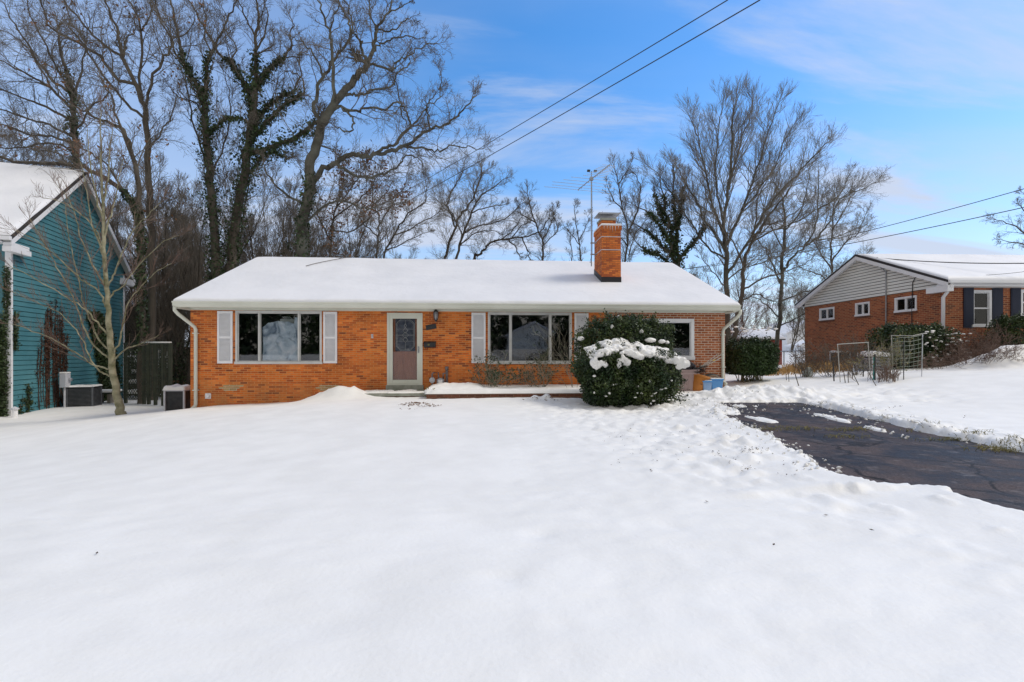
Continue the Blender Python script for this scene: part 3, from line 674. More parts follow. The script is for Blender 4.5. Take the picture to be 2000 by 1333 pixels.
ln((-gw + .03, -gh + ch), (-gw + .03, gh - ch), (-gw + ch, gh - .03), (gw - ch, gh - .03), (gw - .03, gh - ch), (gw - .03, -gh + ch), (gw - ch, -gh + .03), (-gw + ch, -gh + .03), (-gw + .03, -gh + ch), r=.004)
ln((-gw, 0), (gw, 0)); ln((-gw, .18), (gw, .18), r=.004); ln((-gw, -.18), (gw, -.18), r=.004)
for k, (h_, w_) in enumerate(((.14, .07), (0, .10), (-.14, .07))):
    ln((0, h_ + .09), (w_, h_), (0, h_ - .09), (-w_, h_), (0, h_ + .09), r=.007)
ln((0, .34), (.035, .28), (0, .22), (-.035, .28), (0, .34), r=.007); ln((0, gh), (0, .34), r=.004); ln((0, -.22), (0, -gh), r=.004)
mb.build('lead_came', M['came'], fd)
# step under the door
mb = MB(); mb.box(s0 - .06, s1 + .06, -.06, -.001, -.2, z0 - .022); mb.build('door_step', M['concrete'], house, bevel=.006)
# vents, bibs and patches of yellow brick
for (x0, y0, x1, y1) in ((434, 752, 470, 768), (622, 752, 653, 768)):
    a, zt_ = HF.front(x0, y0); c, zb_ = HF.front(x1, y1)
    mb = MB(); rows = [(.05, .3), (0, .36), (.06, .3)]
    for k in range(3):
        z = zt_ - (k + 1) * .0605; o_ = [.03, -.08, .04][k]
        for q in range(3 if k < 2 else 2): mb.box(a + o_ + q * .19, a + o_ + q * .19 + .18, -.003, .01, z + .004, z + .056)
    mb.build('patch_bricks', M['brick_y'], house)
a, z_ = HF.front(407, 774)
mb = MB(); mb.box(a - .08, a + .08, -.03, 0, z_ - .08, z_ + .08); mb.lathe([(.055, 0), (.055, .05), (.04, .07), (.02, .072)], 14, M=Matrix.Translation((a + .01, -.03, z_)) @ Matrix.Rotation(R(90), 4, 'X')); mb.build('outlet_cover', M['white'], house, bevel=.01)
a, z_ = HF.front(727, 657)
mb = MB(); mb.box(a - .03, a + .03, -.02, 0, z_ - .06, z_ + .06); mb.tube([(a, -.02, z_ + .02), (a, -.06, z_ + .02), (a, -.07, z_ - .02)], .018, 8); mb.build('hook', M['lgrey'], house)
a, z_ = HF.front(1394, 704)
mb = MB(); mb.box(a - .07, a + .05, -.03, 0, z_ - .02, z_ + .02); mb.build('yellow_marker', M['yellow'], house)

# ------------------------------------------------------------------ chimney (a part of the house)
cz0 = 16.07; k = HF
p = Vector((175 / F * cz0, cz0)) - HF.O; cs, ct = p.dot(HF.u), p.dot(HF.v)
cw, cl_ = .665, 1.0
mb = MB(); mb.box(cs, cs + cw, ct, ct + cl_, 3.2, 5.66); mb.box(cs - .025, cs + cw + .025, ct - .025, ct + cl_ + .025, 5.66, 5.80)
chim = mb.build('chimney', M['brick_c'], house)
zr_ = EZ + (ct - TE) * (RZ - EZ) / (TR_ - TE)
mb = MB(); z1_ = EZ + (ct + cl_ - TE) * (RZ - EZ) / (TR_ - TE); g = .012
mb.prism([(ct - g, zr_ - .3), (ct - g, zr_ + .30), (ct + cl_ + g, z1_ + .30), (ct + cl_ + g, z1_ - .2)], 'x', cs - g, cs + cw + g); mb.build('flashing', M['tar'], chim)
mb = MB()
for z in (4.98, 5.42):
    mb = MB(); mb.box(cs - .008, cs + cw + .008, ct - .008, ct + cl_ + .008, z, z + .022); mb.build('steel_band', M['lgrey'], chim)
mb = MB(); mb.box(cs + .06, cs + cw - .1, ct + .25, ct + cl_ - .2, 5.87, 6.06); mb.build('flue', M['brick_c'], chim, bevel=.01)
mb = MB(); mb.box(cs - .02, cs + cw + .02, ct - .02, ct + cl_ + .02, 5.80, 5.88); o = mb.build('snow_cap', M['roof_snow'], chim, bevel=.03, seg=3)
mb = MB(); mb.box(cs + .04, cs + cw - .08, ct + .23, ct + cl_ - .18, 6.06, 6.13); mb.build('collar', M['concrete'], chim)
mb = MB(); x0, x1, y0, y1 = cs + .0, cs + cw - .02, ct + .18, ct + cl_ - .12
for q in range(9): mb.box(x0 + .04 + q * .066, x0 + .046 + q * .066, y0 + .06, y0 + .066, 6.13, 6.25)
for q in range(9): mb.box(x0 + .04 + q * .066, x0 + .046 + q * .066, y1 - .066, y1 - .06, 6.13, 6.25)
mb.poly([(x0 - .03, y0, 6.25), (x1 + .05, y0, 6.25), (x1 + .07, y0 - .02, 6.285), (x0 - .05, y0 - .02, 6.285)])
mb.box(x0 - .05, x1 + .07, y0 - .02, y1 + .02, 6.285, 6.30)
mb.build('chimney_cap', M['gal'], chim)
for q in range(6):
    x = cs + .08 + q * .10 + rnd.uniform(-.015, .015); l = rnd.uniform(.08, .30)
    mb = MB(); mb.tube([(x, ct - .035, 5.79), (x, ct - .036, 5.79 - l)], [.007, .001], 5); mb.build('icicle', M['ice'], chim)

p = at(490, 516, 15.6); rz_ = lambda t: EZ + (t - TE) * (RZ - EZ) / (TR_ - TE) + .15
L_ = []
for k in range(9):
    px_b = 490 + k * 8; s_b, t_b = 2.3 + k * .16, 3.0 + 1.55 * (k / 8) ** .8; L_.append(HF.w(s_b, t_b, rz_(t_b)))
mb = MB(); mb.tube([q - L_[0] for q in L_], .012, 5); mb.tube([L_[5] - L_[0], L_[6] - L_[0] + Vector((.1, -.15, .05))], .006, 4); o = mb.build('fallen_branch', M['bark'], None, loc=L_[0]); tag(o, 'thin fallen branch lying on the snowy roof near its left end', 'branch')
# ------------------------------------------------------------------ aerial strapped to the chimney
d_ = 16.75; q = Vector((155 / F * d_, d_)); lq = q - HF.O
ant = empty('tv_antenna', (q.x, q.y, 0), HF.a)
tag(ant, 'tall rooftop television antenna on a thin mast strapped to the chimney', 'antenna')
mb = MB(); mb.tube([(0, 0, 4.55), (0, 0, 7.72)], .019, 8); mast = mb.build('mast', M['gal'], ant)
for z in (4.95, 5.35):
    mb = MB(); mb.box(-.03, cs - lq.dot(HF.u) + .0, -.03, .03, z, z + .04); mb.build('bracket', M['gal'], ant)
b0 = Vector((.6615, -2.26, 0)).normalized(); b0 = Matrix.Rotation(-HF.a, 3, 'Z') @ b0; e0 = Vector((-b0.y, b0.x, 0))
mb = MB(); mb.tube([b0 * -1.15 + Vector((0, 0, 7.62)), b0 * 1.35 + Vector((0, 0, 7.62))], .016, 6); mb.box(-.06, .06, -.06, .06, 7.57, 7.67)
mb.build('boom', M['gal'], ant)
for kx, ln_ in ((-1.1, 1.35), (-.85, 1.15), (-.55, 1.25), (-.25, .95), (.05, .8), (.3, .45), (.45, .38), (.6, .36), (.72, .32), (.84, .32), (.96, .3), (1.08, .28), (1.2, .26), (1.32, .24)):
    mb = MB(); c = b0 * kx + Vector((0, 0, 7.60))
    mb.tube([c - e0 * ln_ + Vector((0, 0, -.01 * ln_)), c - e0 * ln_ * .5, c, c + e0 * ln_ * .5, c + e0 * ln_ + Vector((0, 0, -.02 * ln_))], .008, 5); mb.tube([c + Vector((0, 0, -.03)), c + Vector((0, 0, .03))], .016, 6)
    mb.build('rod', M['gal'], ant)
mb = MB(); c = b0 * .05
for dx_ in (-.12, .12): mb.box(c.x + dx_ - .05, c.x + dx_ + .05, c.y - .04, c.y + .04, 7.86, 7.92)
mb.tube([(0, 0, 7.66), (0, 0, 7.9)], .012, 6)
mb.build('junction_box', M['black'], ant)
mb = MB(); mb.tube([(0.02, 0, 7.5), (.03, -.02, 6.2), (.03, -.02, 5.0), (-.05, -.06, 4.75), (-.12, -.3, 4.62), (-.14, -.5, 4.60)], .006, 5); mb.build('cable', M['wire'], ant)

# ------------------------------------------------------------------ stoop and planter ledge
def wp(s, t): p = HF.w(s, t); return p
stoop = empty('front_stoop', (HF.O.x, HF.O.y, 0), HF.a); tag(stoop, 'low concrete stoop with dark brick edge and patchy snow under the front door', 'stoop')
mb = MB(); mb.box(5.1, 7.0, -1.28, -.062, .33, .41); mb.build('slab', M['concrete'], stoop, bevel=.01)
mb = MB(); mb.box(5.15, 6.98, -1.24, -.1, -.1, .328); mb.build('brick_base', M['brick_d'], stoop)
def snow_pad(parent, s0, s1, t0, t1, z, th, name='snow', seed=0, nx=60, ny=24, edge=.12, rough=.04, cut=None, lip=0.0):
    SS, TT = np.meshgrid(np.linspace(s0, s1, nx), np.linspace(t0, t1, ny))
    dd = np.minimum(np.minimum(SS - s0, s1 - SS), np.minimum(TT - t0, t1 - TT)); dd = np.clip(dd / edge, 0, 1); pr = np.sqrt(1 - (1 - dd) ** 2)
    zz = z - .02 + (th + .02) * pr * (.75 + .5 * fbm(SS * 2, TT * 2, seed, 3)) + (fbm(SS * 7, TT * 7, seed + 3, 3) - .5) * rough * dd
    if cut is not None: zz = np.where(fbm(SS * 2.5, TT * 4, seed + 8, 3) < cut, z - .02, zz)
    i, j = np.meshgrid(np.arange(nx - 1), np.arange(ny - 1)); q = (j * nx + i).ravel()
    return np_mesh(name, np.stack([SS.ravel(), TT.ravel(), zz.ravel()], 1), np.stack([q, q + 1, q + nx + 1, q + nx], 1), M['snow'], parent, smooth=True)
snow_pad(stoop, 5.12, 6.98, -1.26, -.3, .41, .03, seed=4, cut=.5)
ledge = empty('planter_ledge', (HF.O.x, HF.O.y, 0), HF.a); tag(ledge, 'long low brick planter ledge topped with thick snow in front of the picture window', 'planter')
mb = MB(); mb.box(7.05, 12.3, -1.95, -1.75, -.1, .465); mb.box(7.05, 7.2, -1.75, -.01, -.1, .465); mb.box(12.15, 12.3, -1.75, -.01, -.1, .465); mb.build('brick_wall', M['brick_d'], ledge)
mb = MB(); mb.box(7.2, 12.15, -1.75, -.01, -.1, .44); mb.build('soil', nmat('soil', (.05, .03, .02), (.1, .06, .04), 4), ledge)
snow_pad(ledge, 7.0, 12.35, -1.97, .0, .465, .085, seed=14, nx=140, ny=40, edge=.10, rough=.03)
hp = snow_pad(ledge, 6.95, 8.6, -1.7, -.3, .48, .17, seed=24, nx=70, ny=40, edge=.5, rough=.10); 
# ------------------------------------------------------------------ teal house on the left
TF = Fr(-17.14, 16.3, R(17.3))
teal = empty('clapboard_house', (TF.O.x, TF.O.y, 0), TF.a)
tag(teal, 'tall teal clapboard house with steep snowy roof and vines on its wall', 'house')
TD, TEZ, TRZ, TGB = 8.0, 5.40, 9.20, -1.4
mb = MB(); mb.box(-12, -.03, .03, TD - .03, TGB, TEZ + .2); mb.prism([(.03, TEZ + .2), (TD - .03, TEZ + .2), (TD / 2, TRZ - .12)], 'x', -12, -.03)
mb.build('wall', nmat('teal_sheathing', (.035, .17, .17), (.045, .2, .2), 1), teal)
mb = MB(); ex = .172; z = -1.0; sl = (TRZ - TEZ) / (TD / 2 + .5)
while z < TRZ - .25:
    z1 = z + ex
    def lim(zz):
        if zz <= TEZ + .42: return (0, TD)
        q = (zz - TEZ - .42) / sl; return (q, TD - q)
    a0, b0_ = lim(z); a1, b1_ = lim(z1)
    if b1_ - a1 > .1:
        zb = z + .020; mb.quad((.03, a0, zb), (.03, b0_, zb), (.012, b1_, z1), (.012, a1, z1)); mb.quad((-.028, a0, zb), (-.028, b0_, zb), (.03, b0_, zb), (.03, a0, zb)); mb.quad((-.028, a1, z1), (.012, a1, z1), (.012, b1_, z1), (-.028, b1_, z1))
    z = z1
mb.build('siding', M['teal'], teal, fix=False)
mb = MB(); z = 1.0
while z < TEZ:
    mb.quad((-12, -.02, z), (-.12, -.02, z), (-.12, -.004, z + ex), (-12, -.004, z + ex)); mb.quad((-12, -.0, z), (-.12, -.0, z), (-.12, -.02, z), (-12, -.02, z)); z += ex
mb.build('siding', M['teal'], teal, fix=False)
mb = MB(); mb.box(-12, -.10, -.05, .02, -1.2, .98); mb.build('brick_apron', M['brick_d'], teal)
for a in ((-.14, .03, -.055, .028), (-.02, .03, TD - .11, TD + .03)):
    mb = MB(); mb.box(*a[:2], *a[2:], -1.1, TEZ); mb.build('corner_board', M['white'], teal)
mb = MB(); mb.prism([(-.5, TEZ), (4.0, TRZ), (8.5, TEZ), (8.5, TEZ - .1), (4.0, TRZ - .12), (-.5, TEZ - .1)], 'x', -12.2, .3); tr = mb.build('roof', M['shingle'], teal)
o = roof_snow(tr, -12.3, .27, -.52, 4.0, TEZ + .02, TRZ + .02, 8.5, .13, n1=60, n2=60, seed=31)
mb = MB(); mb.prism([(-.5, TEZ - .30), (-.5, TEZ - .105), (4.0, TRZ - .13), (8.5, TEZ - .105), (8.5, TEZ - .30), (4.0, TRZ - .34)], 'x', .262, .298); mb.build('rake_board', M['white'], teal)
mb = MB(); mb.prism([(-.45, TEZ - .17), (-.45, TEZ - .13), (4.0, TRZ - .18), (8.45, TEZ - .13), (8.45, TEZ - .17), (4.0, TRZ - .21)], 'x', .03, .258); mb.build('soffit', nmat('grey_soffit', (.34, .35, .32), (.44, .45, .41), 2), teal)
for y0, y1 in ((-.5, .5), (TD - .5, TD + .5)):
    mb = MB(); mb.box(.03, .29, y0, y1, TEZ - .5, TEZ - .32); mb.box(.03, .26, y0 + .05, y1 - .05, TEZ - .32, TEZ - .18); mb.build('eave_return', M['white'], teal, bevel=.01)
mb = MB(); mb.box(-12.2, .3, -.62, -.5, TEZ - .14, TEZ - .01); mb.build('gutter', M['white'], teal, bevel=.01)
mb = MB(); mb.box(-12, .02, -.48, -.03, TEZ - .2, TEZ - .16); mb.build('soffit', M['white'], teal)

def vine(name, label, cat, pts, n, size, mt, spread, group=None, stems=None, parent=None):
    """climbing leaves round a set of lines; pts: list of polylines in world space"""
    C = []
    for pl in pts:
        pl = [Vector(p) for p in pl]; seg = [(pl[i], pl[i + 1]) for i in range(len(pl) - 1)]; L_ = [(b_ - a_).length for a_, b_ in seg]; tot = sum(L_)
        m_ = int(n * tot)
        for _ in range(m_):
            r = rnd.random() * tot; i = 0
            while r > L_[i] and i < len(L_) - 1: r -= L_[i]; i += 1
            p = seg[i][0].lerp(seg[i][1], min(1, r / max(L_[i], 1e-6)))
            C.append((p.x + rnd.gauss(0, spread[0]), p.y + rnd.gauss(0, spread[1]), p.z + rnd.gauss(0, spread[2])))
    V_, f_ = leaves_np(np.array(C), size)
    if parent is None:
        root = empty(name, pts[0][0]); tag(root, label, cat, group)
        o_ = np_mesh('leaves', V_ - np.array(pts[0][0]), f_, mt, root)
        mb = MB()
        for pl in pts: mb.tube([Vector(p) - Vector(pts[0][0]) for p in pl], .012, 5)
        mb.build('stem', M['bark'], root)
        return root
    return np_mesh(name, V_, f_, mt, parent)
# ivy up the front corner and dead vines on the side wall
tw = lambda s, t, z: TF.w(s, t, z)
vine('ivy_vine', 'dark ivy climbing the white corner of the teal house', 'vine', [[tw(-.12, -.12, z) for z in (-.9, 0, 1, 2, 2.8)], [tw(-.25, -.14, z) for z in (-.9, .5, 1.5, 2.6)], [tw(-.08, -.08, z) for z in (2.8, 3.6, 4.4)], [tw(.05, .10, 1.6), tw(.05, .10, 2.9)], [tw(-.4, -.12, 0), tw(-.35, -.12, 2.3)]], 460, .040, M['ivy'], (.06, .04, .05))
dv = []
for k in range(34):
    t_ = 1.35 + rnd.random() * 1.75; zt_ = 2.2 + rnd.random() * 1.5 - abs(t_ - 2.3) * .5
    pl = []; z = -.75 + rnd.random() * .4; tt_ = t_
    while z < zt_: pl.append(tw(.045, tt_, z)); z += .3; tt_ += rnd.uniform(-.06, .06)
    dv.append(pl)
root = empty('dead_vine', tw(0, 2, -.7)); tag(root, 'brown dead vines hanging on the teal clapboard wall', 'vine')
o3 = Vector(root.location)
V_, f_ = tubes_np([(np.array([list(Vector(p) - o3) for p in pl]), np.full(len(pl), .010)) for pl in dv], 4); np_mesh('stem', V_, f_, M['deadvine'], root)
C = []
for pl in dv[:28]:
    for _ in range(170):
        i = rnd.randrange(len(pl)); p = pl[i]
        if p.z < .6 and rnd.random() < .9: continue
        q_ = Vector(p) - o3; C.append((q_.x + rnd.gauss(0, .02) + .01, q_.y + rnd.gauss(0, .045), q_.z + rnd.gauss(0, .13)))
V_, f_ = leaves_np(np.array(C), .035); np_mesh('leaves', V_, f_, M['deadvine'], root)
vine('ivy_vine', 'thick dark ivy patch on the rear of the teal side wall', 'vine', [[tw(.09, 6.0 + k * .16, -.9 + k * .12), tw(.09, 5.6 + k * .2, .6), tw(.09, 5.2 + k * .18, 2.0), tw(.09, 4.7 + k * .12, 3.2)] for k in range(8)], 330, .06, M['ivy'], (.05, .12, .12))
vine('ivy_vine', 'small ivy sprig low on the teal wall beside the corner', 'vine', [[tw(.06, .7, -.8), tw(.06, .8, -.2), tw(.06, .75, .35)], [tw(.06, .3, -.8), tw(.06, .35, -.3)], [tw(.06, .8, -.3), tw(.06, .45, -.1)]], 240, .045, M['ivy'], (.03, .07, .06))

# utility meter on a post, air conditioner, bollard
def face_cam(px, py, d): p = at(px, py, d); return p
t_, z_ = TF.side(126, 768, .35); p = TF.w(.35, t_, 0)
mt_ = empty('utility_meter', (p.x, p.y, 0), TF.a); tag(mt_, 'light grey utility meter box on a thin post before the teal wall', 'meter')
d_ = p.y; zt_ = CZ + (HY - 730) / F * d_; zb_ = CZ + (HY - 757) / F * d_; g_ = gz(p.x, p.y)
mb = MB(); mb.box(-.10, .12, -.15, .17, zb_, zt_); mb.build('box', M['lgrey'], mt_, bevel=.02)
mb = MB(); mb.tube([(0, 0, g_ - .3), (0, 0, zb_)], .035, 8); mb.build('post', M['lgrey'], mt_)
mb = MB(); mb.lathe([(.07, 0), (.07, .05), (.05, .09)], 14, M=Matrix.Translation((.12, .06, (zt_ + zb_) / 2 + .03)) @ Matrix.Rotation(R(90), 4, 'Y')); mb.build('dial', M['gal'], mt_)
mb = MB(); mb.box(-.11, .13, -.16, .18, zt_, zt_ + .06); mb.build('snow', M['snow'], mt_, bevel=.03, seg=3)
def ac_unit(name, loc, rz, w_, dpt, h, label, slats=True, body=None, snow=.06, cat='air conditioner'):
    r_ = empty(name, loc, rz); tag(r_, label, cat)
    mb = MB(); e = .05
    for x in (-w_ / 2, w_ / 2 - e):
        for y in (-dpt / 2, dpt / 2 - e): mb.box(x, x + e, y, y + e, -.3, h)
    mb.box(-w_ / 2 + .0, w_ / 2 - .0, -dpt / 2, dpt / 2, h, h + .05); mb.box(-w_ / 2 + .01, w_ / 2 - .01, -dpt / 2 + .01, dpt / 2 - .01, -.3, .06)
    mb.build('frame', body or M['gal'], r_, bevel=.006)
    mb = MB(); mb.box(-w_ / 2 + .045, w_ / 2 - .045, -dpt / 2 + .045, dpt / 2 - .045, .0, h); mb.build('coil', M['black'], r_)
    mb = MB(); n = int(h / .055)
    for k in range(n if slats else 0):
        z = .07 + k * (h - .09) / n
        mb.box(-w_ / 2 + e, w_ / 2 - e, -dpt / 2 + .005, -dpt / 2 + .03, z, z + .014); mb.box(-w_ / 2 + e, w_ / 2 - e, dpt / 2 - .03, dpt / 2 - .005, z, z + .014)
        mb.box(-w_ / 2 + .005, -w_ / 2 + .03, -dpt / 2 + e, dpt / 2 - e, z, z + .014); mb.box(w_ / 2 - .03, w_ / 2 - .005, -dpt / 2 + e, dpt / 2 - e, z, z + .014)
    if slats: mb.build('grille', body or M['gal'], r_)
    mb = MB(); mb.lathe([(w_ * .36, h + .05), (w_ * .36, h + .075), (.03, h + .09)], 20); mb.build('fan_guard', M['black'], r_)
    if snow:
        SS, TT = np.meshgrid(np.linspace(-w_ / 2 - .02, w_ / 2 + .02, 24), np.linspace(-dpt / 2 - .02, dpt / 2 + .02, 20)); dd = np.clip(np.minimum(w_ / 2 + .02 - np.abs(SS), dpt / 2 + .02 - np.abs(TT)) / .08, 0, 1)
        zz = h + .03 + (snow + .04) * np.sqrt(1 - (1 - dd) ** 2) * (.6 + .8 * fbm(SS * 5, TT * 5, int(w_ * 100), 3)); i, j = np.meshgrid(np.arange(23), np.arange(19)); q = (j * 24 + i).ravel()
        np_mesh('snow', np.stack([SS.ravel(), TT.ravel(), zz.ravel()], 1), np.stack([q, q + 1, q + 25, q + 24], 1), M['snow'], r_, smooth=True)
    return r_
t_, z_ = TF.side(165, 770, .75); p = TF.w(.75, t_, 0); zb_ = CZ + (HY - 795) / F * p.y
ac_unit('air_conditioner', (p.x, p.y, zb_), TF.a + R(4), .85, .85, .80, 'dark slatted air conditioner on a pad beside the teal wall', body=nmat('ac_grey', (.09, .10, .11), (.14, .15, .16), 5), snow=.01)
mb = MB(); mb.box(-.75, 1.5, -.6, .6, -.4, -.02); o = mb.build('equipment_pad', M['concrete'], None, loc=(p.x, p.y, zb_), bevel=.02); o.rotation_euler.z = TF.a; tag(o, 'mossy low pad under the dark air conditioner by the teal wall', 'pad')
p = TF.w(.7, t_ + 1.75, 0); zb2 = CZ + (HY - 790) / F * p.y
bn = empty('bench', (p.x, p.y, zb2), TF.a); tag(bn, 'small wooden bench topped with snow behind the young tree', 'bench')
for x in (-.28, .28):
    mb = MB(); mb.box(x - .05, x + .05, -.4, .4, -.3, .48); mb.build('leg', nmat('old_wood', (.16, .14, .11), (.26, .23, .18), 5), bn)
mb = MB(); mb.box(-.45, .45, -.45, .45, .48, .53); mb.build('seat', M['deck'], bn)
mb = MB(); mb.box(-.45, .45, -.45, .45, .53, .63); mb.build('snow', M['snow'], bn, bevel=.04, seg=3)
p = at(29, 810, 16.0)
bo = empty('vent_pipe', (p.x, p.y, gz(p.x, p.y))); tag(bo, 'short white capped pipe at the corner of the teal house', 'pipe')
mb = MB(); mb.tube([(0, 0, -.3), (0, 0, .26)], .075, 10); mb.build('pipe', M['white'], bo)
mb = MB(); mb.lathe([(.11, .26), (.11, .30), (.01, .36)], 10); mb.build('cap', M['lgrey'], bo)

# box beside the main house, left end
p = at(352, 790, 14.9)
ac2 = ac_unit('air_conditioner', (p.x, p.y, gz(p.x, p.y) - .05), HF.a, .62, .62, .66, 'black air conditioner with a snow cap at the left end of the brick house', slats=False, body=M['lgrey'], snow=.09)

# lattice screen and deck stairs between the houses
def pt(px, py, d): return at(px, py, d)
ls = empty('lattice_screen', pt(240, 800, 20.5)); tag(ls, 'dark weathered lattice screen between the teal and brick houses', 'screen')
lo = Vector(ls.location); A_ = pt(243, 673, 20.8) - lo; B_ = pt(334, 677, 19.6) - lo; zb_ = -1.0
def lp(k, z): q = A_.lerp(B_, k); return Vector((q.x, q.y, z))
zt_ = A_.z
for k in (0.03, .44, .54, .68, .84, .99):
    q = lp(k, 0); mb = MB(); mb.box(q.x - .05, q.x + .05, q.y - .05, q.y + .05, -.8, zt_ - .001); mb.build('post', M['deck'], ls)
mb = MB(); mb.tube([lp(0, zt_ + .02), lp(1, zt_ + .0)], .05, 4); mb.build('top_rail', M['deck'], ls)
mb = MB(); mb.tube([lp(.38, zt_ + .075), lp(1, zt_ + .055)], .035, 6); mb.build('snow', M['snow'], ls, smooth=True)
mb = MB(); dirx = (B_ - A_); dirx.z = 0; LL = dirx.length; hgt = 2.35
def strip(a, c, w_=.013):
    mb.tube([a, c], w_, 4)
for s_ in (-1, 1):
    k = -hgt
    while k < LL * .44 + hgt:
        x0_, z0_ = k, zt_ - hgt; x1_, z1_2 = k + hgt, zt_
        pts_ = []
        for u_ in np.linspace(0, 1, 30):
            xx = (x0_ + (x1_ - x0_) * u_); zz = z0_ + hgt * u_ if s_ > 0 else zt_ - hgt * u_
            if 0.05 < xx < LL * .42: pts_.append((xx, zz))
        if len(pts_) > 1:
            a, c = pts_[0], pts_[-1]; strip(lp(a[0] / LL, a[1]), lp(c[0] / LL, c[1]))
        k += .17
mb.build('lattice_panel', M['deck'], ls)
mb = MB()
for k in np.arange(.46, .98, .034): mb.box(lp(k, 0).x - .010, lp(k, 0).x + .010, lp(k, 0).y - .01, lp(k, 0).y + .01, zt_ - 2.2, zt_)
for z in np.arange(zt_ - 2.2, zt_, .13): mb.tube([lp(.44, z), lp(.99, z)], .014, 4)
mb.build('louvre_panel', M['deck'], ls)
dk = empty('garden_steps', pt(270, 780, 24)); tag(dk, 'snow covered wooden steps and railing behind the lattice screen', 'steps')
do = Vector(dk.location)
for k in range(5):
    a = pt(245 + k * 5, 770 - k * 20, 23 + k * .7) - do
    mb = MB(); mb.box(a.x, a.x + 1.0, a.y, a.y + .5, a.z - .06, a.z); mb.build('step', M['deck'], dk)
    mb = MB(); mb.box(a.x, a.x + 1.0, a.y - .0, a.y + .5, a.z, a.z + .2); mb.build('snow', M['snow'], dk, bevel=.05, seg=3)
for px in range(246, 330, 9):
    a = pt(px, 700, 25.5) - do; mb = MB(); mb.box(a.x - .02, a.x + .02, a.y - .02, a.y + .02, a.z - .5, a.z + .35); mb.build('baluster', M['white'], dk)
a, c = pt(243, 697, 25.4) - do, pt(330, 698, 25.4) - do; mb = MB(); mb.tube([a, c], .05, 4); mb.build('rail', M['white'], dk)
# far snowy roof glimpsed over the woods
sh = empty('garden_shed', pt(275, 640, 33)); tag(sh, 'dark low shed roof with a strip of snow between the two houses', 'shed')
so_ = Vector(sh.location); a, c = pt(258, 595, 33) - so_, pt(291, 602, 32) - so_
mb = MB(); mb.box(a.x - 2.5, c.x, a.y, a.y + 2.5, -3, a.z - .15); mb.build('wall', M['deck'], sh)
mb = MB(); mb.poly([a + Vector((-2.5, 0, .5)), c, c + Vector((0, 2.5, .3)), a + Vector((-2.5, 2.5, .8))]); mb.poly([a + Vector((-2.5, 0, .35)), c + Vector((0, 0, -.15)), c + Vector((0, 0, 0)), a + Vector((-2.5, 0, .5))]); mb.build('roof', M['roof_snow'], sh)

# ------------------------------------------------------------------ red brick house on the right
RF = Fr(16.80, 18.6, .03)
rh = empty('brick_house', (RF.O.x, RF.O.y, 0), RF.a); tag(rh, 'red brick house with white gable siding and navy shutters on the rise', 'house')
RD, REZ, RRZ, RB = 8.3, 4.28, 6.22, 4.07
holes = []
for (x0, y0, x1, y1) in ((1601, 597, 1630, 623), (1671, 585, 1699, 615), (1748, 570, 1791, 606)):
    ta, za = RF.side(x0, y0); tb_, zb_ = RF.side(x1, y1); tc_, zc_ = RF.side(x0, y1)
    holes.append((tb_, ta, zb_, zb_ + 0.62 if True else za))
def wbox(px0, py0, px1, py1):
    a, z1_ = RF.front(px0, py0); c, z0_ = RF.front(px1, py1); return (a, c, z0_, z1_)
FW1 = wbox(1897, 567, 1936, 638); FW2 = wbox(1992, 566, 2030, 616); 
mb = MB(); wall_mb(mb, 0, 14, -.2, RB, 0, .2, [FW1, FW2]); wall_mb(mb, .2, RD, -.2, RB, 0, .2, holes, 't'); wall_mb(mb, .2, RD, -.2, RB, 13.8, 14, [], 't'); wall_mb(mb, .2, 13.8, -.2, RB, RD - .2, RD, [])
mb.build('wall', M['brick_r'], rh)
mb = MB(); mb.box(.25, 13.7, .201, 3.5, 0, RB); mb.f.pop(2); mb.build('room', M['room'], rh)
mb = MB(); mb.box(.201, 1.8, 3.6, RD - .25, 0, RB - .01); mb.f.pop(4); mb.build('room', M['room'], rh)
for h in holes: window(rh, h, [.5, .5], M['white'], axis='t', face=1, fr=.07, proud=.03)
for h in (FW1, FW2):
    w_, c_ = window(rh, h, [1], M['white'], fr=.10, proud=.03)
    mb = MB(); zm = (h[2] + h[3]) / 2; mb.box(h[0] + .1, h[1] - .1, .0, .05, zm - .025, zm + .03); mb.build('meeting_rail', M['white'], w_)
    mb = MB(); mb.box(h[0] + .12, h[1] - .12, .09, .10, h[3] - .55, h[3] - .1); mb.box(h[1] - .38, h[1] - .12, .11, .12, zm, h[3] - .5); mb.build('curtain', M['curtain'], w_)
for (a_, b_) in ((1881, 1900), (1937, 1957), (1973, 1992)):
    q = wbox(a_, 561, b_, 641); mb = MB(); mb.box(q[0], q[1], -.045, -.004, q[2], q[3])
    for z in np.arange(q[2] + .06, q[3] - .06, .05): mb.box(q[0] + .05, q[1] - .05, -.052, -.045, z, z + .03)
    mb.build('shutter', M['navy'], rh)
for h in holes:
    mb = MB(); mb.box(-.035, .0, h[0] - .02, h[1] + .02, h[2] - .12, h[2] - .032); mb.build('sill', M['brick_d'], rh)
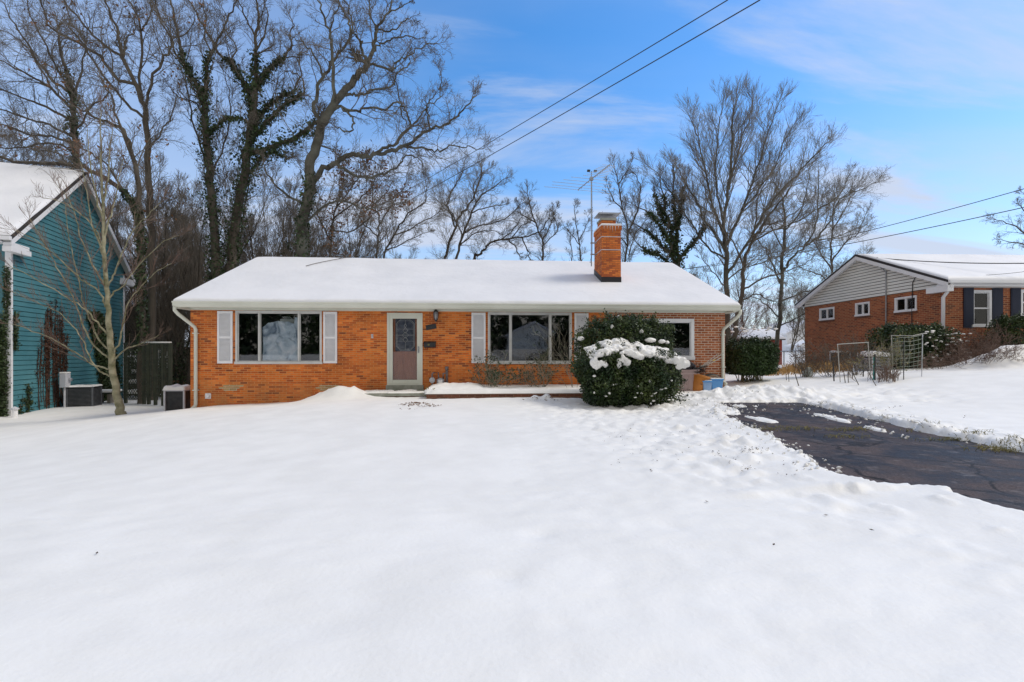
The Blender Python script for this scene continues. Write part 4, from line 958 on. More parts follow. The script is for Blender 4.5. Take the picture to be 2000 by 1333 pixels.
# gable siding
mb = MB(); mb.prism([(0, RB), (RD, RB), (RD, REZ - .05), (RD / 2, RRZ - .16), (0, REZ - .05)], 'x', .01, .2); mb.build('gable_wall', M['shingle'], rh)  # dark backing colour deepens the shade lines between the siding boards
mb = MB(); z = RB; ex = .135; sl = (RRZ - REZ) / (RD / 2 + .5)
while z < RRZ - .22:
    def lim(zz): q = max(0, (zz - (REZ + .03)) / sl); return q, RD - q
    a0, b0_ = lim(z); a1, b1_ = lim(z + ex)
    if b1_ - a1 > .1:
        zb = z + .026; mb.quad((-.03, a0, zb), (-.03, b0_, zb), (-.014, b1_, z + ex), (-.014, a1, z + ex)); mb.quad((.008, a0, zb), (.008, b0_, zb), (-.03, b0_, zb), (-.03, a0, zb)); mb.quad((.008, a1, z + ex), (-.014, a1, z + ex), (-.014, b1_, z + ex), (.008, b1_, z + ex))
    z += ex
mb.build('siding', M['gsid'], rh, fix=False)
mb = MB(); mb.prism([(-.5, REZ), (RD / 2, RRZ), (RD + .5, REZ), (RD + .5, REZ - .08), (RD / 2, RRZ - .1), (-.5, REZ - .08)], 'x', -.28, 14.3); rr_ = mb.build('roof', M['shingle'], rh)
roof_snow(rr_, -.24, 14.3, -.5, RD / 2, REZ + .01, RRZ + .01, RD + .5, .10, n1=60, n2=40, seed=51)
mb = MB(); mb.prism([(-.5, REZ - .25), (-.5, REZ - .085), (RD / 2, RRZ - .105), (RD + .5, REZ - .085), (RD + .5, REZ - .25), (RD / 2, RRZ - .28)], 'x', -.277, -.25); mb.build('rake_board', M['white'], rh)
mb = MB(); mb.prism([(-.45, REZ - .17), (-.45, REZ - .14), (RD / 2, RRZ - .16), (RD + .45, REZ - .14), (RD + .45, REZ - .17), (RD / 2, RRZ - .19)], 'x', -.248, -.024); mb.build('soffit', M['white'], rh)
mb = MB(); mb.box(-.22, 14, -.42, -.004, RB - .02, REZ - .09); mb.build('frieze_board', M['white'], rh)
mb = MB(); mb.box(-.25, 14.3, -.60, -.502, REZ - .12, REZ - .0); mb.build('gutter', M['white'], rh, bevel=.01)
mb = MB(); mb.box(-.26, -.02, -.5, .42, REZ - .42, REZ - .19); mb.build('eave_return', M['white'], rh)
mb = MB(); mb.tube([(-.12, -.5, REZ - .1), (-.12, -.5, REZ - .25), (-.07, -.12, REZ - .62), (-.07, -.10, 1.0)], .06, 8); mb.build('downspout', M['white'], rh, smooth=True)
# service mast, cables and meter loop on the gable wall
ta, za = RF.side(1733, 520); tb_, zb_ = RF.side(1716, 507)
mb = MB(); mb.tube([(-.09, tb_, zb_), (-.16, tb_ - .12, zb_ + .06), (-.14, ta + .25, za + .02), (-.06, ta, za - .25), (-.06, ta, 2.0)], .028, 8); mb.build('service_mast', M['gal'], rh, smooth=True)
mb = MB(); mb.box(-.12, -.02, tb_ - .1, tb_ + .35, zb_ - .12, zb_ - .04); mb.build('weatherhead', M['gal'], rh)
tc_, zc_ = RF.side(1795, 532)
mb = MB(); mb.tube([(-.04, tc_, zc_), (-.05, tc_ + .25, zc_ - .4), (-.04, tc_ + .3, 3.0), (-.04, tc_ + .28, 2.0)], .016, 6); mb.build('cable', M['wire'], rh)
def wire(name, pts, label, cat='power line', r=.012, sag=.0, group=None):
    a, c = Vector(pts[0]), Vector(pts[1]); P_ = []
    for i in range(41):
        u_ = i / 40; q = a.lerp(c, u_); q.z -= sag * 4 * u_ * (1 - u_); P_.append(q - a)
    mb = MB(); mb.tube(P_, r, 5); o_ = mb.build(name, M['wire'], None, loc=a); tag(o_, label, cat, group); return o_
wire('power_line', (at(1422, 0, 12), at(600, 475, 60)), 'upper of the two black wires crossing the sky above the roof', r=.014, sag=.35)
wire('power_line', (at(1485, 0, 12), at(600, 493, 60)), 'lower of the two black wires crossing the sky above the roof', r=.016, sag=.35)
wire('power_line', (at(2060, 352, 22), at(1150, 540, 60)), 'upper black wire sagging past the bare trees on the right', r=.020, sag=1.2)
wire('power_line', (at(2060, 392, 22), at(1150, 535, 60)), 'lower black wire sagging past the bare trees on the right', r=.022, sag=1.0)
wp_ = RF.w(-.16, tb_ - .12, zb_ + .04); wire('service_cable', (wp_, at(2080, 513, 17.5)), 'thick service cable running over the snowy roof to the gable mast', 'cable', r=.02, sag=.12)
wp_ = RF.w(-.05, tc_, zc_); wire('service_cable', (wp_, at(2080, 517, 17.3)), 'thin lower cable running over the snowy roof to the gable end', 'cable', r=.008, sag=.25)

# ------------------------------------------------------------------ red shed, far white houses, fence
p = at(1527, 712, 34); g_ = .62
rsd = empty('red_shed', (p.x, p.y, g_), .05); tag(rsd, 'small red garden shed with a snowy roof behind the hedge', 'shed')
mb = MB(); mb.box(-5, 0, 0, 3, -.3, 1.90); mb.build('wall', M['redshed'], rsd)
mb = MB(); mb.prism([(-.25, 1.86), (1.5, 2.62), (3.25, 1.86), (3.25, 1.80), (1.5, 2.5), (-.25, 1.80)], 'x', -5.2, .12); r_ = mb.build('roof', M['shingle'], rsd)
roof_snow(r_, -5.25, .15, -.28, 1.5, 1.87, 2.63, 3.28, .12, n1=20, n2=20, seed=71)
mb = MB(); mb.box(-.06, .012, -.012, .06, -.2, 1.8); mb.box(-5, .01, -.012, -.001, 1.70, 1.80); mb.build('trim', M['redshed'], rsd)
def far_house(px, py, d, w_, dp, h, rr, rz, label, wins=True):
    p = at(px, py, d); r_ = empty('white_house', (p.x, p.y, p.z), rz); tag(r_, label, 'house')
    mb = MB(); mb.box(0, w_, 0, dp, -2, h); mb.prism([(0, h), (w_, h), (w_ / 2, h + rr)], 'y', 0, dp); mb.build('wall', M['white'], r_)
    mb = MB(); mb.prism([(-.4, h - .1), (w_ / 2, h + rr), (w_ + .4, h - .1), (w_ + .4, h + .15), (w_ / 2, h + rr + .25), (-.4, h + .15)], 'y', -.4, dp + .4); mb.build('roof', M['roof_snow'], r_)
    if wins:
        for x in (w_ * .22, w_ * .62):
            for z in (.9, 3.3):
                if z + 1.2 < h: 
                    mb = MB(); mb.box(x, x + .9, -.03, 0, z, z + 1.2); mb.build('window', M['navy'], r_)
    return r_
far_house(1537, 712, 70, 6.5, 9, 4.4, 1.9, .05, 'far white house with a gable end seen past the red shed')
far_house(1568, 712, 62, 8, 8, 2.4, 1.5, -.3, 'low white house with snowy roof beside the red brick corner')
far_house(1500, 712, 95, 12, 8, 5.2, 2.2, .3, 'farthest white house behind the red shed roof', False)
cf = empty('chain_link_fence', at(1512, 700, 32)); tag(cf, 'chain link fence with a thin top rail behind the dry grass', 'fence'); fo = Vector(cf.location)
A_ = at(1510, 687, 32) - fo; B_ = at(1578, 685, 29.5) - fo
mb = MB(); mb.tube([A_, B_], .03, 6); mb.build('top_rail', M['gal'], cf)
for k in (0, .33, .66, 1): q = A_.lerp(B_, k); mb = MB(); mb.tube([q, q - Vector((0, 0, 1.4))], .035, 6); mb.build('post', M['gal'], cf)
mb = MB(); LL = (B_ - A_).length; k = -1.2
while k < LL:
    for s_ in (0, 1):
        u0, u1 = max(k, 0) / LL, min(k + 1.2, LL) / LL; za, zb_ = (max(k, 0) - k), (min(k + 1.2, LL) - k)
        if u1 > u0: 
            q0, q1 = A_.lerp(B_, u0), A_.lerp(B_, u1); f0 = (1.2 - za, 1.2 - zb_) if s_ else (za, zb_)
            mb.tube([q0 - Vector((0, 0, f0[0])), q1 - Vector((0, 0, f0[1]))], .003, 3, cap=False)
    k += .09
mb.build('wire_mesh', M['gal'], cf)
# ------------------------------------------------------------------ bare trees
def catmull(P, sub):
    out = []
    n = len(P)
    for i in range(n - 1):
        p0, p1, p2, p3 = P[max(i - 1, 0)], P[i], P[i + 1], P[min(i + 2, n - 1)]
        for k in range(sub):
            t = k / sub
            out.append(0.5 * ((2 * p1) + (p2 - p0) * t + (2 * p0 - 5 * p1 + 4 * p2 - p3) * t * t + (3 * p1 - p0 - 3 * p2 + p3) * t ** 3))
    out.append(P[-1]); return np.array(out)

class Grow:
    """grows side branches and twigs from limbs; every branch is a polyline with radii"""
    def __init__(g, seed, up=.25, wig=.22, ang=(28, 62), twig=.006, dens=1.0):
        g.r = random.Random(seed); g.up, g.wig, g.ang, g.twig, g.dens = up, wig, ang, twig, dens; g.big = []; g.small = []
    def branch(g, p, d, L, r, lev):
        rr = g.r; n = 6 if lev == 0 else (5 if lev == 1 else 4 if lev == 2 else 3)
        pts = [p]; st = L / (n - 1); x, y, z = p; dx, dy, dz = d
        dirs = [d]
        for i in range(n - 1):
            w_ = g.wig * (1.0 if lev < 2 else .8)
            dx += rr.gauss(0, w_); dy += rr.gauss(0, w_); dz += rr.gauss(0, w_) + g.up * .35
            l = math.sqrt(dx * dx + dy * dy + dz * dz); dx /= l; dy /= l; dz /= l
            x += dx * st; y += dy * st; z += dz * st; pts.append((x, y, z)); dirs.append((dx, dy, dz))
        tip = max(g.twig * .5, r * .28); rad = [r + (tip - r) * i / (n - 1) for i in range(n)]
        (g.big if lev == 0 else g.small).append((np.array(pts), np.array(rad)))
        if lev >= g.maxlev: return
        k = [8, 7, 6][min(lev, 2)] * g.dens; k = int(k) + (rr.random() < k % 1)
        for c in range(k):
            f = .22 + .78 * (c + rr.random()) / k; i = min(int(f * (n - 1)), n - 2); u = f * (n - 1) - i
            q = tuple(pts[i][a] + (pts[i + 1][a] - pts[i][a]) * u for a in range(3))
            g.branch(q, g.fork(dirs[i + 1]), L * rr.uniform(.36, .70) * (1.15 - .45 * f), max(g.twig, rad[i] * .55), lev + 1)
    def fork(g, d, lo=None, hi=None):
        rr = g.r; a = R(rr.uniform(lo or g.ang[0], hi or g.ang[1]))
        v = Vector(d); o = v.orthogonal().normalized(); o.rotate(Matrix.Rotation(rr.uniform(0, 2 * math.pi), 3, v))
        q = v * math.cos(a) + o * math.sin(a); return tuple(q.normalized())
    def limb(g, P, Rr, dens, start=.3, lmax=2.6, lfac=.5, lev=1, rmin=0):
        """side branches along a given limb"""
        seg = np.linalg.norm(np.diff(P, axis=0), axis=1); tot = seg.sum(); cum = np.concatenate([[0], np.cumsum(seg)])
        m = int(tot * (1 - start) * dens * 1.45 * g.dens) + 1
        for k in range(m):
            f = start + (1 - start) * (k + g.r.random()) / m; s_ = f * tot; i = min(np.searchsorted(cum, s_) - 1, len(seg) - 1); i = max(i, 0)
            u = (s_ - cum[i]) / (seg[i] + 1e-9); q = P[i] + (P[i + 1] - P[i]) * u; d = (P[i + 1] - P[i]) / (seg[i] + 1e-9)
            L = min(lmax, tot * lfac) * g.r.uniform(.45, 1.0) * (1.15 - .7 * f)
            g.branch(tuple(q), g.fork(tuple(d)), L, max(g.twig * 1.2, min(Rr[i] * .5, .012 + .010 * L)), lev)
        # the tip goes on as a spray
        d = P[-1] - P[-2]; d /= np.linalg.norm(d)
        for _ in range(3): g.branch(tuple(P[-1]), g.fork(tuple(d), 5, 30), min(lmax, tot * lfac) * .4, Rr[-1] * .8, lev)

def tree_from(name, label, cat, depth, limbs, seed, dens=1.3, bark='bark', twigm='twig', up=.3, wig=.14, lmax=2.6, twig=.006, jit=.035, zjit=.7, leafy=0, group=None, maxlev=3, sway=.35, ang=(28, 62), base=None, ivy=None, ivy_n=230, ivy_s=.075, rs=.54):
    """limbs: (points px,py, radius at start in px, radius at end in px, options); the first one is the trunk"""
    rr = random.Random(seed); g = Grow(seed, up, wig, ang, twig, 1.0); g.maxlev = maxlev
    L0 = limbs[0]; d0 = depth; p = at(*L0[0][0], d0)
    g0 = base if base is not None else float(base_z(np.array([p.x]), np.array([p.y]))[0]) - .3
    org = np.array([p.x, p.y, g0]); big = []; done = []
    for li, lm in enumerate(limbs):
        pts, r0, r1 = lm[0], lm[1], lm[2]; op = lm[3] if len(lm) > 3 else {}
        W_ = []
        # the limb starts at the depth the parent has there
        if li == 0: dd = d0
        else:
            best = None
            for (PP, RR) in done:
                sx = 1000 + F * PP[:, 0] / PP[:, 1]; sy = HY - F * (PP[:, 2] - CZ) / PP[:, 1]
                e = (sx - pts[0][0]) ** 2 + (sy - pts[0][1]) ** 2; k = int(e.argmin())
                if best is None or e[k] < best[0]: best = (e[k], PP[k, 1])
            dd = best[1]
        lean = op.get('lean', rr.uniform(-sway, sway) if li else 0.0)
        acc = 0
        for k, q in enumerate(pts):
            if k: acc += math.hypot(q[0] - pts[k - 1][0], q[1] - pts[k - 1][1]) / F * dd
            W_.append(np.array(at(q[0], q[1], max(4, dd + lean * acc))))
        if li == 0:
            low = W_[0].copy(); low[2] = g0; 
            if W_[0][2] > g0 + .3: W_ = [low] + W_
        W_ = np.array(W_); P = catmull(W_, 4); n = len(P); P[1:-1] += np.array([[rr.gauss(0, jit) for _ in range(3)] for _ in range(n - 2)])
        k_ = rs * (1.15 if li == 0 else 1); rad = np.linspace(r0 * k_, r1 * k_ * .85, n) / F * dd
        if li == 0:
            rad = rad.copy(); rad[:4] *= np.linspace(1.25, 1.0, 4)
        big.append((P, rad)); done.append((P, rad))
        g.limb(P, rad, op.get('dens', dens), op.get('start', .45 if li == 0 else .18), lmax=op.get('lmax', lmax))
    root = empty(name, org); tag(root, label, cat, group)
    sh_ = lambda Ls: [(a - org, b) for a, b in Ls]
    V_, f_ = tubes_np(sh_(big), 9); np_mesh('trunk', V_, f_, M[bark], root, smooth=True)
    V_, f_ = tubes_np(sh_(g.big + g.small), 3); 
    np_mesh('crown', V_, f_, M[twigm], root)
    if leafy:
        C = np.array([g.small[rr.randrange(len(g.small))][0][-1] for _ in range(leafy)]) - org
        C = np.repeat(C, 3, 0) + npr.normal(size=(leafy * 3, 3)) * .12
        V_, f_ = leaves_np(C, .07); np_mesh('leaves', V_, f_, M['dead'], root)
    if ivy:
        C = []
        for li, a0, a1, sp_ in ivy:
            P, rad = done[li]; n = len(P); i0, i1 = int(a0 * (n - 1)), int(a1 * (n - 1)); PP = P[i0:i1 + 1]; RR = rad[i0:i1 + 1]
            seg = np.linalg.norm(np.diff(PP, axis=0), axis=1); m_ = int(seg.sum() * ivy_n)
            k = npr.choice(len(seg), m_, p=seg / seg.sum()); u = npr.random(m_)[:, None]; q = PP[k] * (1 - u) + PP[k + 1] * u
            cl_ = fbm(q[:, 2] * 1.3, q[:, 0] * 1.3, li, 3)[:, None]
            v_ = npr.normal(size=(m_, 3)); v_ /= np.linalg.norm(v_, axis=1, keepdims=True)
            C.append(q + v_ * (RR[k][:, None] + sp_ * npr.random((m_, 1)) ** 1.5 * (.3 + 1.6 * cl_)))
        V_, f_ = leaves_np(np.concatenate(C) - org, ivy_s); np_mesh('ivy', V_, f_, M['ivy'], root)
    return root

# --- behind the teal house
tree_from('oak_tree', 'spreading bare tree whose limbs fan out left above the teal roof', 'tree', 25, [
    ([(152, 400), (146, 293), (143, 230), (143, 180), (132, 150), (120, 100), (112, 60)], 11, 3),
    ([(142, 215), (100, 175), (60, 148), (20, 128), (-30, 100)], 5, 2), ([(140, 185), (95, 150), (60, 95), (30, 50), (10, 10)], 5, 1.6),
    ([(145, 240), (90, 210), (40, 190), (-20, 165)], 5, 2), ([(147, 270), (95, 245), (50, 232), (0, 215), (-40, 205)], 4.5, 2),
    ([(148, 285), (100, 268), (55, 262), (10, 245), (-30, 240)], 4.5, 2), ([(150, 300), (110, 280), (60, 285), (20, 290), (-30, 285)], 4, 2),
    ([(143, 200), (120, 150), (90, 90), (60, 30), (50, -20)], 4.5, 1.5), ([(143, 190), (160, 140), (165, 90), (175, 40)], 4, 1.4),
    ([(147, 260), (175, 215), (205, 190), (220, 150)], 3.5, 1.4), ([(100, 175), (70, 120), (40, 80), (5, 60)], 3, 1.2)],
    101, dens=2.0, lmax=3.0, wig=.16, up=.18, ivy=[(0, .05, .75, .25)])
tree_from('oak_tree', 'tall straight bare tree with a forked upper crown left of the ivy trunks', 'tree', 23, [
    ([(297, 620), (296, 470), (293, 413), (291, 330), (286, 235), (277, 200), (262, 160), (240, 115)], 12, 6),
    ([(240, 115), (228, 60), (212, 20), (200, -30)], 5.5, 2.5), ([(278, 195), (272, 150), (277, 60), (262, 22), (235, -25)], 5, 2.5),
    ([(281, 225), (290, 182), (316, 118), (330, 100), (334, 80), (316, 45), (305, 10), (310, -30)], 5, 2),
    ([(277, 60), (290, 40), (295, 10), (292, -20)], 3, 1.5), ([(240, 115), (195, 80), (155, 40), (120, -5)], 5, 2.5),
    ([(265, 165), (225, 150), (195, 110), (140, 78), (100, 55), (85, 20), (75, -20)], 6, 2.5), ([(285, 232), (245, 200), (205, 150), (165, 90), (140, 60), (135, 30)], 5, 2),
    ([(334, 80), (370, 55), (385, 20)], 2.5, 1.2), ([(240, 115), (248, 75), (262, 60), (262, 30)], 3, 1.2), ([(290, 290), (330, 235), (350, 180)], 3, 1.2)],
    102, dens=2.0, leafy=160, up=.2)
tree_from('oak_tree', 'dark leaning bare tree with a low limb arching left over the teal roof', 'tree', 20.5, [
    ([(276, 640), (272, 440), (262, 400), (240, 375), (190, 338), (140, 322), (60, 317), (-40, 305)], 10, 4.5, {'start': .5, 'lean': -.05}),
    ([(275, 430), (268, 350), (255, 290), (240, 255), (210, 240), (180, 228), (165, 205)], 9, 3), ([(262, 318), (240, 260), (225, 225), (215, 185), (195, 150)], 5, 2),
    ([(140, 322), (110, 300), (60, 290), (20, 280)], 3, 1.2), ([(240, 375), (215, 330), (180, 300), (150, 290)], 4, 1.5), ([(180, 228), (140, 205), (110, 170), (95, 150)], 3, 1.2)],
    103, dens=1.5, leafy=80, ivy=[(0, .1, .5, .12)])
# --- the two ivy trunks
tree_from('ivy_tree', 'ivy clad forked trunk, the left one of the pair behind the roof', 'tree', 24, [
    ([(422, 560), (421, 529), (414, 390), (407, 320), (402, 250), (400, 200)], 15, 10, {'start': .6}),
    ([(400, 205), (388, 170), (372, 150), (358, 122), (352, 89), (342, 50), (335, 10), (325, -20)], 8.5, 3), ([(400, 200), (402, 150), (405, 120), (414, 102), (427, 74), (445, 40), (460, 5)], 7, 2.5),
    ([(358, 122), (345, 105), (330, 60), (300, 20)], 3.5, 1.5), ([(405, 260), (440, 235), (470, 232), (485, 240)], 4, 2), ([(403, 230), (380, 200), (350, 190), (330, 170)], 3.5, 1.5),
    ([(414, 102), (400, 70), (402, 30), (395, -10)], 3, 1.5), ([(407, 330), (385, 270), (370, 200), (365, 140), (372, 80)], 4, 1.5), ([(410, 350), (440, 280), (450, 210), (440, 150)], 3.5, 1.5)],
    104, dens=2.2, lmax=2.6, up=.5, ivy=[(0, 0, 1, .42), (1, 0, .55, .25), (2, 0, .5, .22), (4, 0, .7, .2)])
tree_from('ivy_tree', 'massive ivy clad tree with a broad branching head in the middle of the wood', 'tree', 24.5, [
    ([(448, 560), (452, 510), (463, 424), (475, 355), (484, 296), (491, 250), (497, 200), (499, 160)], 17, 9, {'start': .6}),
    ([(499, 165), (500, 110), (500, 71), (507, 35), (500, 0), (505, -25)], 7, 2.5), ([(492, 245), (488, 189), (470, 153), (452, 125), (429, 107), (414, 82), (393, 46), (380, 20), (360, -10)], 7.5, 2.5),
    ([(497, 175), (516, 148), (539, 122), (555, 112), (569, 89), (568, 70), (572, 45)], 6.5, 2), ([(490, 262), (510, 225), (523, 209), (554, 186), (574, 176), (587, 145), (585, 110)], 6.5, 2.2),
    ([(490, 275), (520, 240), (539, 222), (569, 194), (590, 186), (594, 168), (585, 150), (560, 140)], 6.5, 2), ([(484, 300), (505, 298), (528, 288), (574, 270), (605, 247), (622, 235)], 8, 6),
    ([(555, 112), (580, 112), (582, 108)], 2.5, 1.5), ([(500, 71), (480, 40), (470, 10), (455, -15)], 3.5, 1.5), ([(500, 100), (520, 60), (522, 30), (515, 0)], 3.5, 1.5), ([(500, 110), (530, 90), (535, 70)], 3, 1.2),
    ([(475, 360), (500, 320), (530, 300), (560, 310)], 4, 2), ([(452, 125), (460, 90), (440, 60), (430, 20)], 3, 1.2)],
    105, dens=2.0, lmax=2.4, ivy=[(0, 0, 1, .5), (1, 0, .25, .3), (2, 0, .45, .25), (3, 0, .5, .22), (4, 0, .65, .28), (5, 0, .6, .26), (6, 0, 1, .42), (11, 0, 1, .4)], ivy_n=260)
# --- the great grey-limbed tree
T6 = [([(588, 560), (590, 490), (592, 430), (603, 370), (608, 320), (621, 281), (629, 242), (644, 219), (657, 199), (672, 178), (688, 158), (705, 140), (716, 125)], 14, 7.5, {'start': .5}),
    ([(603, 368), (620, 343), (645, 325), (662, 314), (690, 303), (710, 306), (730, 304), (757, 296), (790, 285), (815, 270), (840, 252), (862, 245), (882, 235), (905, 215), (926, 190)], 8, 2, {'dens': 2.0}),
    ([(730, 304), (750, 290), (775, 277), (800, 247), (796, 225), (787, 210), (780, 190), (770, 155)], 4.5, 1.4), ([(840, 252), (835, 225), (835, 205), (860, 190), (862, 150)], 2.6, 1.2), ([(790, 287), (835, 292), (862, 298), (880, 287), (910, 287), (935, 292)], 3, 1.2),
    ([(655, 318), (678, 335), (700, 346), (722, 347), (745, 342), (780, 322), (795, 303), (815, 306), (825, 320)], 4.5, 1.5), ([(800, 250), (825, 225), (840, 200), (850, 185)], 2.4, 1),
    ([(628, 236), (613, 213), (622, 178), (630, 150), (645, 130), (660, 105), (682, 72), (680, 40), (665, 10), (655, -20)], 5.5, 2), ([(650, 215), (652, 150), (646, 90), (642, 60), (628, 20), (622, -20)], 5, 2), ([(630, 150), (610, 105), (590, 85), (570, 72)], 3, 1.2), ([(643, 62), (655, 30), (660, -10)], 2.6, 1.2),
    ([(655, 200), (680, 185), (700, 184), (715, 182), (730, 177), (768, 167), (770, 150), (795, 132), (800, 115)], 4.2, 1.4), ([(648, 212), (665, 208), (690, 218), (715, 211), (752, 213), (780, 200), (785, 225), (800, 245)], 4, 1.4), ([(668, 210), (682, 222), (690, 232), (688, 248), (680, 258), (670, 254), (657, 250)], 3.2, 1.8, {'dens': .8}),
    ([(716, 125), (735, 126), (766, 138), (775, 124), (795, 112), (815, 98), (850, 85)], 3.8, 1.3), ([(716, 125), (730, 95), (735, 60), (738, 50), (760, 25), (763, -20)], 5.8, 2), ([(729, 100), (745, 85), (770, 76), (800, 72), (830, 80)], 3, 1.1), ([(738, 58), (765, 60), (790, 42), (805, 35)], 2.6, 1.1),
    ([(716, 120), (706, 95), (704, 82), (690, 60), (682, 25), (672, -10)], 4, 1.5), ([(714, 118), (690, 98), (683, 75)], 3, 1.3), ([(760, 25), (785, 15), (800, 5)], 2.2, 1), ([(735, 60), (724, 30), (720, -10)], 2.6, 1.2), ([(621, 281), (650, 298), (670, 312)], 2.5, 1),
    ([(597, 400), (560, 380), (530, 350), (515, 320)], 4, 1.5), ([(592, 440), (640, 400), (680, 395), (710, 410), (740, 400)], 3.5, 1.3)]
tree_from('oak_tree', 'great bare tree with long crooked grey limbs reaching right over the roof', 'tree', 22, T6, 106, rs=.72, dens=2.2, lmax=2.2, wig=.25, up=.22, bark='bark_grey', twigm='twig', jit=.045, sway=.3, ivy=[(0, 0, .35, .12)])
tree_from('thicket_tree', 'small rusty leaved tree below the long grey limb', 'tree', 25, [
    ([(640, 560), (645, 490), (650, 430), (668, 380), (672, 330)], 4, 2), ([(650, 430), (690, 400), (720, 370), (740, 340)], 3, 1.2), ([(645, 470), (620, 420), (610, 380)], 3, 1.2), ([(648, 450), (690, 450), (730, 420), (770, 400)], 3, 1.2), ([(655, 410), (700, 350), (715, 320)], 2.5, 1)],
    107, dens=2.6, leafy=650, lmax=2.0)
# --- over the roof, middle
tree_from('bare_tree', 'fine twin stemmed bare tree with a fan shaped crown above the middle of the roof', 'tree', 32, [
    ([(866, 540), (872, 497), (888, 451), (895, 427), (916, 400), (938, 354), (940, 330)], 5, 2), ([(890, 445), (877, 413), (876, 389), (890, 360), (903, 340), (906, 322)], 3.4, 1.4), ([(880, 520), (893, 499), (903, 462), (922, 416), (930, 395), (945, 378), (965, 365), (985, 350)], 5, 1.6),
    ([(908, 455), (935, 442), (965, 435), (997, 420), (1015, 400)], 3, 1.3), ([(922, 416), (950, 405), (985, 400)], 2.5, 1), ([(903, 462), (885, 420), (862, 390), (858, 370)], 2.6, 1), ([(930, 395), (925, 360), (955, 330)], 2.6, 1), ([(897, 480), (930, 455), (960, 452), (985, 458)], 2.6, 1)],
    108, dens=3.4, lmax=2.3, up=.35, twigm='twig_grey')
tree_from('bare_tree', 'low bare tree whose limbs arch to the right above the roof ridge', 'tree', 33, [
    ([(925, 520), (935, 500), (950, 482), (965, 470), (1000, 465), (1030, 462), (1055, 452), (1070, 430)], 4.5, 1.6), ([(965, 470), (985, 465), (1010, 440), (1025, 410)], 2.6, 1), ([(990, 468), (1005, 480), (1015, 500)], 3, 2), ([(1000, 465), (1020, 440), (1050, 430)], 2.4, 1), ([(1020, 463), (1030, 490), (1035, 505)], 2.5, 2)],
    109, dens=3.2, lmax=2.0, twigm='twig_grey')
tree_from('bare_tree', 'dark slim bare tree between the fan crowned tree and the antenna', 'tree', 33, [
    ([(1060, 540), (1060, 500), (1060, 473), (1046, 435), (1033, 400), (1030, 380)], 4, 1.6), ([(1060, 470), (1075, 440), (1085, 410)], 2.5, 1), ([(1046, 435), (1020, 420), (1010, 400)], 2.4, 1), ([(1060, 480), (1090, 450), (1078, 420)], 2, 1)],
    110, dens=3.6, lmax=2.0, up=.4)
tree_from('bare_tree', 'many branched bare tree just right of the great tree above the roof', 'tree', 28, [
    ([(735, 540), (736, 500), (738, 462), (741, 430), (730, 395), (727, 370)], 4, 1.6), ([(745, 540), (750, 497), (776, 449), (798, 416), (830, 395), (832, 360)], 4, 1.4), ([(741, 440), (765, 400), (790, 365), (795, 340)], 2.6, 1), ([(738, 462), (705, 430), (690, 400)], 2.6, 1), ([(770, 460), (815, 440), (850, 420), (870, 395)], 2.6, 1), ([(752, 490), (800, 470), (830, 455)], 2.5, 1), ([(730, 400), (760, 370), (770, 340)], 2, 1)],
    111, dens=3.4, lmax=2.4, up=.4, twigm='twig_grey')
tree_from('bare_tree', 'slender young bare tree left of the antenna mast', 'tree', 34, [([(1134, 540), (1134, 500), (1131, 470), (1124, 430), (1122, 405)], 3, 1), ([(1131, 470), (1145, 440), (1150, 420)], 1.8, .8), ([(1133, 480), (1110, 450), (1100, 440)], 1.8, .8), ([(1116, 540), (1117, 500), (1115, 470), (1112, 450)], 2.2, .8)], 112, dens=2.2, lmax=1.4, up=.45)
tree_from('bare_tree', 'rounded bare tree between the antenna mast and the ivy covered tree', 'tree', 31, [
    ([(1222, 560), (1223, 500), (1226, 450), (1214, 403), (1207, 360), (1200, 330)], 4, 1.4), ([(1226, 455), (1245, 410), (1250, 370), (1240, 340)], 3, 1.2), ([(1214, 410), (1195, 385), (1185, 360)], 2.4, 1), ([(1228, 500), (1240, 460), (1262, 430)], 2.6, 1), ([(1224, 480), (1200, 450), (1182, 430)], 2.2, 1), ([(1207, 360), (1225, 335), (1235, 310)], 2, 1)],
    113, dens=3.8, lmax=2.2, up=.3, twigm='twig_grey')
# --- ivy covered tree right of the chimney
tree_from('ivy_tree', 'ivy covered tree with several dark leafy stems right of the chimney', 'tree', 27, [
    ([(1330, 580), (1325, 520), (1320, 480), (1322, 461), (1316, 396), (1315, 331)], 7, 2.5, {'start': .7}), ([(1320, 490), (1312, 450), (1300, 414), (1290, 355)], 5, 2), ([(1322, 450), (1328, 420), (1330, 390), (1341, 350)], 4.5, 2), ([(1318, 500), (1304, 468), (1275, 425), (1242, 403)], 5, 1.6), ([(1320, 515), (1297, 486), (1268, 454), (1236, 436)], 5, 1.6),
    ([(1322, 510), (1350, 480), (1372, 450), (1380, 400)], 4.5, 2), ([(1322, 540), (1290, 500), (1262, 490), (1240, 470)], 4, 1.5), ([(1300, 440), (1285, 400), (1278, 380)], 3, 1.5)],
    114, dens=2.6, lmax=1.8, twig=.006, ivy=[(0, 0, .9, .24), (1, 0, .85, .20), (2, 0, .9, .18), (3, 0, .8, .22), (4, 0, .75, .22), (5, .1, .8, .18), (6, 0, .8, .24), (7, 0, 1, .14)], ivy_n=260, ivy_s=.075)
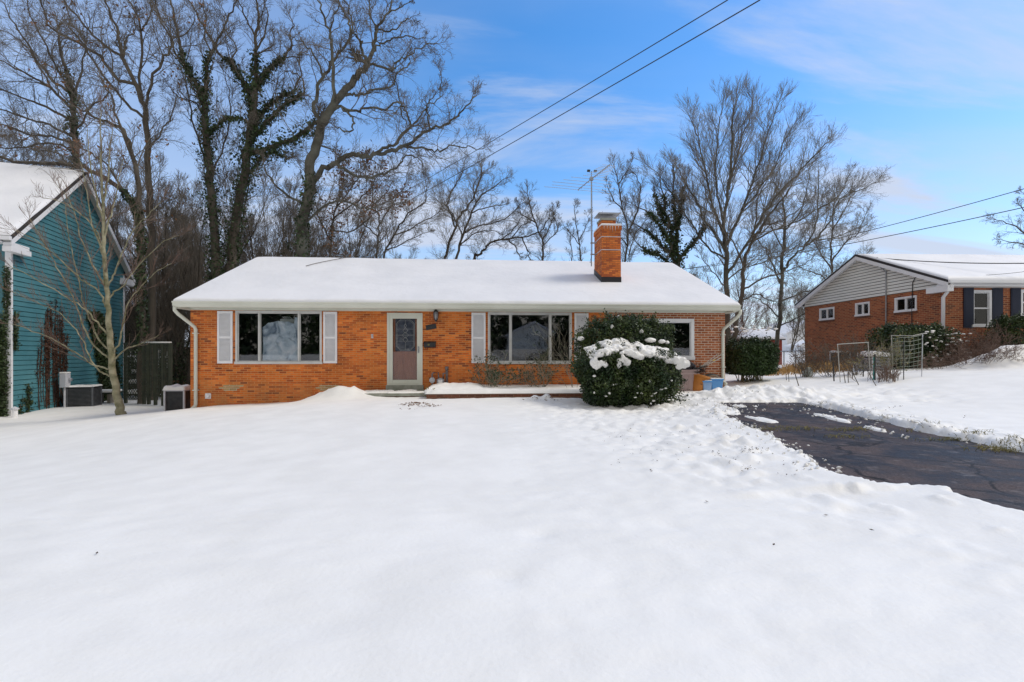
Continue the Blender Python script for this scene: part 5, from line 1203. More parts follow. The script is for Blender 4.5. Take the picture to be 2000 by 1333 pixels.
# --- the tall tree right
tree_from('maple_tree', 'tall vase shaped bare tree, the highest on the right side', 'tree', 26, [
    ([(1424, 680), (1420, 600), (1419, 522), (1416, 475), (1414, 432), (1426, 342), (1430, 252), (1436, 205)], 12, 2.5, {'start': .35}),
    ([(1416, 492), (1395, 455), (1376, 432), (1356, 385), (1336, 353), (1325, 330)], 5, 1.6), ([(1415, 465), (1392, 400), (1378, 324), (1364, 270), (1350, 235)], 5.5, 1.6), ([(1418, 480), (1448, 414), (1470, 360), (1486, 306), (1502, 252), (1522, 200)], 6.5, 1.8),
    ([(1420, 535), (1448, 495), (1484, 432), (1520, 378), (1556, 342), (1590, 305), (1615, 280)], 6.5, 1.6), ([(1415, 440), (1402, 380), (1398, 300), (1405, 240), (1412, 200)], 4.5, 1.5), ([(1424, 370), (1440, 300), (1460, 240), (1470, 195)], 4.5, 1.5),
    ([(1448, 414), (1475, 380), (1510, 330), (1530, 280), (1550, 245)], 4, 1.4), ([(1420, 510), (1380, 480), (1350, 440), (1330, 400), (1300, 360), (1280, 335)], 4.5, 1.3), ([(1460, 475), (1500, 455), (1560, 430), (1620, 395), (1660, 380)], 4, 1.3), ([(1419, 550), (1440, 530), (1480, 515), (1530, 500), (1570, 470)], 3.5, 1.3), ([(1419, 560), (1390, 530), (1370, 500)], 3, 1.2)],
    115, rs=.45, dens=3.6, lmax=3.0, up=.4, wig=.11, ang=(16, 42), twigm='twig_grey', twig=.005, bark='bark_grey')
tree_from('bare_tree', 'thick leaning trunk rising past the right end of the brick house', 'tree', 23, [
    ([(1432, 680), (1440, 620), (1448, 576), (1453, 520), (1465, 480), (1490, 440), (1520, 400), (1545, 365)], 10, 2.5), ([(1449, 570), (1480, 548), (1520, 535), (1560, 520), (1590, 500)], 4, 1.4), ([(1453, 525), (1430, 470), (1400, 430)], 4, 1.4), ([(1462, 488), (1475, 440), (1480, 390), (1500, 350)], 4, 1.4), ([(1446, 590), (1480, 575), (1510, 590), (1550, 580)], 3, 1.2), ([(1490, 440), (1530, 430), (1570, 400)], 3, 1.2)],
    116, rs=.48, dens=2.6, lmax=2.2, wig=.18, twigm='twig_grey', twig=.005)
tree_from('sycamore_tree', 'straight pale trunked tree beside the left corner of the red brick house', 'tree', 29, [
    ([(1512, 705), (1520, 648), (1527, 540), (1532, 470), (1533, 430), (1528, 390), (1515, 360)], 9, 2.2), ([(1531, 530), (1545, 505), (1574, 479), (1594, 440), (1598, 400), (1599, 340)], 5, 1.6), ([(1574, 479), (1605, 455), (1625, 425), (1640, 390), (1680, 372), (1708, 358)], 4, 1.3), ([(1528, 560), (1505, 510), (1490, 480), (1465, 455)], 4, 1.4), ([(1533, 450), (1560, 420), (1575, 380), (1580, 340)], 3.5, 1.2),
    ([(1524, 590), (1560, 575), (1600, 560), (1625, 535)], 3.5, 1.3), ([(1522, 620), (1490, 590), (1465, 580)], 3, 1.2), ([(1521, 640), (1555, 622), (1590, 600)], 3, 1.2), ([(1598, 410), (1640, 380), (1660, 340)], 3, 1.2), ([(1530, 490), (1510, 450), (1490, 400), (1485, 370)], 3, 1.2), ([(1594, 470), (1640, 460), (1690, 440)], 2.6, 1.2)],
    117, rs=.48, dens=3.2, lmax=2.7, bark='bark_grey', wig=.16, twigm='twig_grey', twig=.005)
tree_from('bare_tree', 'bushy bare tree rising behind the gable of the red brick house', 'tree', 34, [([(1625, 640), (1625, 540), (1624, 480), (1628, 430), (1630, 380)], 4.5, 1.5), ([(1625, 530), (1600, 490), (1580, 460)], 3, 1.2), ([(1625, 510), (1650, 475), (1675, 455), (1690, 420)], 3, 1.2), ([(1624, 560), (1660, 520), (1690, 500)], 2.8, 1.2), ([(1625, 555), (1595, 535), (1560, 520)], 2.8, 1.2), ([(1626, 450), (1650, 410), (1660, 380)], 2.5, 1)], 118, dens=3.4, lmax=2.2, wig=.18, twigm='twig_grey', twig=.006)
tree_from('bare_tree', 'bare crown reaching in from the right edge above the far roof', 'tree', 36, [([(2055, 620), (2050, 500), (2045, 430), (2040, 380)], 7, 2.5), ([(2048, 480), (2010, 460), (1975, 440), (1945, 430)], 3.5, 1.2), ([(2047, 440), (2010, 420), (1990, 400)], 3, 1.1), ([(2050, 500), (2000, 478), (1960, 470)], 3, 1.1), ([(2046, 420), (2020, 390), (2000, 380)], 2.5, 1)], 119, dens=1.8, lmax=2.0, wig=.25)

# --- young tree on the lawn
yt = [([(237, 812), (232, 790), (226, 762), (219, 715), (215, 660), (212, 620), (207, 560), (204, 500), (202, 440), (199, 380), (197, 310), (196, 250), (197, 215)], 12.5, .8, {'start': .4, 'dens': 2.2, 'lmax': 1.2})]
for pts in ([(214, 700), (196, 688), (178, 666), (160, 630), (146, 590), (128, 550), (105, 510), (80, 465), (58, 425)], [(212, 722), (196, 716), (180, 712), (150, 690), (120, 672), (85, 655), (45, 640), (10, 632)], [(215, 736), (200, 728), (186, 716), (172, 690), (158, 660), (135, 630), (110, 608), (70, 590), (25, 570)],
            [(210, 682), (196, 668), (185, 648), (172, 615), (160, 585), (152, 540), (140, 490), (130, 440), (128, 400)], [(222, 690), (232, 672), (238, 645), (243, 620), (252, 590), (275, 560), (300, 535), (335, 515)], [(207, 560), (190, 535), (175, 505), (160, 470), (150, 430), (135, 390), (110, 360)],
            [(207, 560), (222, 540), (232, 512), (245, 480), (265, 445), (290, 420), (315, 395)], [(206, 600), (196, 575), (180, 560), (150, 540), (110, 500), (70, 470), (30, 450)], [(205, 520), (195, 480), (180, 440), (172, 400), (165, 350), (155, 310)], [(203, 470), (215, 430), (225, 390), (232, 350), (240, 310)],
            [(203, 500), (190, 455), (160, 420), (120, 395), (80, 385)], [(201, 430), (190, 390), (180, 340), (172, 290), (170, 250)], [(224, 702), (246, 682), (275, 672), (310, 655)], [(208, 590), (225, 570), (240, 560), (262, 530), (310, 480), (350, 460)], [(214, 655), (190, 630), (160, 600), (120, 575), (70, 545), (20, 520)],
            [(200, 400), (210, 350), (214, 300), (220, 250)]):
    yt.append((pts, 3.3, 1.0, {'lmax': 1.3, 'dens': 2.3, 'start': .12}))
tree_from('young_tree', 'slim young tree with greenish bark leaning on the snowy lawn before the teal wall', 'tree', 13.6, yt, 120, bark='bark_young', twigm='twig_red', up=.35, wig=.09, twig=.0042, rs=.52, jit=.012, sway=.3, ang=(16, 38), maxlev=2)

PLACES = [(-200, 'at the left edge beyond the teal roof'), (45, 'over the snowy slope of the teal roof'), (95, 'over the middle of the teal roof'), (135, 'behind the ridge of the teal house'), (165, 'behind the teal gable peak'), (200, 'behind the young lawn tree'), (232, 'just past the rear corner of the teal house'), (258, 'over the lattice screen'), (290, 'beside the tall straight trunk'), (326, 'over the gap between the two houses'), (343, 'at the left eave of the brick house'), (362, 'over the left downspout'), (390, 'close left of the first ivy trunk'), (435, 'between the two ivy trunks'), (468, 'close behind the massive ivy trunk'),
          (495, 'right of the massive ivy trunk'), (520, 'above the left end of the roof ridge'), (545, 'midway from the ivy trunks to the great crooked tree'), (568, 'close left of the great crooked tree'), (600, 'right behind the great crooked tree'), (640, 'under the long grey limb'), (680, 'right of the rusty leaved tree'), (705, 'under the fork of the long grey limb'), (750, 'under the tip of the long grey limb'), (785, 'where the two black wires meet the trees'), (820, 'left of the fan crowned tree'), (840, 'at the foot of the fan crowned tree'), (930, 'right of the fan crowned tree'), (985, 'under the arching limbs'), (1020, 'right of the arching limbs'), (1070, 'left of the slender young tree'), (1130, 'beside the antenna mast'), (1170, 'just left of the chimney'), (1230, 'right of the chimney'), (1270, 'left of the ivy covered tree'), (1300, 'behind the ivy covered tree'),
          (1335, 'right of the ivy covered tree'), (1355, 'over the right slope of the roof'), (1368, 'over the bramble heap'), (1380, 'close left of the tall vase shaped tree'), (1430, 'behind the leaning trunk'), (1463, 'over the hedge'), (1475, 'above the red shed roof'), (1490, 'left of the pale straight trunk'), (1515, 'behind the pale straight trunk'), (1538, 'right of the pale straight trunk'), (1552, 'over the far white houses'), (1568, 'at the back corner of the red brick house'), (1590, 'behind the low end of the white gable'), (1630, 'behind the middle of the white gable slope'), (1665, 'near the peak of the white gable')]
SEEN = {}
def place_label(px, d, s_, kind='bare tree'):
    w_ = [t for a, t in PLACES if px >= a][-1]
    l_ = _pl(d, s_, w_, kind)
    if l_ in SEEN: l_ = ('farther ' if d > SEEN[l_] else 'nearer ') + l_
    SEEN[l_] = d; return l_
def _pl(d, s_, w_, kind):
    return ('tall ' if s_ > .9 else 'low ' if s_ < .6 else 'slender ') + ('distant ' if d > 44 else '') + kind + ' ' + w_
# --- background trees: three kinds, copied
def auto_tree(name, label, seed, h, loc, group, dens=1.0, ivy=False, spread=.28):
    rr = random.Random(seed); g = Grow(seed, .4, .16, (20, 48), .008, dens); g.maxlev = 3; big = []
    nst = rr.choice((1, 2, 2, 3))
    for s_ in range(nst):
        a = rr.uniform(0, 6.28); P = [np.array([math.cos(a) * .15 * s_, math.sin(a) * .15 * s_, 0.])]; d = np.array([math.cos(a) * spread * (s_ > 0), math.sin(a) * spread * (s_ > 0), 1.])
        for k in range(7):
            d = d + np.array([rr.gauss(0, .13), rr.gauss(0, .13), .1]); d /= np.linalg.norm(d); P.append(P[-1] + d * h * .8 / 7)
        P = catmull(np.array(P), 3); rad = np.linspace(h * .0085, h * .0016, len(P)); big.append((P, rad))
        for k in range(7):
            f = rr.uniform(.22, .8); i = int(f * (len(P) - 1)); dd = g.fork(tuple((P[i + 1] - P[i]) / np.linalg.norm(P[i + 1] - P[i])), 22, 45)
            Q = [P[i]]; dv_ = np.array(dd)
            for _ in range(5): dv_ = dv_ + np.array([rr.gauss(0, .15), rr.gauss(0, .15), .14]); dv_ /= np.linalg.norm(dv_); Q.append(Q[-1] + dv_ * h * .45 / 5 * (1.1 - .5 * f))
            Q = catmull(np.array(Q), 2); big.append((Q, np.linspace(rad[i] * .6, .012, len(Q)))); g.limb(Q, big[-1][1], 1.5, .15, lmax=h * .16)
        g.limb(P, rad, 1.0, .3, lmax=h * .16)
    r_ = empty(name, loc); tag(r_, label, 'tree', group)
    V_, f_ = tubes_np(big, 6); np_mesh('trunk', V_, f_, M['bark'], r_, smooth=True); V_, f_ = tubes_np(g.big + g.small, 3); np_mesh('crown', V_, f_, M['twig'], r_)
    if ivy:
        C = []
        for P, rad in big[:3]:
            for i in range(len(P) // 2):
                for _ in range(60): C.append(P[i] + npr.normal(size=3) * .22)
        V_, f_ = leaves_np(np.array(C), .08); np_mesh('ivy', V_, f_, M['ivy'], r_)
    return r_
def copy_tree(o, loc, rz, sc_, label=None):
    c = o.copy(); COL.objects.link(c); c.location = loc; c.rotation_euler = (0, 0, rz); c.scale = (sc_, sc_, sc_)
    if label: c['label'] = label
    for ch in o.children:
        d = ch.copy(); COL.objects.link(d); d.parent = c
    return c
bgl = 'slender bare tree in the tangled wood behind the orange brick house'
G1 = 'trees of the wood behind the houses'
protos = [auto_tree('woodland_tree', bgl, 200 + k, 14 + k, at(300 + 120 * k, 690, 30 + k * 2), G1, dens=.9, ivy=(k == 1)) for k in range(4)]
for k, pr in enumerate(protos):
    pr['label'] = place_label(300 + 120 * k, 30, 1.0)
    pr.location.z = float(base_z(np.array([pr.location.x]), np.array([pr.location.y]))[0]) - .3
spots = [(20, 34, 1.1), (70, 30, 1.0), (120, 33, 1.15), (175, 29, .95), (215, 36, 1.2), (250, 31, .9), (265, 27, .62), (318, 28, .85), (335, 35, 1.15), (350, 25, .6), (375, 29, .8), (445, 33, 1.1), (475, 28, .75), (510, 31, .95), (530, 27, .7), (555, 34, 1.0), (580, 29, .75), (615, 32, .85), (660, 33, .85), (690, 29, .55), (715, 36, .8), (765, 35, .7), (800, 38, .75), (830, 33, .5), (20, 26, .8), (-40, 29, 1.0), (420, 42, 1.1), (560, 44, 1.0)]
for k, (px, d, s_) in enumerate(spots):
    p = at(px, 690, d); z = float(base_z(np.array([p.x]), np.array([p.y]))[0]) - .3
    copy_tree(protos[k % 4], (p.x, p.y, z), rnd.uniform(0, 6.28), s_, place_label(px, d, s_))
def sapling(seed, h, loc, label):
    rr = random.Random(seed); g = Grow(seed, .5, .08, (12, 34), .006, 1.0); g.maxlev = 2; big = []
    for s_ in range(rr.choice((1, 2, 3))):
        d = np.array([rr.gauss(0, .10), rr.gauss(0, .08), 1.]); P = [np.array([.2 * s_, .1 * s_, 0.])]
        for k in range(8): d = d + np.array([rr.gauss(0, .035), rr.gauss(0, .035), 0]); d /= np.linalg.norm(d); P.append(P[-1] + d * h / 8)
        P = catmull(np.array(P), 2); rad = np.linspace(.065, .008, len(P)); big.append((P, rad)); g.limb(P, rad, 1.6, .22, lmax=h * .30)
    r_ = empty('sapling', loc); tag(r_, label, 'tree', G3_)
    V_, f_ = tubes_np(big, 6); np_mesh('trunk', V_, f_, M['bark'], r_, smooth=True); V_, f_ = tubes_np(g.big + g.small, 3); np_mesh('crown', V_, f_, M['twig'], r_)
    return r_
G3_ = 'thin straight saplings in the wood'
sp_ = []
for k, (px, d) in enumerate([(305, 26), (322, 25), (338, 28), (352, 26), (366, 25), (383, 27), (394, 29), (430, 26), (441, 28), (458, 27), (512, 27), (527, 25), (541, 28), (556, 26), (571, 29), (616, 26), (634, 28), (652, 27), (672, 26), (701, 28), (722, 27), (758, 29), (40, 27), (90, 28), (130, 26), (182, 27), (210, 26)]):
    p = at(px, 690, d); z = float(base_z(np.array([p.x]), np.array([p.y]))[0]) - .3; s_ = rnd.uniform(.6, 1.05) * (.75 if px > 600 else 1); l_ = place_label(px, d, .8, 'sapling').replace('slender', 'thin straight')
    if k < 4: o = sapling(400 + k, 12.0, (p.x, p.y, z), l_); sp_.append(o); o.scale = (s_,) * 3
    else: copy_tree(sp_[k % 4], (p.x, p.y, z), rnd.uniform(0, 6.28), s_, l_)
G2 = 'small distant trees behind the middle and right'
l2 = 'small distant bare tree low above the snowy roof line or beyond the shed'
for k, (px, d, s_) in enumerate([(845, 46, .62), (960, 46, .6), (1000, 42, .5), (1040, 50, .6), (1095, 46, .5), (1150, 50, .6), (1190, 45, .55), (1255, 46, .7), (1285, 50, .75), (1360, 48, .9), (1385, 42, .7), (1455, 50, .9), (1480, 45, .5), (1500, 60, .8), (1545, 58, .7), (1575, 50, .6), (1600, 46, .75), (1650, 48, .8), (1680, 50, .7), (1470, 75, .7), (1530, 85, .8), (1560, 90, .8), (1290, 36, .5), (1345, 36, .55), (1370, 33, .5)]):
    p = at(px, 690, d); z = float(base_z(np.array([p.x]), np.array([p.y]))[0]) - .3
    c = copy_tree(protos[k % 4], (p.x, p.y, z), rnd.uniform(0, 6.28), s_ * .8, place_label(px, d, s_ * .8)); c['group'] = G2

# --- wooded bank with brown leaves, undergrowth, far conifers
bx = np.linspace(-34, 14, 70); by = np.linspace(24, 52, 40); BX, BY = np.meshgrid(bx, by)
BZ = base_z(BX, BY) - .25 + sst(25, 37, BY) * (1.7 + 1.2 * (fbm(BX * .15, BY * .15, 81, 3) - .3)) + (fbm(BX * 1.2, BY * 1.2, 82, 3) - .5) * .25
i, j = np.meshgrid(np.arange(69), np.arange(39)); b0 = (j * 70 + i).ravel()
m = nmat('leaf_litter', (.10, .05, .022), (.20, .10, .045), 3.5, .95, detail=10, bump=.8, bscale=12, bdist=.08, lo=.3, hi=.7)
hb = np_mesh('hillside', np.stack([BX.ravel(), BY.ravel(), BZ.ravel()], 1), np.stack([b0, b0 + 1, b0 + 71, b0 + 70], 1), m, smooth=True); tag(hb, kind='structure')
g = Grow(301, .5, .3, (20, 60), .006, 1.0); g.maxlev = 3
for k in range(150):
    px = rnd.uniform(225, 700) if k < 110 else rnd.uniform(-60, 225); d = rnd.uniform(24, 40); p = at(px, 690, d); z = float(base_z(np.array([p.x]), np.array([p.y]))[0])
    g.branch((p.x, p.y, z - .2), (rnd.gauss(0, .25), rnd.gauss(0, .25), 1), rnd.uniform(1.2, 3.4), .016, 1)
V_, f_ = tubes_np(g.big + g.small, 3); o = np_mesh('undergrowth', V_, f_, M['twig']); tag(o, 'tangled leafless brush under the trees between the houses', 'undergrowth', kind='stuff')
C = []
for k in range(46):
    px = rnd.uniform(228, 600); d = rnd.uniform(24, 34); p = at(px, 690, d); z = float(base_z(np.array([p.x]), np.array([p.y]))[0]); h = rnd.uniform(.8, 3.4)
    n_ = int(200 * h); C.append(np.stack([p.x + npr.normal(size=n_) * .45, p.y + npr.normal(size=n_) * .5, z + npr.random(n_) * h], 1))
V_, f_ = leaves_np(np.concatenate(C), .07); o = np_mesh('undergrowth', V_, f_, M['ivy']); tag(o, 'dark ivy and evergreen growth massed low in the wood', 'undergrowth', kind='stuff')
# reddish bramble heap behind the right end of the roof
g = Grow(302, .3, .35, (20, 60), .006, 1.0); g.maxlev = 3
for k in range(150):
    px = rnd.uniform(1290, 1425); d = rnd.uniform(26, 30); p = at(px, 690, d); z = .8
    g.branch((p.x, p.y, z), (rnd.gauss(0, .35), rnd.gauss(0, .25), 1), rnd.uniform(2.0, 5.2) * (1 - abs(px - 1340) / 240), .02, 1)
V_, f_ = tubes_np(g.big + g.small, 3); root = empty('bramble', at(1350, 600, 28)); tag(root, 'reddish brown bramble heap rising behind the right slope of the roof', 'bramble')
np_mesh('stems', V_ - np.array(root.location), f_, nmat('bramble_twig', (.16, .08, .055), (.24, .13, .09), 1, .9), root)
C = []
for k in range(90):
    px = rnd.uniform(1540, 1600); d = rnd.uniform(100, 120); p = at(px, 690, d); h = rnd.uniform(5.0, 7.5) * (1.05 if px > 1560 else .8); n_ = 300
    q = npr.random(n_); C.append(np.stack([p.x + npr.normal(size=n_) * (1 - q) * 1.8, p.y + npr.normal(size=n_) * (1 - q) * 1.8, q * h + .5], 1))
V_, f_ = leaves_np(np.concatenate(C), .35); o = np_mesh('far_woods', V_, f_, M['yew']); tag(o, 'far dark evergreen wood low on the horizon left of the red brick house', 'woods', kind='stuff')
_dy = np.linspace(-8, 16, 200); _dz = drive_z(_dy * 0, _dy)
def dzf(y): return float(np.interp(y, _dy, _dz))
# ------------------------------------------------------------------ fittings on the front wall
def on_wall(px, py, t=0): s_, z_ = HF.front(px, py, t); return HF.w(s_, t, z_), s_, z_
p, s_, z_ = on_wall(852, 616, 0)
ln_ = empty('wall_lantern', p, HF.a); tag(ln_, 'small black lantern fixed to the bricks right of the front door', 'lantern')
mb = MB(); mb.box(-.035, .035, -.02, 0, .0, .20); mb.tube([(0, -.02, .17), (0, -.07, .22), (0, -.11, .20), (0, -.11, .14)], .012, 6); mb.build('bracket', M['black'], ln_)
T_ = Matrix.Translation((0, -.11, 0))
mb = MB(); mb.lathe([(.012, .16), (.03, .15), (.055, .12), (.068, .09)][::-1], 10, M=T_); mb.lathe([(.008, -.21), (.022, -.19), (.04, -.16), (.048, -.15)], 10, M=T_)
for k in range(6): a = k * math.pi / 3; mb.tube([(.066 * math.cos(a), -.11 + .066 * math.sin(a), .09), (.074 * math.cos(a), -.11 + .074 * math.sin(a), 0), (.048 * math.cos(a), -.11 + .048 * math.sin(a), -.15)], .006, 4)
mb.build('cage', M['black'], ln_, smooth=False)
mb = MB(); mb.lathe([(.04, -.15), (.062, -.05), (.066, .02), (.060, .09)], 12, M=T_); mb.build('glass', mat('lamp_glass', (.32, .32, .34), .15), ln_, smooth=True)
p, s_, z_ = on_wall(842, 639, 0)
hn = empty('house_number_plate', p, HF.a); tag(hn, 'crooked black house number plate below the lantern', 'number plate')
mb = MB(); mb.box(-.155, .155, -.018, -.001, -.075, .075, Matrix.Rotation(R(-11), 4, 'Y')); mb.build('plate', M['black'], hn, bevel=.004)
mb = MB()
for k in range(3):
    x = -.075 + k * .07; mb.tube([(x - .015, -.022, -.03), (x + .015, -.022, -.03), (x + .015, -.022, .03), (x - .015, -.022, .03), (x - .012, -.022, 0)], .004, 4)
o = mb.build('digits', nmat('dull_grey', (.05, .05, .05), (.08, .08, .08), 4), hn); o.rotation_euler.y = R(-11)
p, s_, z_ = on_wall(840, 673, 0)
mx_ = empty('mailbox', p, HF.a); tag(mx_, 'black metal mailbox hung on the bricks beside the door', 'mailbox')
mb = MB(); mb.prism([(-.005, -.10), (-.11, -.10), (-.13, -.07), (-.13, .03), (-.10, .06), (-.005, .06)], 'x', -.17, .17); mb.build('box', M['black'], mx_, bevel=.006)
mb = MB(); mb.prism([(-.004, .095), (-.12, .065), (-.145, .035), (-.145, .022), (-.004, .062)], 'x', -.18, .18); mb.build('lid', M['black'], mx_, bevel=.004)
mb = MB(); mb.lathe([(.03, 0), (.03, .008), (.012, .016)], 12, M=Matrix.Translation((-.03, -.131, -.015)) @ Matrix.Rotation(R(90), 4, 'X')); mb.build('emblem', nmat('old_brass', (.14, .12, .04), (.2, .17, .06), 5, .4), mx_)
mb = MB()
for x in (-.13, -.07): mb.tube([(x, -.06, -.10), (x, -.07, -.15), (x, -.12, -.155), (x, -.13, -.13)], .006, 5)
mb.build('hook', M['black'], mx_)
# gas meter
p, s_, z_ = on_wall(861, 752, 0); g_ = .50
gm = empty('gas_meter', (p.x, p.y, g_), HF.a); tag(gm, 'grey gas meter with regulator and pipes against the bricks right of the door', 'gas meter')
mb = MB(); mb.box(-.10, .12, -.26, -.08, .06, .24); mb.lathe([(.105, 0), (.105, .04), (.07, .06)], 16, M=Matrix.Translation((.01, -.26, .17)) @ Matrix.Rotation(R(90), 4, 'X')); mb.build('body', M['gal'], gm, bevel=.02)
mb = MB(); mb.box(-.05, .07, -.335, -.32, .11, .22); mb.build('dial', M['white'], gm, bevel=.01)
mb = MB(); mb.lathe([(.075, -.03), (.085, -.01), (.085, .01), (.075, .03)], 16, M=Matrix.Translation((-.24, -.17, .20)) @ Matrix.Rotation(R(90), 4, 'X')); mb.lathe([(.03, 0), (.03, .06)], 10, M=Matrix.Translation((-.24, -.20, .20)) @ Matrix.Rotation(R(90), 4, 'X')); mb.build('regulator', M['lgrey'], gm)
mb = MB(); mb.tube([(-.24, -.17, -.2), (-.24, -.17, .38), (-.21, -.17, .42), (-.06, -.17, .42), (-.05, -.17, .24)], .022, 8); mb.tube([(.08, -.17, .24), (.08, -.17, .40), (.15, -.14, .40), (.18, -.05, .42)], .022, 8); mb.tube([(.18, -.05, -.1), (.18, -.05, .55)], .035, 8); mb.tube([(.18, -.05, .50), (.18, -.05, .60)], .05, 8); mb.build('pipes', nmat('old_pipe', (.14, .12, .13), (.24, .22, .22), 6, .5), gm, smooth=True)

# ------------------------------------------------------------------ evergreens
def blob_pts(n, c, h, p=2.6, seed=0, rough=.22, shell=.35, zcut=None, nf=1.6):
    """leaf positions in the outer part of a bulging box"""
    d = npr.normal(size=(n, 3)); d /= np.linalg.norm(d, axis=1, keepdims=True)
    r = (np.abs(d[:, 0]) ** p + np.abs(d[:, 1]) ** p + np.abs(d[:, 2]) ** p) ** (-1 / p)
    q = d * r[:, None]; ph = np.arctan2(q[:, 1], q[:, 0]) * 2
    k = 1 + rough * (fbm((q[:, 0] * h[0] + q[:, 1]) * nf * 1.3 + 9, q[:, 2] * h[2] * nf * 1.3 + q[:, 1] * h[1] * nf, seed, 4) - .5) * 2 + .06 * (fbm(q[:, 0] * h[0] * 7 + q[:, 1] * 5, q[:, 2] * h[2] * 7 + q[:, 1] * h[1] * 7, seed + 5, 2) - .5) * 2
    k = k * (1 - shell * npr.random(n) ** 1.6)
    P = q * k[:, None] * np.array(h) + np.array(c)
    return P, d
def stems_in(c, h, n, z0, seed, r=.02, up=1.0, spread=.8):
    rr = random.Random(seed); L_ = []
    for k in range(n):
        x, y = c[0] + rr.uniform(-.5, .5) * h[0], c[1] + rr.uniform(-.5, .5) * h[1]
        tx, ty = c[0] + rr.uniform(-1, 1) * h[0] * spread, c[1] + rr.uniform(-1, 1) * h[1] * spread; tz = c[2] + h[2] * rr.uniform(.0, .8)
        P = [np.array([x + (tx - x) * u + rr.gauss(0, .03), y + (ty - y) * u + rr.gauss(0, .03), z0 + (tz - z0) * u ** .9]) for u in np.linspace(0, 1, 7)]
        L_.append((np.array(P), np.linspace(r, r * .3, 7)))
    return L_
def snow_blobs(name, parent, blobs, voxel=.03, seed=1, disp=.06, size=.16):
    bm = bmesh.new()
    for (x, y, z, rx, ry, rz) in blobs: bmesh.ops.create_icosphere(bm, subdivisions=2, radius=1, matrix=Matrix.Translation((x, y, z)) @ Matrix.Diagonal((rx, ry, rz, 1)))
    me = bpy.data.meshes.new(name); bm.to_mesh(me); bm.free(); o_ = link_mesh(name, me, M['snow'], parent)
    m_ = o_.modifiers.new('remesh', 'REMESH'); m_.mode = 'VOXEL'; m_.voxel_size = voxel; m_.use_smooth_shade = True
    tx = bpy.data.textures.new(name, 'CLOUDS'); tx.noise_scale = size; tx.noise_depth = 3
    if parent is not None and name == 'snow' and len(blobs) < 100: o_['kind'] = 'stuff'
    d_ = o_.modifiers.new('displace', 'DISPLACE'); d_.texture = tx; d_.strength = disp; d_.texture_coords = 'LOCAL'; d_.mid_level = .5
    return o_
# the big clipped bush: a tall rear tier and a lower front tier
bc = at(1226, 690, 11.6); bz = .26
bush = empty('evergreen_bush', (bc.x, bc.y, bz)); tag(bush, 'large rounded dark green bush with a band of snow across its front', 'bush')
Bs = []; 
P, d = blob_pts(30000, (.02, .45, 1.27), (1.17, .62, .80), 3.0, 1, .34, .5); Bs.append(P)
P, d = blob_pts(42000, (.0, -.15, .72), (1.19, .82, .62), 3.2, 2, .28, .5); Bs.append(P)
P, d = blob_pts(9000, (-.45, -.25, .25), (.70, .55, .30), 2.2, 3, .3, .5); Bs.append(P)
for (x, y, z, r_, n_) in ((-.15, .45, 2.05, .13, 500), (-.3, .5, 1.95, .2, 800), (.42, .45, 1.98, .18, 700), (.75, .45, 1.95, .15, 600), (-.7, .4, 1.9, .2, 700), (.1, .45, 2.02, .16, 600), (1.0, .35, 1.8, .16, 600), (-1.05, .3, 1.62, .18, 600), (.95, -.3, .2, .25, 900), (.55, -.5, .12, .22, 700), (.1, -.6, .12, .2, 500)):
    Bs.append(np.array([x, y, z]) + npr.normal(size=(n_, 3)) * r_ * .6)
for k in range(260):
    b_ = Bs[0] if k % 2 else Bs[1]; q = b_[npr.integers(len(b_))]; c_ = np.array([0, 0, .9]); v_ = q - c_; v_ /= np.linalg.norm(v_); v_ = v_ * .6 + np.array([0, 0, .7]); n_ = 40
    Bs.append(q + v_ * npr.random((n_, 1)) * .20 + npr.normal(size=(n_, 3)) * .028)
A = np.concatenate(Bs); A = A[A[:, 2] > .0]
V_, f_ = leaves_np(A, .026, .6); np_mesh('foliage', V_, f_, M['yew'], bush)
V_, f_ = tubes_np(stems_in((0, 0, .6), (1.0, .6, .6), 60, -.1, 5, .016), 4); np_mesh('stems', V_, f_, M['bark_young'], bush, smooth=True)
rb = random.Random(9); bl = []
for k in range(210):
    u = rb.random(); x = -1.04 + 2.08 * u; hz = 1.20 + .20 * math.sin(min(1, max(0, (u - .02) / .5)) * math.pi * .9) - .26 * max(0, u - .55) + (.07 if .55 < u < .7 else 0)
    t_ = rb.random(); y = -.86 + t_ * .72; e_ = .7 + .3 * math.sin(u * math.pi)
    r_ = rb.uniform(.035, .12) * e_; bl.append((x, y, hz - .13 + t_ * .24 + rb.uniform(-.03, .06), r_ * rb.uniform(.9, 1.6), r_ * 1.2, r_ * rb.uniform(.5, .8)))
for k in range(26):
    x = rb.choice((-.95, -.8, -.35, -.3, .9, 1.0)) + rb.gauss(0, .06); bl.append((x, -.90, rb.uniform(.9, 1.12), rb.uniform(.03, .07), .05, rb.uniform(.04, .09)))
for (x, z) in ((-.95, 1.02), (-.85, .95), (-1.0, .98), (-.72, .93), (-.35, 1.02), (-.28, .98), (.98, 1.0), (1.02, .92), (.92, 1.05), (.85, 1.05), (-.2, 1.0)): bl.append((x, -.86 + rb.uniform(-.05, .05), z + .05, .07, .07, .08))
snow_blobs('snow', bush, bl, .022, 1, .09, .09)
bl = [(-1.12, .15, 1.60, .09, .1, .06), (-.13, .4, 2.14, .06, .08, .05), (-.36, .1, 1.88, .05, .06, .06), (.33, .0, 1.76, .06, .06, .05), (.52, -.1, 1.55, .14, .12, .06), (-.95, -.8, .72, .05, .05, .03), (.98, .1, 1.5, .07, .08, .05), (.8, -.1, 1.52, .09, .1, .05)] + [(rb.uniform(-1.0, .9), -.93 + rb.uniform(-.04, .06), rb.uniform(.15, .7), rb.uniform(.02, .05), .04, rb.uniform(.012, .03)) for _ in range(20)]
snow_blobs('snow', bush, bl, .018, 2, .03, .05)

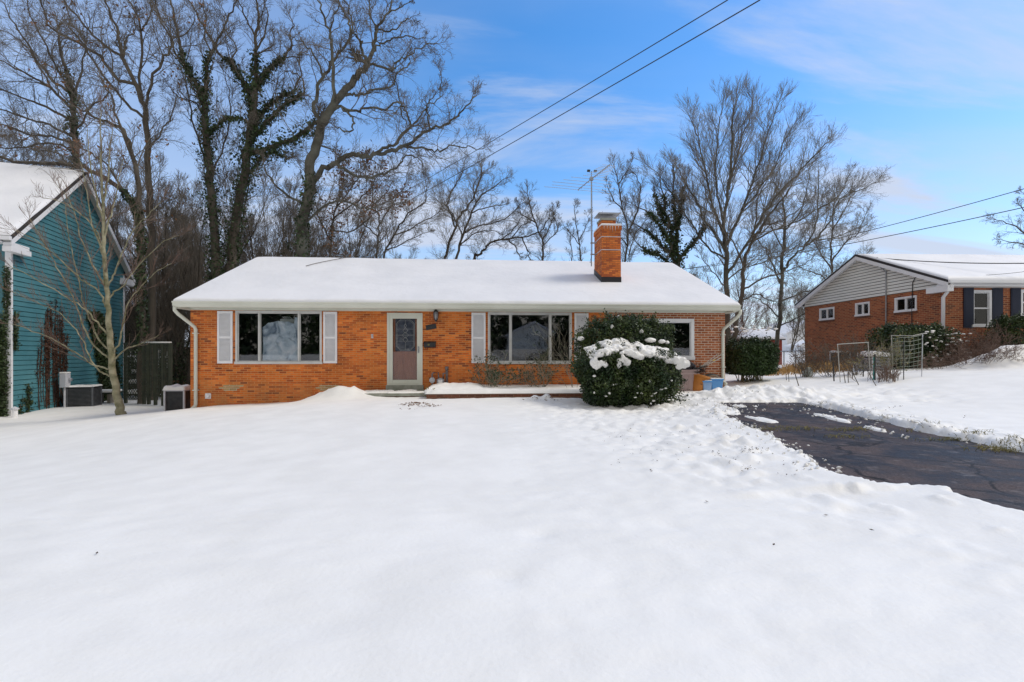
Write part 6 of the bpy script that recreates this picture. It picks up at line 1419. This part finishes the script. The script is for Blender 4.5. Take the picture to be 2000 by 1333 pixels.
def hedge(name, label, cat, px0, px1, pyt, d, dp, n, mt, size, seed, z0=None, legs=14, gap=.35, group=None):
    a, c = at(px0, pyt, d), at(px1, pyt, d); cx = (a.x + c.x) / 2; g_ = gz(cx, d) if z0 is None else z0
    root = empty(name, (cx, d, g_)); tag(root, label, cat, group); h = a.z - g_; w_ = (c.x - a.x) / 2
    P, dd = blob_pts(n, (0, 0, (h + gap) / 2), (w_ * .97, dp, (h - gap) / 2), 6.5, seed, .11, .4)
    tip = np.concatenate([np.array([npr.uniform(-w_ * .85, w_ * .85), npr.uniform(-dp, dp) * .7, h - .04]) + npr.normal(size=(n // 120, 3)) * np.array([.07, .07, .09]) for _ in range(14)])
    V_, f_ = leaves_np(np.concatenate([P, tip]), size, .6); np_mesh('foliage', V_, f_, mt, root)
    V_, f_ = tubes_np(stems_in((0, 0, h * .55), (w_, dp, h * .45), legs, -.1, seed, .017, spread=.95), 5); np_mesh('stems', V_, f_, M['bark_young'], root, smooth=True)
    return root
hr = hedge('privet_hedge', 'tall boxy green hedge on bare legs at the right end of the brick house', 'hedge', 1424, 1504, 669, 15.9, .75, 34000, M['privet'], .03, 21, legs=40, gap=.22)
rb = random.Random(4); snow_blobs('snow', hr, [(rb.uniform(-.7, .7), rb.uniform(-.7, .2), 1.72 + rb.uniform(-.15, .08), rb.uniform(.03, .1), .07, .03) for _ in range(16)], .02, 3, .03, .06)
# shrub by the red house, snow flecked
h2 = hedge('evergreen_shrub', 'spreading dark shrub flecked with snow against the red brick house', 'shrub', 1716, 1842, 640, 17.6, .9, 26000, M['yew'], .035, 22, z0=.95, legs=16, gap=.0)
hz_ = h2.location
snow_blobs('snow', h2, [(rb.uniform(-.3, 1.3), -.93 + rb.uniform(-.06, .1), rb.uniform(.25, 1.35), rb.uniform(.02, .08), .05, rb.uniform(.01, .03)) for _ in range(75)], .018, 4, .03, .05)
h3 = hedge('evergreen_shrub', 'dark shrub dotted with snow under the second window at the right edge', 'shrub', 1958, 2040, 622, 17.2, .8, 16000, M['yew'], .035, 23, z0=1.25, legs=10, gap=.0)
snow_blobs('snow', h3, [(rb.uniform(-.7, .7), -.84 + rb.uniform(-.06, .1), rb.uniform(.5, 1.35), rb.uniform(.03, .09), .05, rb.uniform(.015, .04)) for _ in range(26)], .022, 5, .03, .06)

def twig_shrub(name, label, px, d, w_, h, n, seed, mt, leaf=0, leafm='dead', z0=None, cat='shrub', r=.008, maxlev=2, fan=.5, lsize=.025, lean=0, group=None):
    p = at(px, 690, d); z = gz(p.x, d) if z0 is None else z0; rr = random.Random(seed); g = Grow(seed, .35, .22, (18, 50), r * .45, .8); g.maxlev = maxlev + 1
    for k in range(n):
        x = rr.gauss(0, w_ * .12); g.branch((x, rr.gauss(0, w_ * .12), -.1), (rr.gauss(lean, fan), rr.gauss(0, fan * .6), 1), h * rr.uniform(.7, 1.15), r, 1)
    root = empty(name, (p.x, d, z)); tag(root, label, cat, group)
    V_, f_ = tubes_np(g.big + g.small, 4); np_mesh('stems', V_, f_, M[mt], root)
    if leaf:
        T = [l[0][rr.randrange(1, len(l[0]))] for l in g.small]; C = np.array([T[rr.randrange(len(T))] for _ in range(leaf)]) + npr.normal(size=(leaf, 3)) * .025
        V_, f_ = leaves_np(C, lsize); np_mesh('leaves', V_, f_, M[leafm], root)
    return root
twig_shrub('leafless_shrub', 'thin bare shrub with a few small leaves under the left half of the picture window', 965, 13.3, .7, .85, 16, 31, 'twig_pale', 1500, 'ivy', z0=.46, fan=.42)
twig_shrub('leafless_shrub', 'thin bare shrub with a few small leaves under the right half of the picture window', 1052, 13.4, .7, .85, 15, 32, 'twig_pale', 1000, 'ivy', z0=.46, fan=.42)
twig_shrub('leafless_shrub', 'wispy twigs beside the shutter behind the big bush', 1122, 13.3, .3, 1.5, 5, 33, 'twig_pale', 120, 'ivy', z0=.46, fan=.2)
twig_shrub('grass_clump', 'clump of olive grass at the left end of the snowy ledge', 848, 12.5, .3, .28, 16, 34, 'twig_pale', 300, 'olive', z0=.30, fan=.7, r=.004, cat='grass clump')

# ------------------------------------------------------------------ things along the wall at the right end
def spot(px, t): s_, _ = HF.front(px, 700, t); p = HF.w(s_, t); return p, gz(p.x, p.y)
p, g_ = spot(1338, -.45); hh = CZ + (HY - 722) / F * p.y - g_
tc_ = empty('trash_can', (p.x, p.y, g_), HF.a); tag(tc_, 'faded pinkish plastic trash can half hidden behind the bush', 'trash can')
mb = MB(); mb.prism([(-.20, -.1), (.20, -.1), (.27, hh - .12), (-.27, hh - .12)], 'y', -.24, .24); mb.box(-.29, .29, -.27, .27, hh - .12, hh)
for x in (-.12, 0, .12): mb.box(x - .015, x + .015, -.25, -.238, .0, hh - .2)
mb.box(-.31, .31, -.29, .29, hh - .03, hh); mb.build('body', M['pink'], tc_, bevel=.015)
mb = MB(); mb.tube([(-.29, -.27, hh - .10), (-.29, -.33, hh - .12), (.29, -.33, hh - .12), (.29, -.27, hh - .10)], .012, 6); mb.build('handle', M['pink'], tc_)
bg_ = empty('trash_bag', (p.x, p.y, g_ + hh), HF.a); tag(bg_, 'crumpled black trash bag heaped on top of the faded can', 'bag')
bm = bmesh.new(); bmesh.ops.create_icosphere(bm, subdivisions=5, radius=1, matrix=Matrix.Translation((.02, 0, .08)) @ Matrix.Diagonal((.34, .28, .20, 1)))
for v in bm.verts:
    c = v.co; k = float(fbm(np.array([c.x * 7 + c.z * 5]), np.array([c.y * 7 - c.z * 6]), 91, 3)[0]) - .5; v.co = c * (1 + k * .75)
    if v.co.z < 0: v.co.z *= .3
me = bpy.data.meshes.new('bag'); bm.to_mesh(me); bm.free(); link_mesh('bag', me, M['bag'], bg_)
bu = empty('brush_bundle', (p.x + .30, p.y - .02, g_ + hh), HF.a); tag(bu, 'tangle of dark twigs and white sticks poking out beside the trash bag', 'sticks')
mb = MB()
for (dx_, dz_, r_) in ((.86, .50, .012), (.80, .36, .013), (.66, .46, .009)): mb.tube([(-.1, 0, -.1), (dx_ * .5, -.03, dz_ * .45 - .0), (dx_, -.05, dz_)], r_, 6)
mb.build('stick', M['pvc'], bu)
g = Grow(92, -.2, .35, (20, 60), .003, 1.2); g.maxlev = 3
for k in range(26): g.branch((0, 0, .02), (rnd.gauss(.1, .6), rnd.gauss(-.1, .4), rnd.gauss(0, .5)), .28, .006, 1)
V_, f_ = tubes_np(g.big + g.small, 3); np_mesh('twigs', V_, f_, M['wire'], bu)
p, g_ = spot(1361, -.62)
rb_ = empty('planter_tub', (p.x, p.y, g_ + .02), HF.a); tag(rb_, 'leaning orange brown tub standing between the trash can and blue bins', 'tub')
mb = MB(); Mt = Matrix.Rotation(R(16), 4, 'Y'); mb.lathe([(.17, -.06), (.19, .0), (.245, .40), (.27, .40), (.275, .45), (.255, .455)], 22, M=Mt); mb.build('tub', M['orange'], rb_, smooth=True)
mb = MB(); mb.lathe([(.235, .40), (.01, .41)], 22, M=Mt); mb.build('soil', M['bark'], rb_)
mb = MB(); mb.tube([(.0, -.235, .20), (.03, -.24, .17), (.06, -.235, .19)], .008, 5); mb.build('mark', M['black'], rb_)
for k, (px, w_, h_, t_, lab) in enumerate(((1378, .27, .27, -.72, 'small pale blue bin left of its larger twin by the downspout'), (1397, .36, .30, -.66, 'larger blue bin at the foot of the right downspout'))):
    p, g_ = spot(px, t_); b_ = empty('storage_bin', (p.x, p.y, g_ + .02), HF.a); tag(b_, lab, 'bin', 'blue bins by the wall')
    mb = MB(); W_ = w_ / 2; mb.prism([(-W_ * .82, -.05), (W_ * .82, -.05), (W_, h_ - .04), (-W_, h_ - .04)], 'y', -.13, .13); mb.build('bin', M['blue'] if k else nmat('pale_blue', (.22, .36, .58), (.28, .42, .64), 4, .5), b_, bevel=.012)
    mb = MB(); mb.box(-W_ - .02, W_ + .02, -.15, .15, h_ - .04, h_); mb.build('rim', M['blue'], b_, bevel=.008)
    mb = MB(); mb.box(-W_, W_, -.13, .13, h_ - .0, h_ + .02); mb.build('snow', M['snow'], b_, bevel=.01)
p, g_ = spot(1389, -.22); hp_ = empty('hose_hoops', (p.x, p.y, g_), HF.a); tag(hp_, 'dark hoops of old hose leaning on the bricks behind the blue bins', 'hose')
for k, (r_, y_) in enumerate(((.36, 0), (.33, -.06), (.30, -.12))):
    mb = MB(); mb.tube([(r_ * math.cos(a), y_ - .08 + .1 * math.sin(a), .12 + r_ * .95 * math.sin(a)) for a in np.linspace(-.3, math.pi + .3, 26)], .022, 7); mb.build('hoop', [M['bark'], M['black'], nmat('tan_hose', (.20, .13, .08), (.28, .19, .12), 5)][k], hp_, smooth=True)

# ------------------------------------------------------------------ garden frames at the foot of the red house
def G3(px, py, d):   # ground point seen at px, on the snow
    p = at(px, py, d); return Vector((p.x, p.y, gz(p.x, p.y)))
def solve(px, py, lo=8., hi=26.):
    """the snow surface point the photograph shows at (px, py)"""
    for _ in range(40):
        m_ = (lo + hi) / 2; p = at(px, py, m_)
        if p.z > gz(p.x, p.y): lo = m_
        else: hi = m_
    p = at(px, py, lo); return p
fr_ = solve(1642, 747); f2 = solve(1702, 740); f2 = Vector((f2.x, fr_.y + .1, gz(f2.x, fr_.y)))
gf = empty('garden_arch', fr_); tag(gf, 'plain white pipe frame standing empty in the snow', 'frame'); 
h_ = CZ + (HY - 673) / F * fr_.y - fr_.z; x2 = (1702 - 1000) / F * (fr_.y) - fr_.x
mb = MB(); mb.tube([(0, 0, -.2), (-.09, 0, h_)], .011, 7); mb.build('post', M['pvc'], gf); mb = MB(); mb.tube([(x2, 0, -.2), (x2 - .10, .0, h_ + .06)], .011, 7); mb.build('post', M['pvc'], gf); mb = MB(); mb.tube([(-.11, 0, h_), (x2 - .08, 0, h_ + .06)], .011, 7); mb.build('top_rail', M['pvc'], gf)
c0 = solve(1765, 742); dC = c0.y; tl = empty('trellis_cage', c0); tag(tl, 'wire mesh trellis cage between grey posts beside the snowy shrub', 'trellis')
def rel(px, py, d): return at(px, py, d) - c0
for (xa, ya, xb, yb, d, mt__) in ((1741, 655, 1744, 744, dC + .7, 'pvc'), (1765, 668, 1765, 746, dC, 'black'), (1802, 652, 1800, 740, dC + .3, 'lgrey')):
    mb = MB(); mb.tube([rel(xb, yb + 3, d), rel(xa, ya, d)], .011, 6); mb.build('post', M[mt__], tl)
mb = MB(); TL_, TR2 = rel(1742, 656, dC + .7), rel(1802, 652, dC + .3); mb.tube([TL_, (TL_ + TR2) / 2 + Vector((0, -.2, -.04)), TR2], .012, 5); mb.build('top_rail', M['pvc'], tl)
def gridnet(mb, a, b_, c, d, nu, nv, sag=.03, r=.0045):
    for i in range(nu + 1):
        u = i / nu; mb.tube([a.lerp(b_, u).lerp(d.lerp(c, u), v) + Vector((0, -sag * math.sin(v * 3.1), 0)) for v in (0, .25, .5, .75, 1)], r, 4, cap=False)
    for j in range(nv + 1):
        v = j / nv; mb.tube([a.lerp(d, v).lerp(b_.lerp(c, v), u) + Vector((0, 0, -sag * math.sin(u * 3.1))) for u in (0, .25, .5, .75, 1)], r, 4, cap=False)
mb = MB(); gridnet(mb, rel(1758, 724, dC), rel(1800, 720, dC + .3), rel(1802, 654, dC + .3), rel(1756, 660, dC), 5, 8); gridnet(mb, rel(1744, 726, dC + .7), rel(1758, 724, dC), rel(1756, 660, dC), rel(1742, 660, dC + .7), 2, 8); mb.build('wire_mesh', M['mesh_wire'], tl)
twig_shrub('leafless_shrub', 'pale yellowish twiggy plant tangled in the left side of the wire cage', 1738, dC + .6, .4, 1.0, 11, 41, 'twig_pale', 500, 'olive', fan=.5)
twig_shrub('leafless_shrub', 'row of cut pruned stems poking from the snow before the wire cage', 1732, dC - .1, 1.6, .42, 26, 42, 'twig_red', 0, fan=.35, r=.007)
for k, (px, py, w_, h_, n_, lab) in enumerate(((1573, 735, .7, .9, 18, 'withered brown plant at the back corner of the red brick house'), (1620, 733, .5, 1.0, 12, 'withered seed head plant left of the white pipe frame'), (1670, 730, .8, 1.15, 22, 'dead leafy plant inside the white pipe frame'), (1868, 712, .8, .8, 12, 'brown bare shrub below the corner downspout of the red house'), (1902, 706, .8, .95, 16, 'brown bare shrub under the first front window of the red house'), (1940, 704, .8, .95, 15, 'brown tangled shrub between the two front windows of the red house'))):
    p = solve(px, py + 6); twig_shrub('withered_plant', lab, px, p.y + (1.2 if px > 1800 else .6), w_, h_, n_, 50 + k, 'twig_red' if px > 1800 else 'twig', 500, 'deadvine' if px > 1800 else 'dead', fan=.5, cat='plant')
# dry straw grass along the border and bramble edging
C = []; L_ = []
for k in range(1100):
    px = rnd.uniform(1495, 1665); u = (px - 1478) / 182; d = rnd.uniform(17.5, 22)
    p = at(px, 690, d); z = gz(p.x, d); a = rnd.uniform(-.9, .9); h_ = rnd.uniform(.15, .5) * (1 if px > 1530 else .6)
    L_.append((np.array([(p.x, d, z - .05), (p.x + a * h_ * .35, d - .02, z + h_ * .6), (p.x + a * h_, d - .05, z + h_ * (.9 - .5 * abs(a)))]), np.array([.012, .010, .003])))
V_, f_ = tubes_np(L_, 3); o = np_mesh('dry_grass', V_, f_, M['straw']); tag(o, 'bent straw coloured grass along the garden border', 'grass', kind='stuff')
g = Grow(303, .1, .4, (20, 70), .004, 1.0); g.maxlev = 3
for k in range(170):
    px = rnd.uniform(1800, 2040); q = solve(px, 722 - (px - 1800) * .13 + rnd.uniform(-14, 4)); g.branch((q.x, q.y, q.z - .05), (rnd.gauss(0, .5), rnd.gauss(0, .3), .7), rnd.uniform(.35, .75), .007, 1)
V_, f_ = tubes_np(g.big + g.small, 3); o = np_mesh('brush', V_, f_, M['twig_red']); tag(o, 'low reddish brush poking through the snow ridge before the red house', 'brush', kind='stuff')
# garden stakes
for k, (xa, ya, xb, yb, r_, mt__, lab) in enumerate(((1535, 730, 1536, 743, .010, 'bark', 'short upright stake left of the others near the straw grass'), (1540, 728, 1541, 746, .009, 'bark', 'slim upright stake second from the left near the straw grass'), (1552, 728, 1560, 754, .012, 'bark', 'leaning dark stake standing alone in the snow'), (1627, 708, 1629, 745, .018, 'black', 'dark green post just left of the white pipe frame'),
        (1648, 728, 1651, 748, .010, 'bark', 'thin stake leaning inside the white pipe frame'), (1656, 728, 1657, 748, .010, 'bark', 'thin upright stake inside the white pipe frame'), (1665, 720, 1665, 741, .010, 'bark', 'short thin stake at the centre of the white pipe frame'), (1663, 724, 1677, 752, .010, 'bark', 'long thin stick leaning across the white pipe frame'),
        (1686, 705, 1686, 736, .017, 'black', 'dark post before the grey air conditioner'), (1709, 692, 1709, 743, .018, 'black', 'black post right beside the white pipe frame'), (1694, 724, 1711, 754, .009, 'bark', 'thin stick leaning right below the pipe frame'), (1612, 724, 1624, 736, .010, 'bark', 'thin leaning stick left of the pipe frame'))):
    b_ = solve(xb, yb); t_ = at(xa, ya, b_.y) - b_; o = MB().tube([t_ * -.15, t_], r_, 6).build('garden_stake', M[mt__], None, loc=b_); tag(o, lab, 'stake', 'stakes in the snowy garden')
o = None; b_ = solve(1706, 742); t_ = at(1707, 698, b_.y) - b_; o = MB().tube([t_ * -.1, t_], .016, 6).build('garden_stake', nmat('teal_post', (.02, .22, .20), (.03, .3, .26), 4), None, loc=b_); tag(o, 'teal coloured post beside the black one at the pipe frame', 'stake', 'stakes in the snowy garden')
q = solve(1577, 736); tb_ = empty('snowy_boulder', q); tag(tb_, 'pale netted lump half buried in snow near the straw grass', 'stone'); snow_blobs('stone', tb_, [(0, 0, .12, .17, .15, .2), (.05, 0, .2, .1, .1, .12)], .02, 6, .05, .08).data.materials[0] = nmat('pale_stone', (.35, .42, .36), (.6, .62, .6), 9)
q = solve(1702, 735); p = Vector((q.x * 1.0, 17.2, 0)); p.x = (1706 - 1000) / F * 17.2; g_ = gz(p.x, 17.2)
ac_unit('air_conditioner', (p.x, 17.2, g_ - .1), .1, .68, .68, CZ + (HY - 697) / F * 17.2 - g_ + .1, 'grey air conditioner with snow cap before the red brick side wall', slats=True, body=M['lgrey'], snow=.10)
q = at(1616, 700, 19.5); g_ = gz(q.x, 19.5)
ac_unit('air_conditioner', (RF.w(-.7, 4.6).x, RF.w(-.7, 4.6).y, g_), .03, .62, .62, .68, 'smaller air conditioner near the back of the red brick side wall', slats=False, body=M['lgrey'], snow=.03)

# ------------------------------------------------------------------ litter on the snow
def scatter(name, label, pxy, n, size, mt, jx, jy, lo=3., hi=14., asp=.5, cat='litter'):
    C = []
    for (px, py, m_) in pxy:
        c = solve(px, py, lo, hi)
        for _ in range(m_): x, y = c.x + rnd.gauss(0, jx), c.y + rnd.gauss(0, jy); C.append((x, y, gz(x, y) + .012))
    C = np.array(C); V_, f_ = leaves_np(C, size, asp); V_[:, 2] = np.repeat(C[:, 2], 4) + (V_[:, 2] - np.repeat(C[:, 2], 4)) * .45
    o = np_mesh(name, V_, f_, mt); tag(o, label, cat, kind='stuff'); return o
scatter('leaf_litter', 'curled brown leaves lying on the snow before the stoop', [(812, 788, 60), (805, 792, 30), (842, 794, 30), (835, 790, 16), (792, 790, 12), (1040, 778, 10), (1072, 776, 14), (800, 800, 8), (1062, 781, 12)], 0, .032, M['dead'], .13, .07)
scatter('twig_litter', 'dark bits of leaf and twig strewn over the trodden snow by the drive', [(rnd.uniform(1180, 1520), rnd.uniform(800, 925), rnd.choice((1, 1, 2, 3))) for _ in range(70)] + [(1462, 884, 20), (1458, 918, 22), (1475, 880, 14), (1540, 905, 5), (1530, 928, 6), (1210, 852, 8), (188, 1112, 1), (1516, 1098, 1), (1385, 978, 1), (1690, 1040, 1), (1640, 1012, 1), (1430, 855, 8), (1330, 845, 6), (1385, 830, 6)], 0, .014, nmat('dark_bits', (.05, .03, .02), (.12, .08, .04), 4), .05, .05)
scatter('twig_litter', 'dark bits scattered on the snowy bank right of the drive', [(rnd.uniform(1620, 1990), rnd.uniform(790, 880), 1) for _ in range(26)] + [(1780, 815, 5), (1760, 795, 6), (1740, 797, 5), (1850, 845, 4)], 0, .016, nmat('dark_bits', (.05, .03, .02), (.12, .08, .04), 4), .06, .05)
L_ = []
for (px, py, n_, rx) in ((1505, 848, 60, .22), (1540, 843, 50, .25), (1570, 846, 30, .15), (1645, 848, 50, .14), (1680, 846, 45, .12), (1655, 862, 50, .2), (1840, 868, 40, .25), (1880, 862, 80, .18), (1948, 878, 90, .2), (1965, 884, 110, .22), (1985, 889, 60, .15), (1720, 825, 20, .12), (1600, 797, 18, .15), (1790, 848, 30, .15), (1570, 800, 16, .2), (1470, 800, 12, .2)):
    c = solve(px, py, 3.5, 12)
    for _ in range(n_):
        x, y = c.x + rnd.gauss(0, rx), c.y + rnd.gauss(0, .05); z = max(gz(x, y), dzf(y)); a, b_ = rnd.gauss(0, 1), rnd.gauss(0, 1); h_ = rnd.uniform(.03, .08)
        L_.append((np.array([(x, y, z - .01), (x + a * h_ * .4, y + b_ * h_ * .3, z + h_ * .5), (x + a * h_, y + b_ * h_ * .7, z + h_ * .6)]), np.array([.003, .003, .001])))
V_, f_ = tubes_np(L_, 3); o = np_mesh('grass_tufts', V_, f_, M['olive']); tag(o, 'dry olive grass tufts along cracks and edge of the driveway', 'grass', kind='stuff')
# snow clods along the cleared edge
bm = bmesh.new(); rk = random.Random(66)
for k in range(620):
    if k < 300: y = rk.uniform(3.3, 10.8); x = float(np.interp(y, DL[:, 0], DL[:, 1])) + rk.gauss(-.12, .16)
    elif k < 470: y = rk.uniform(3.5, 10.8); x = float(np.interp(y, DR[:, 0], DR[:, 1])) + rk.gauss(.12, .14)
    elif k < 510: y = rk.uniform(6.5, 10); x = 5.65 + (y - 8.2) * .12 + rk.gauss(0, .12)
    else: x = rk.uniform(3.0, 7.0); y = rk.uniform(9.6, 12.6)
    if y < 4.6: continue
    s_ = rk.uniform(.006, .024) * (1.5 if rk.random() < .06 else 1); z = max(gz(x, y), dzf(y))
    bmesh.ops.create_icosphere(bm, subdivisions=1, radius=1, matrix=Matrix.Translation((x, y, z + s_ * .35)) @ Matrix.Rotation(rk.uniform(0, 6), 4, Vector((rk.random(), rk.random(), 1))) @ Matrix.Diagonal((s_ * rk.uniform(.8, 1.5), s_, s_ * rk.uniform(.55, .9), 1)))
for v in bm.verts: v.co += Vector((rk.gauss(0, 1), rk.gauss(0, 1), rk.gauss(0, 1))) * .0045
me = bpy.data.meshes.new('snow_clods'); bm.to_mesh(me); bm.free(); o = link_mesh('snow_clods', me, M['snow']); tag(o, 'crumbled snow clods along the edges of the cleared driveway', 'snow', kind='stuff')

# ------------------------------------------------------------------ across the street (seen in the window glass)
oh = empty('ranch_house', (8.6, -51, 1.4), 0); tag(oh, 'pale ranch house with a snowy roof across the street behind the camera', 'house')
mb = MB(); mb.box(0, 9, -7, 0, -1, 3.0); mb.prism([(0, 3.0), (9, 3.0), (4.5, 5.0)], 'y', -7, 0); mb.build('wall', M['gsid'], oh)
mb = MB(); mb.prism([(-.5, 2.8), (4.5, 5.1), (9.5, 2.8), (9.5, 3.0), (4.5, 5.4), (-.5, 3.0)], 'y', -7.4, .5); mb.build('roof', M['roof_snow'], oh)
C = []  # unseen conifer row, added so the panes reflect dark instead of bright sky
for k in range(90):
    x = -90 + k * 2 + rnd.uniform(-1, 1); y = rnd.uniform(-62, -52); h = rnd.uniform(11, 17); q = npr.random(420); C.append(np.stack([x + npr.normal(size=420) * (1.1 - q) * 2.0, y + npr.normal(size=420) * (1.1 - q) * 2.0, q * h], 1))
V_, f_ = leaves_np(np.concatenate(C), .55); o = np_mesh('added_evergreens', V_, f_, M['yew']); tag(o, 'dark evergreen row added behind the camera to darken the window reflections', 'woods', kind='stuff')
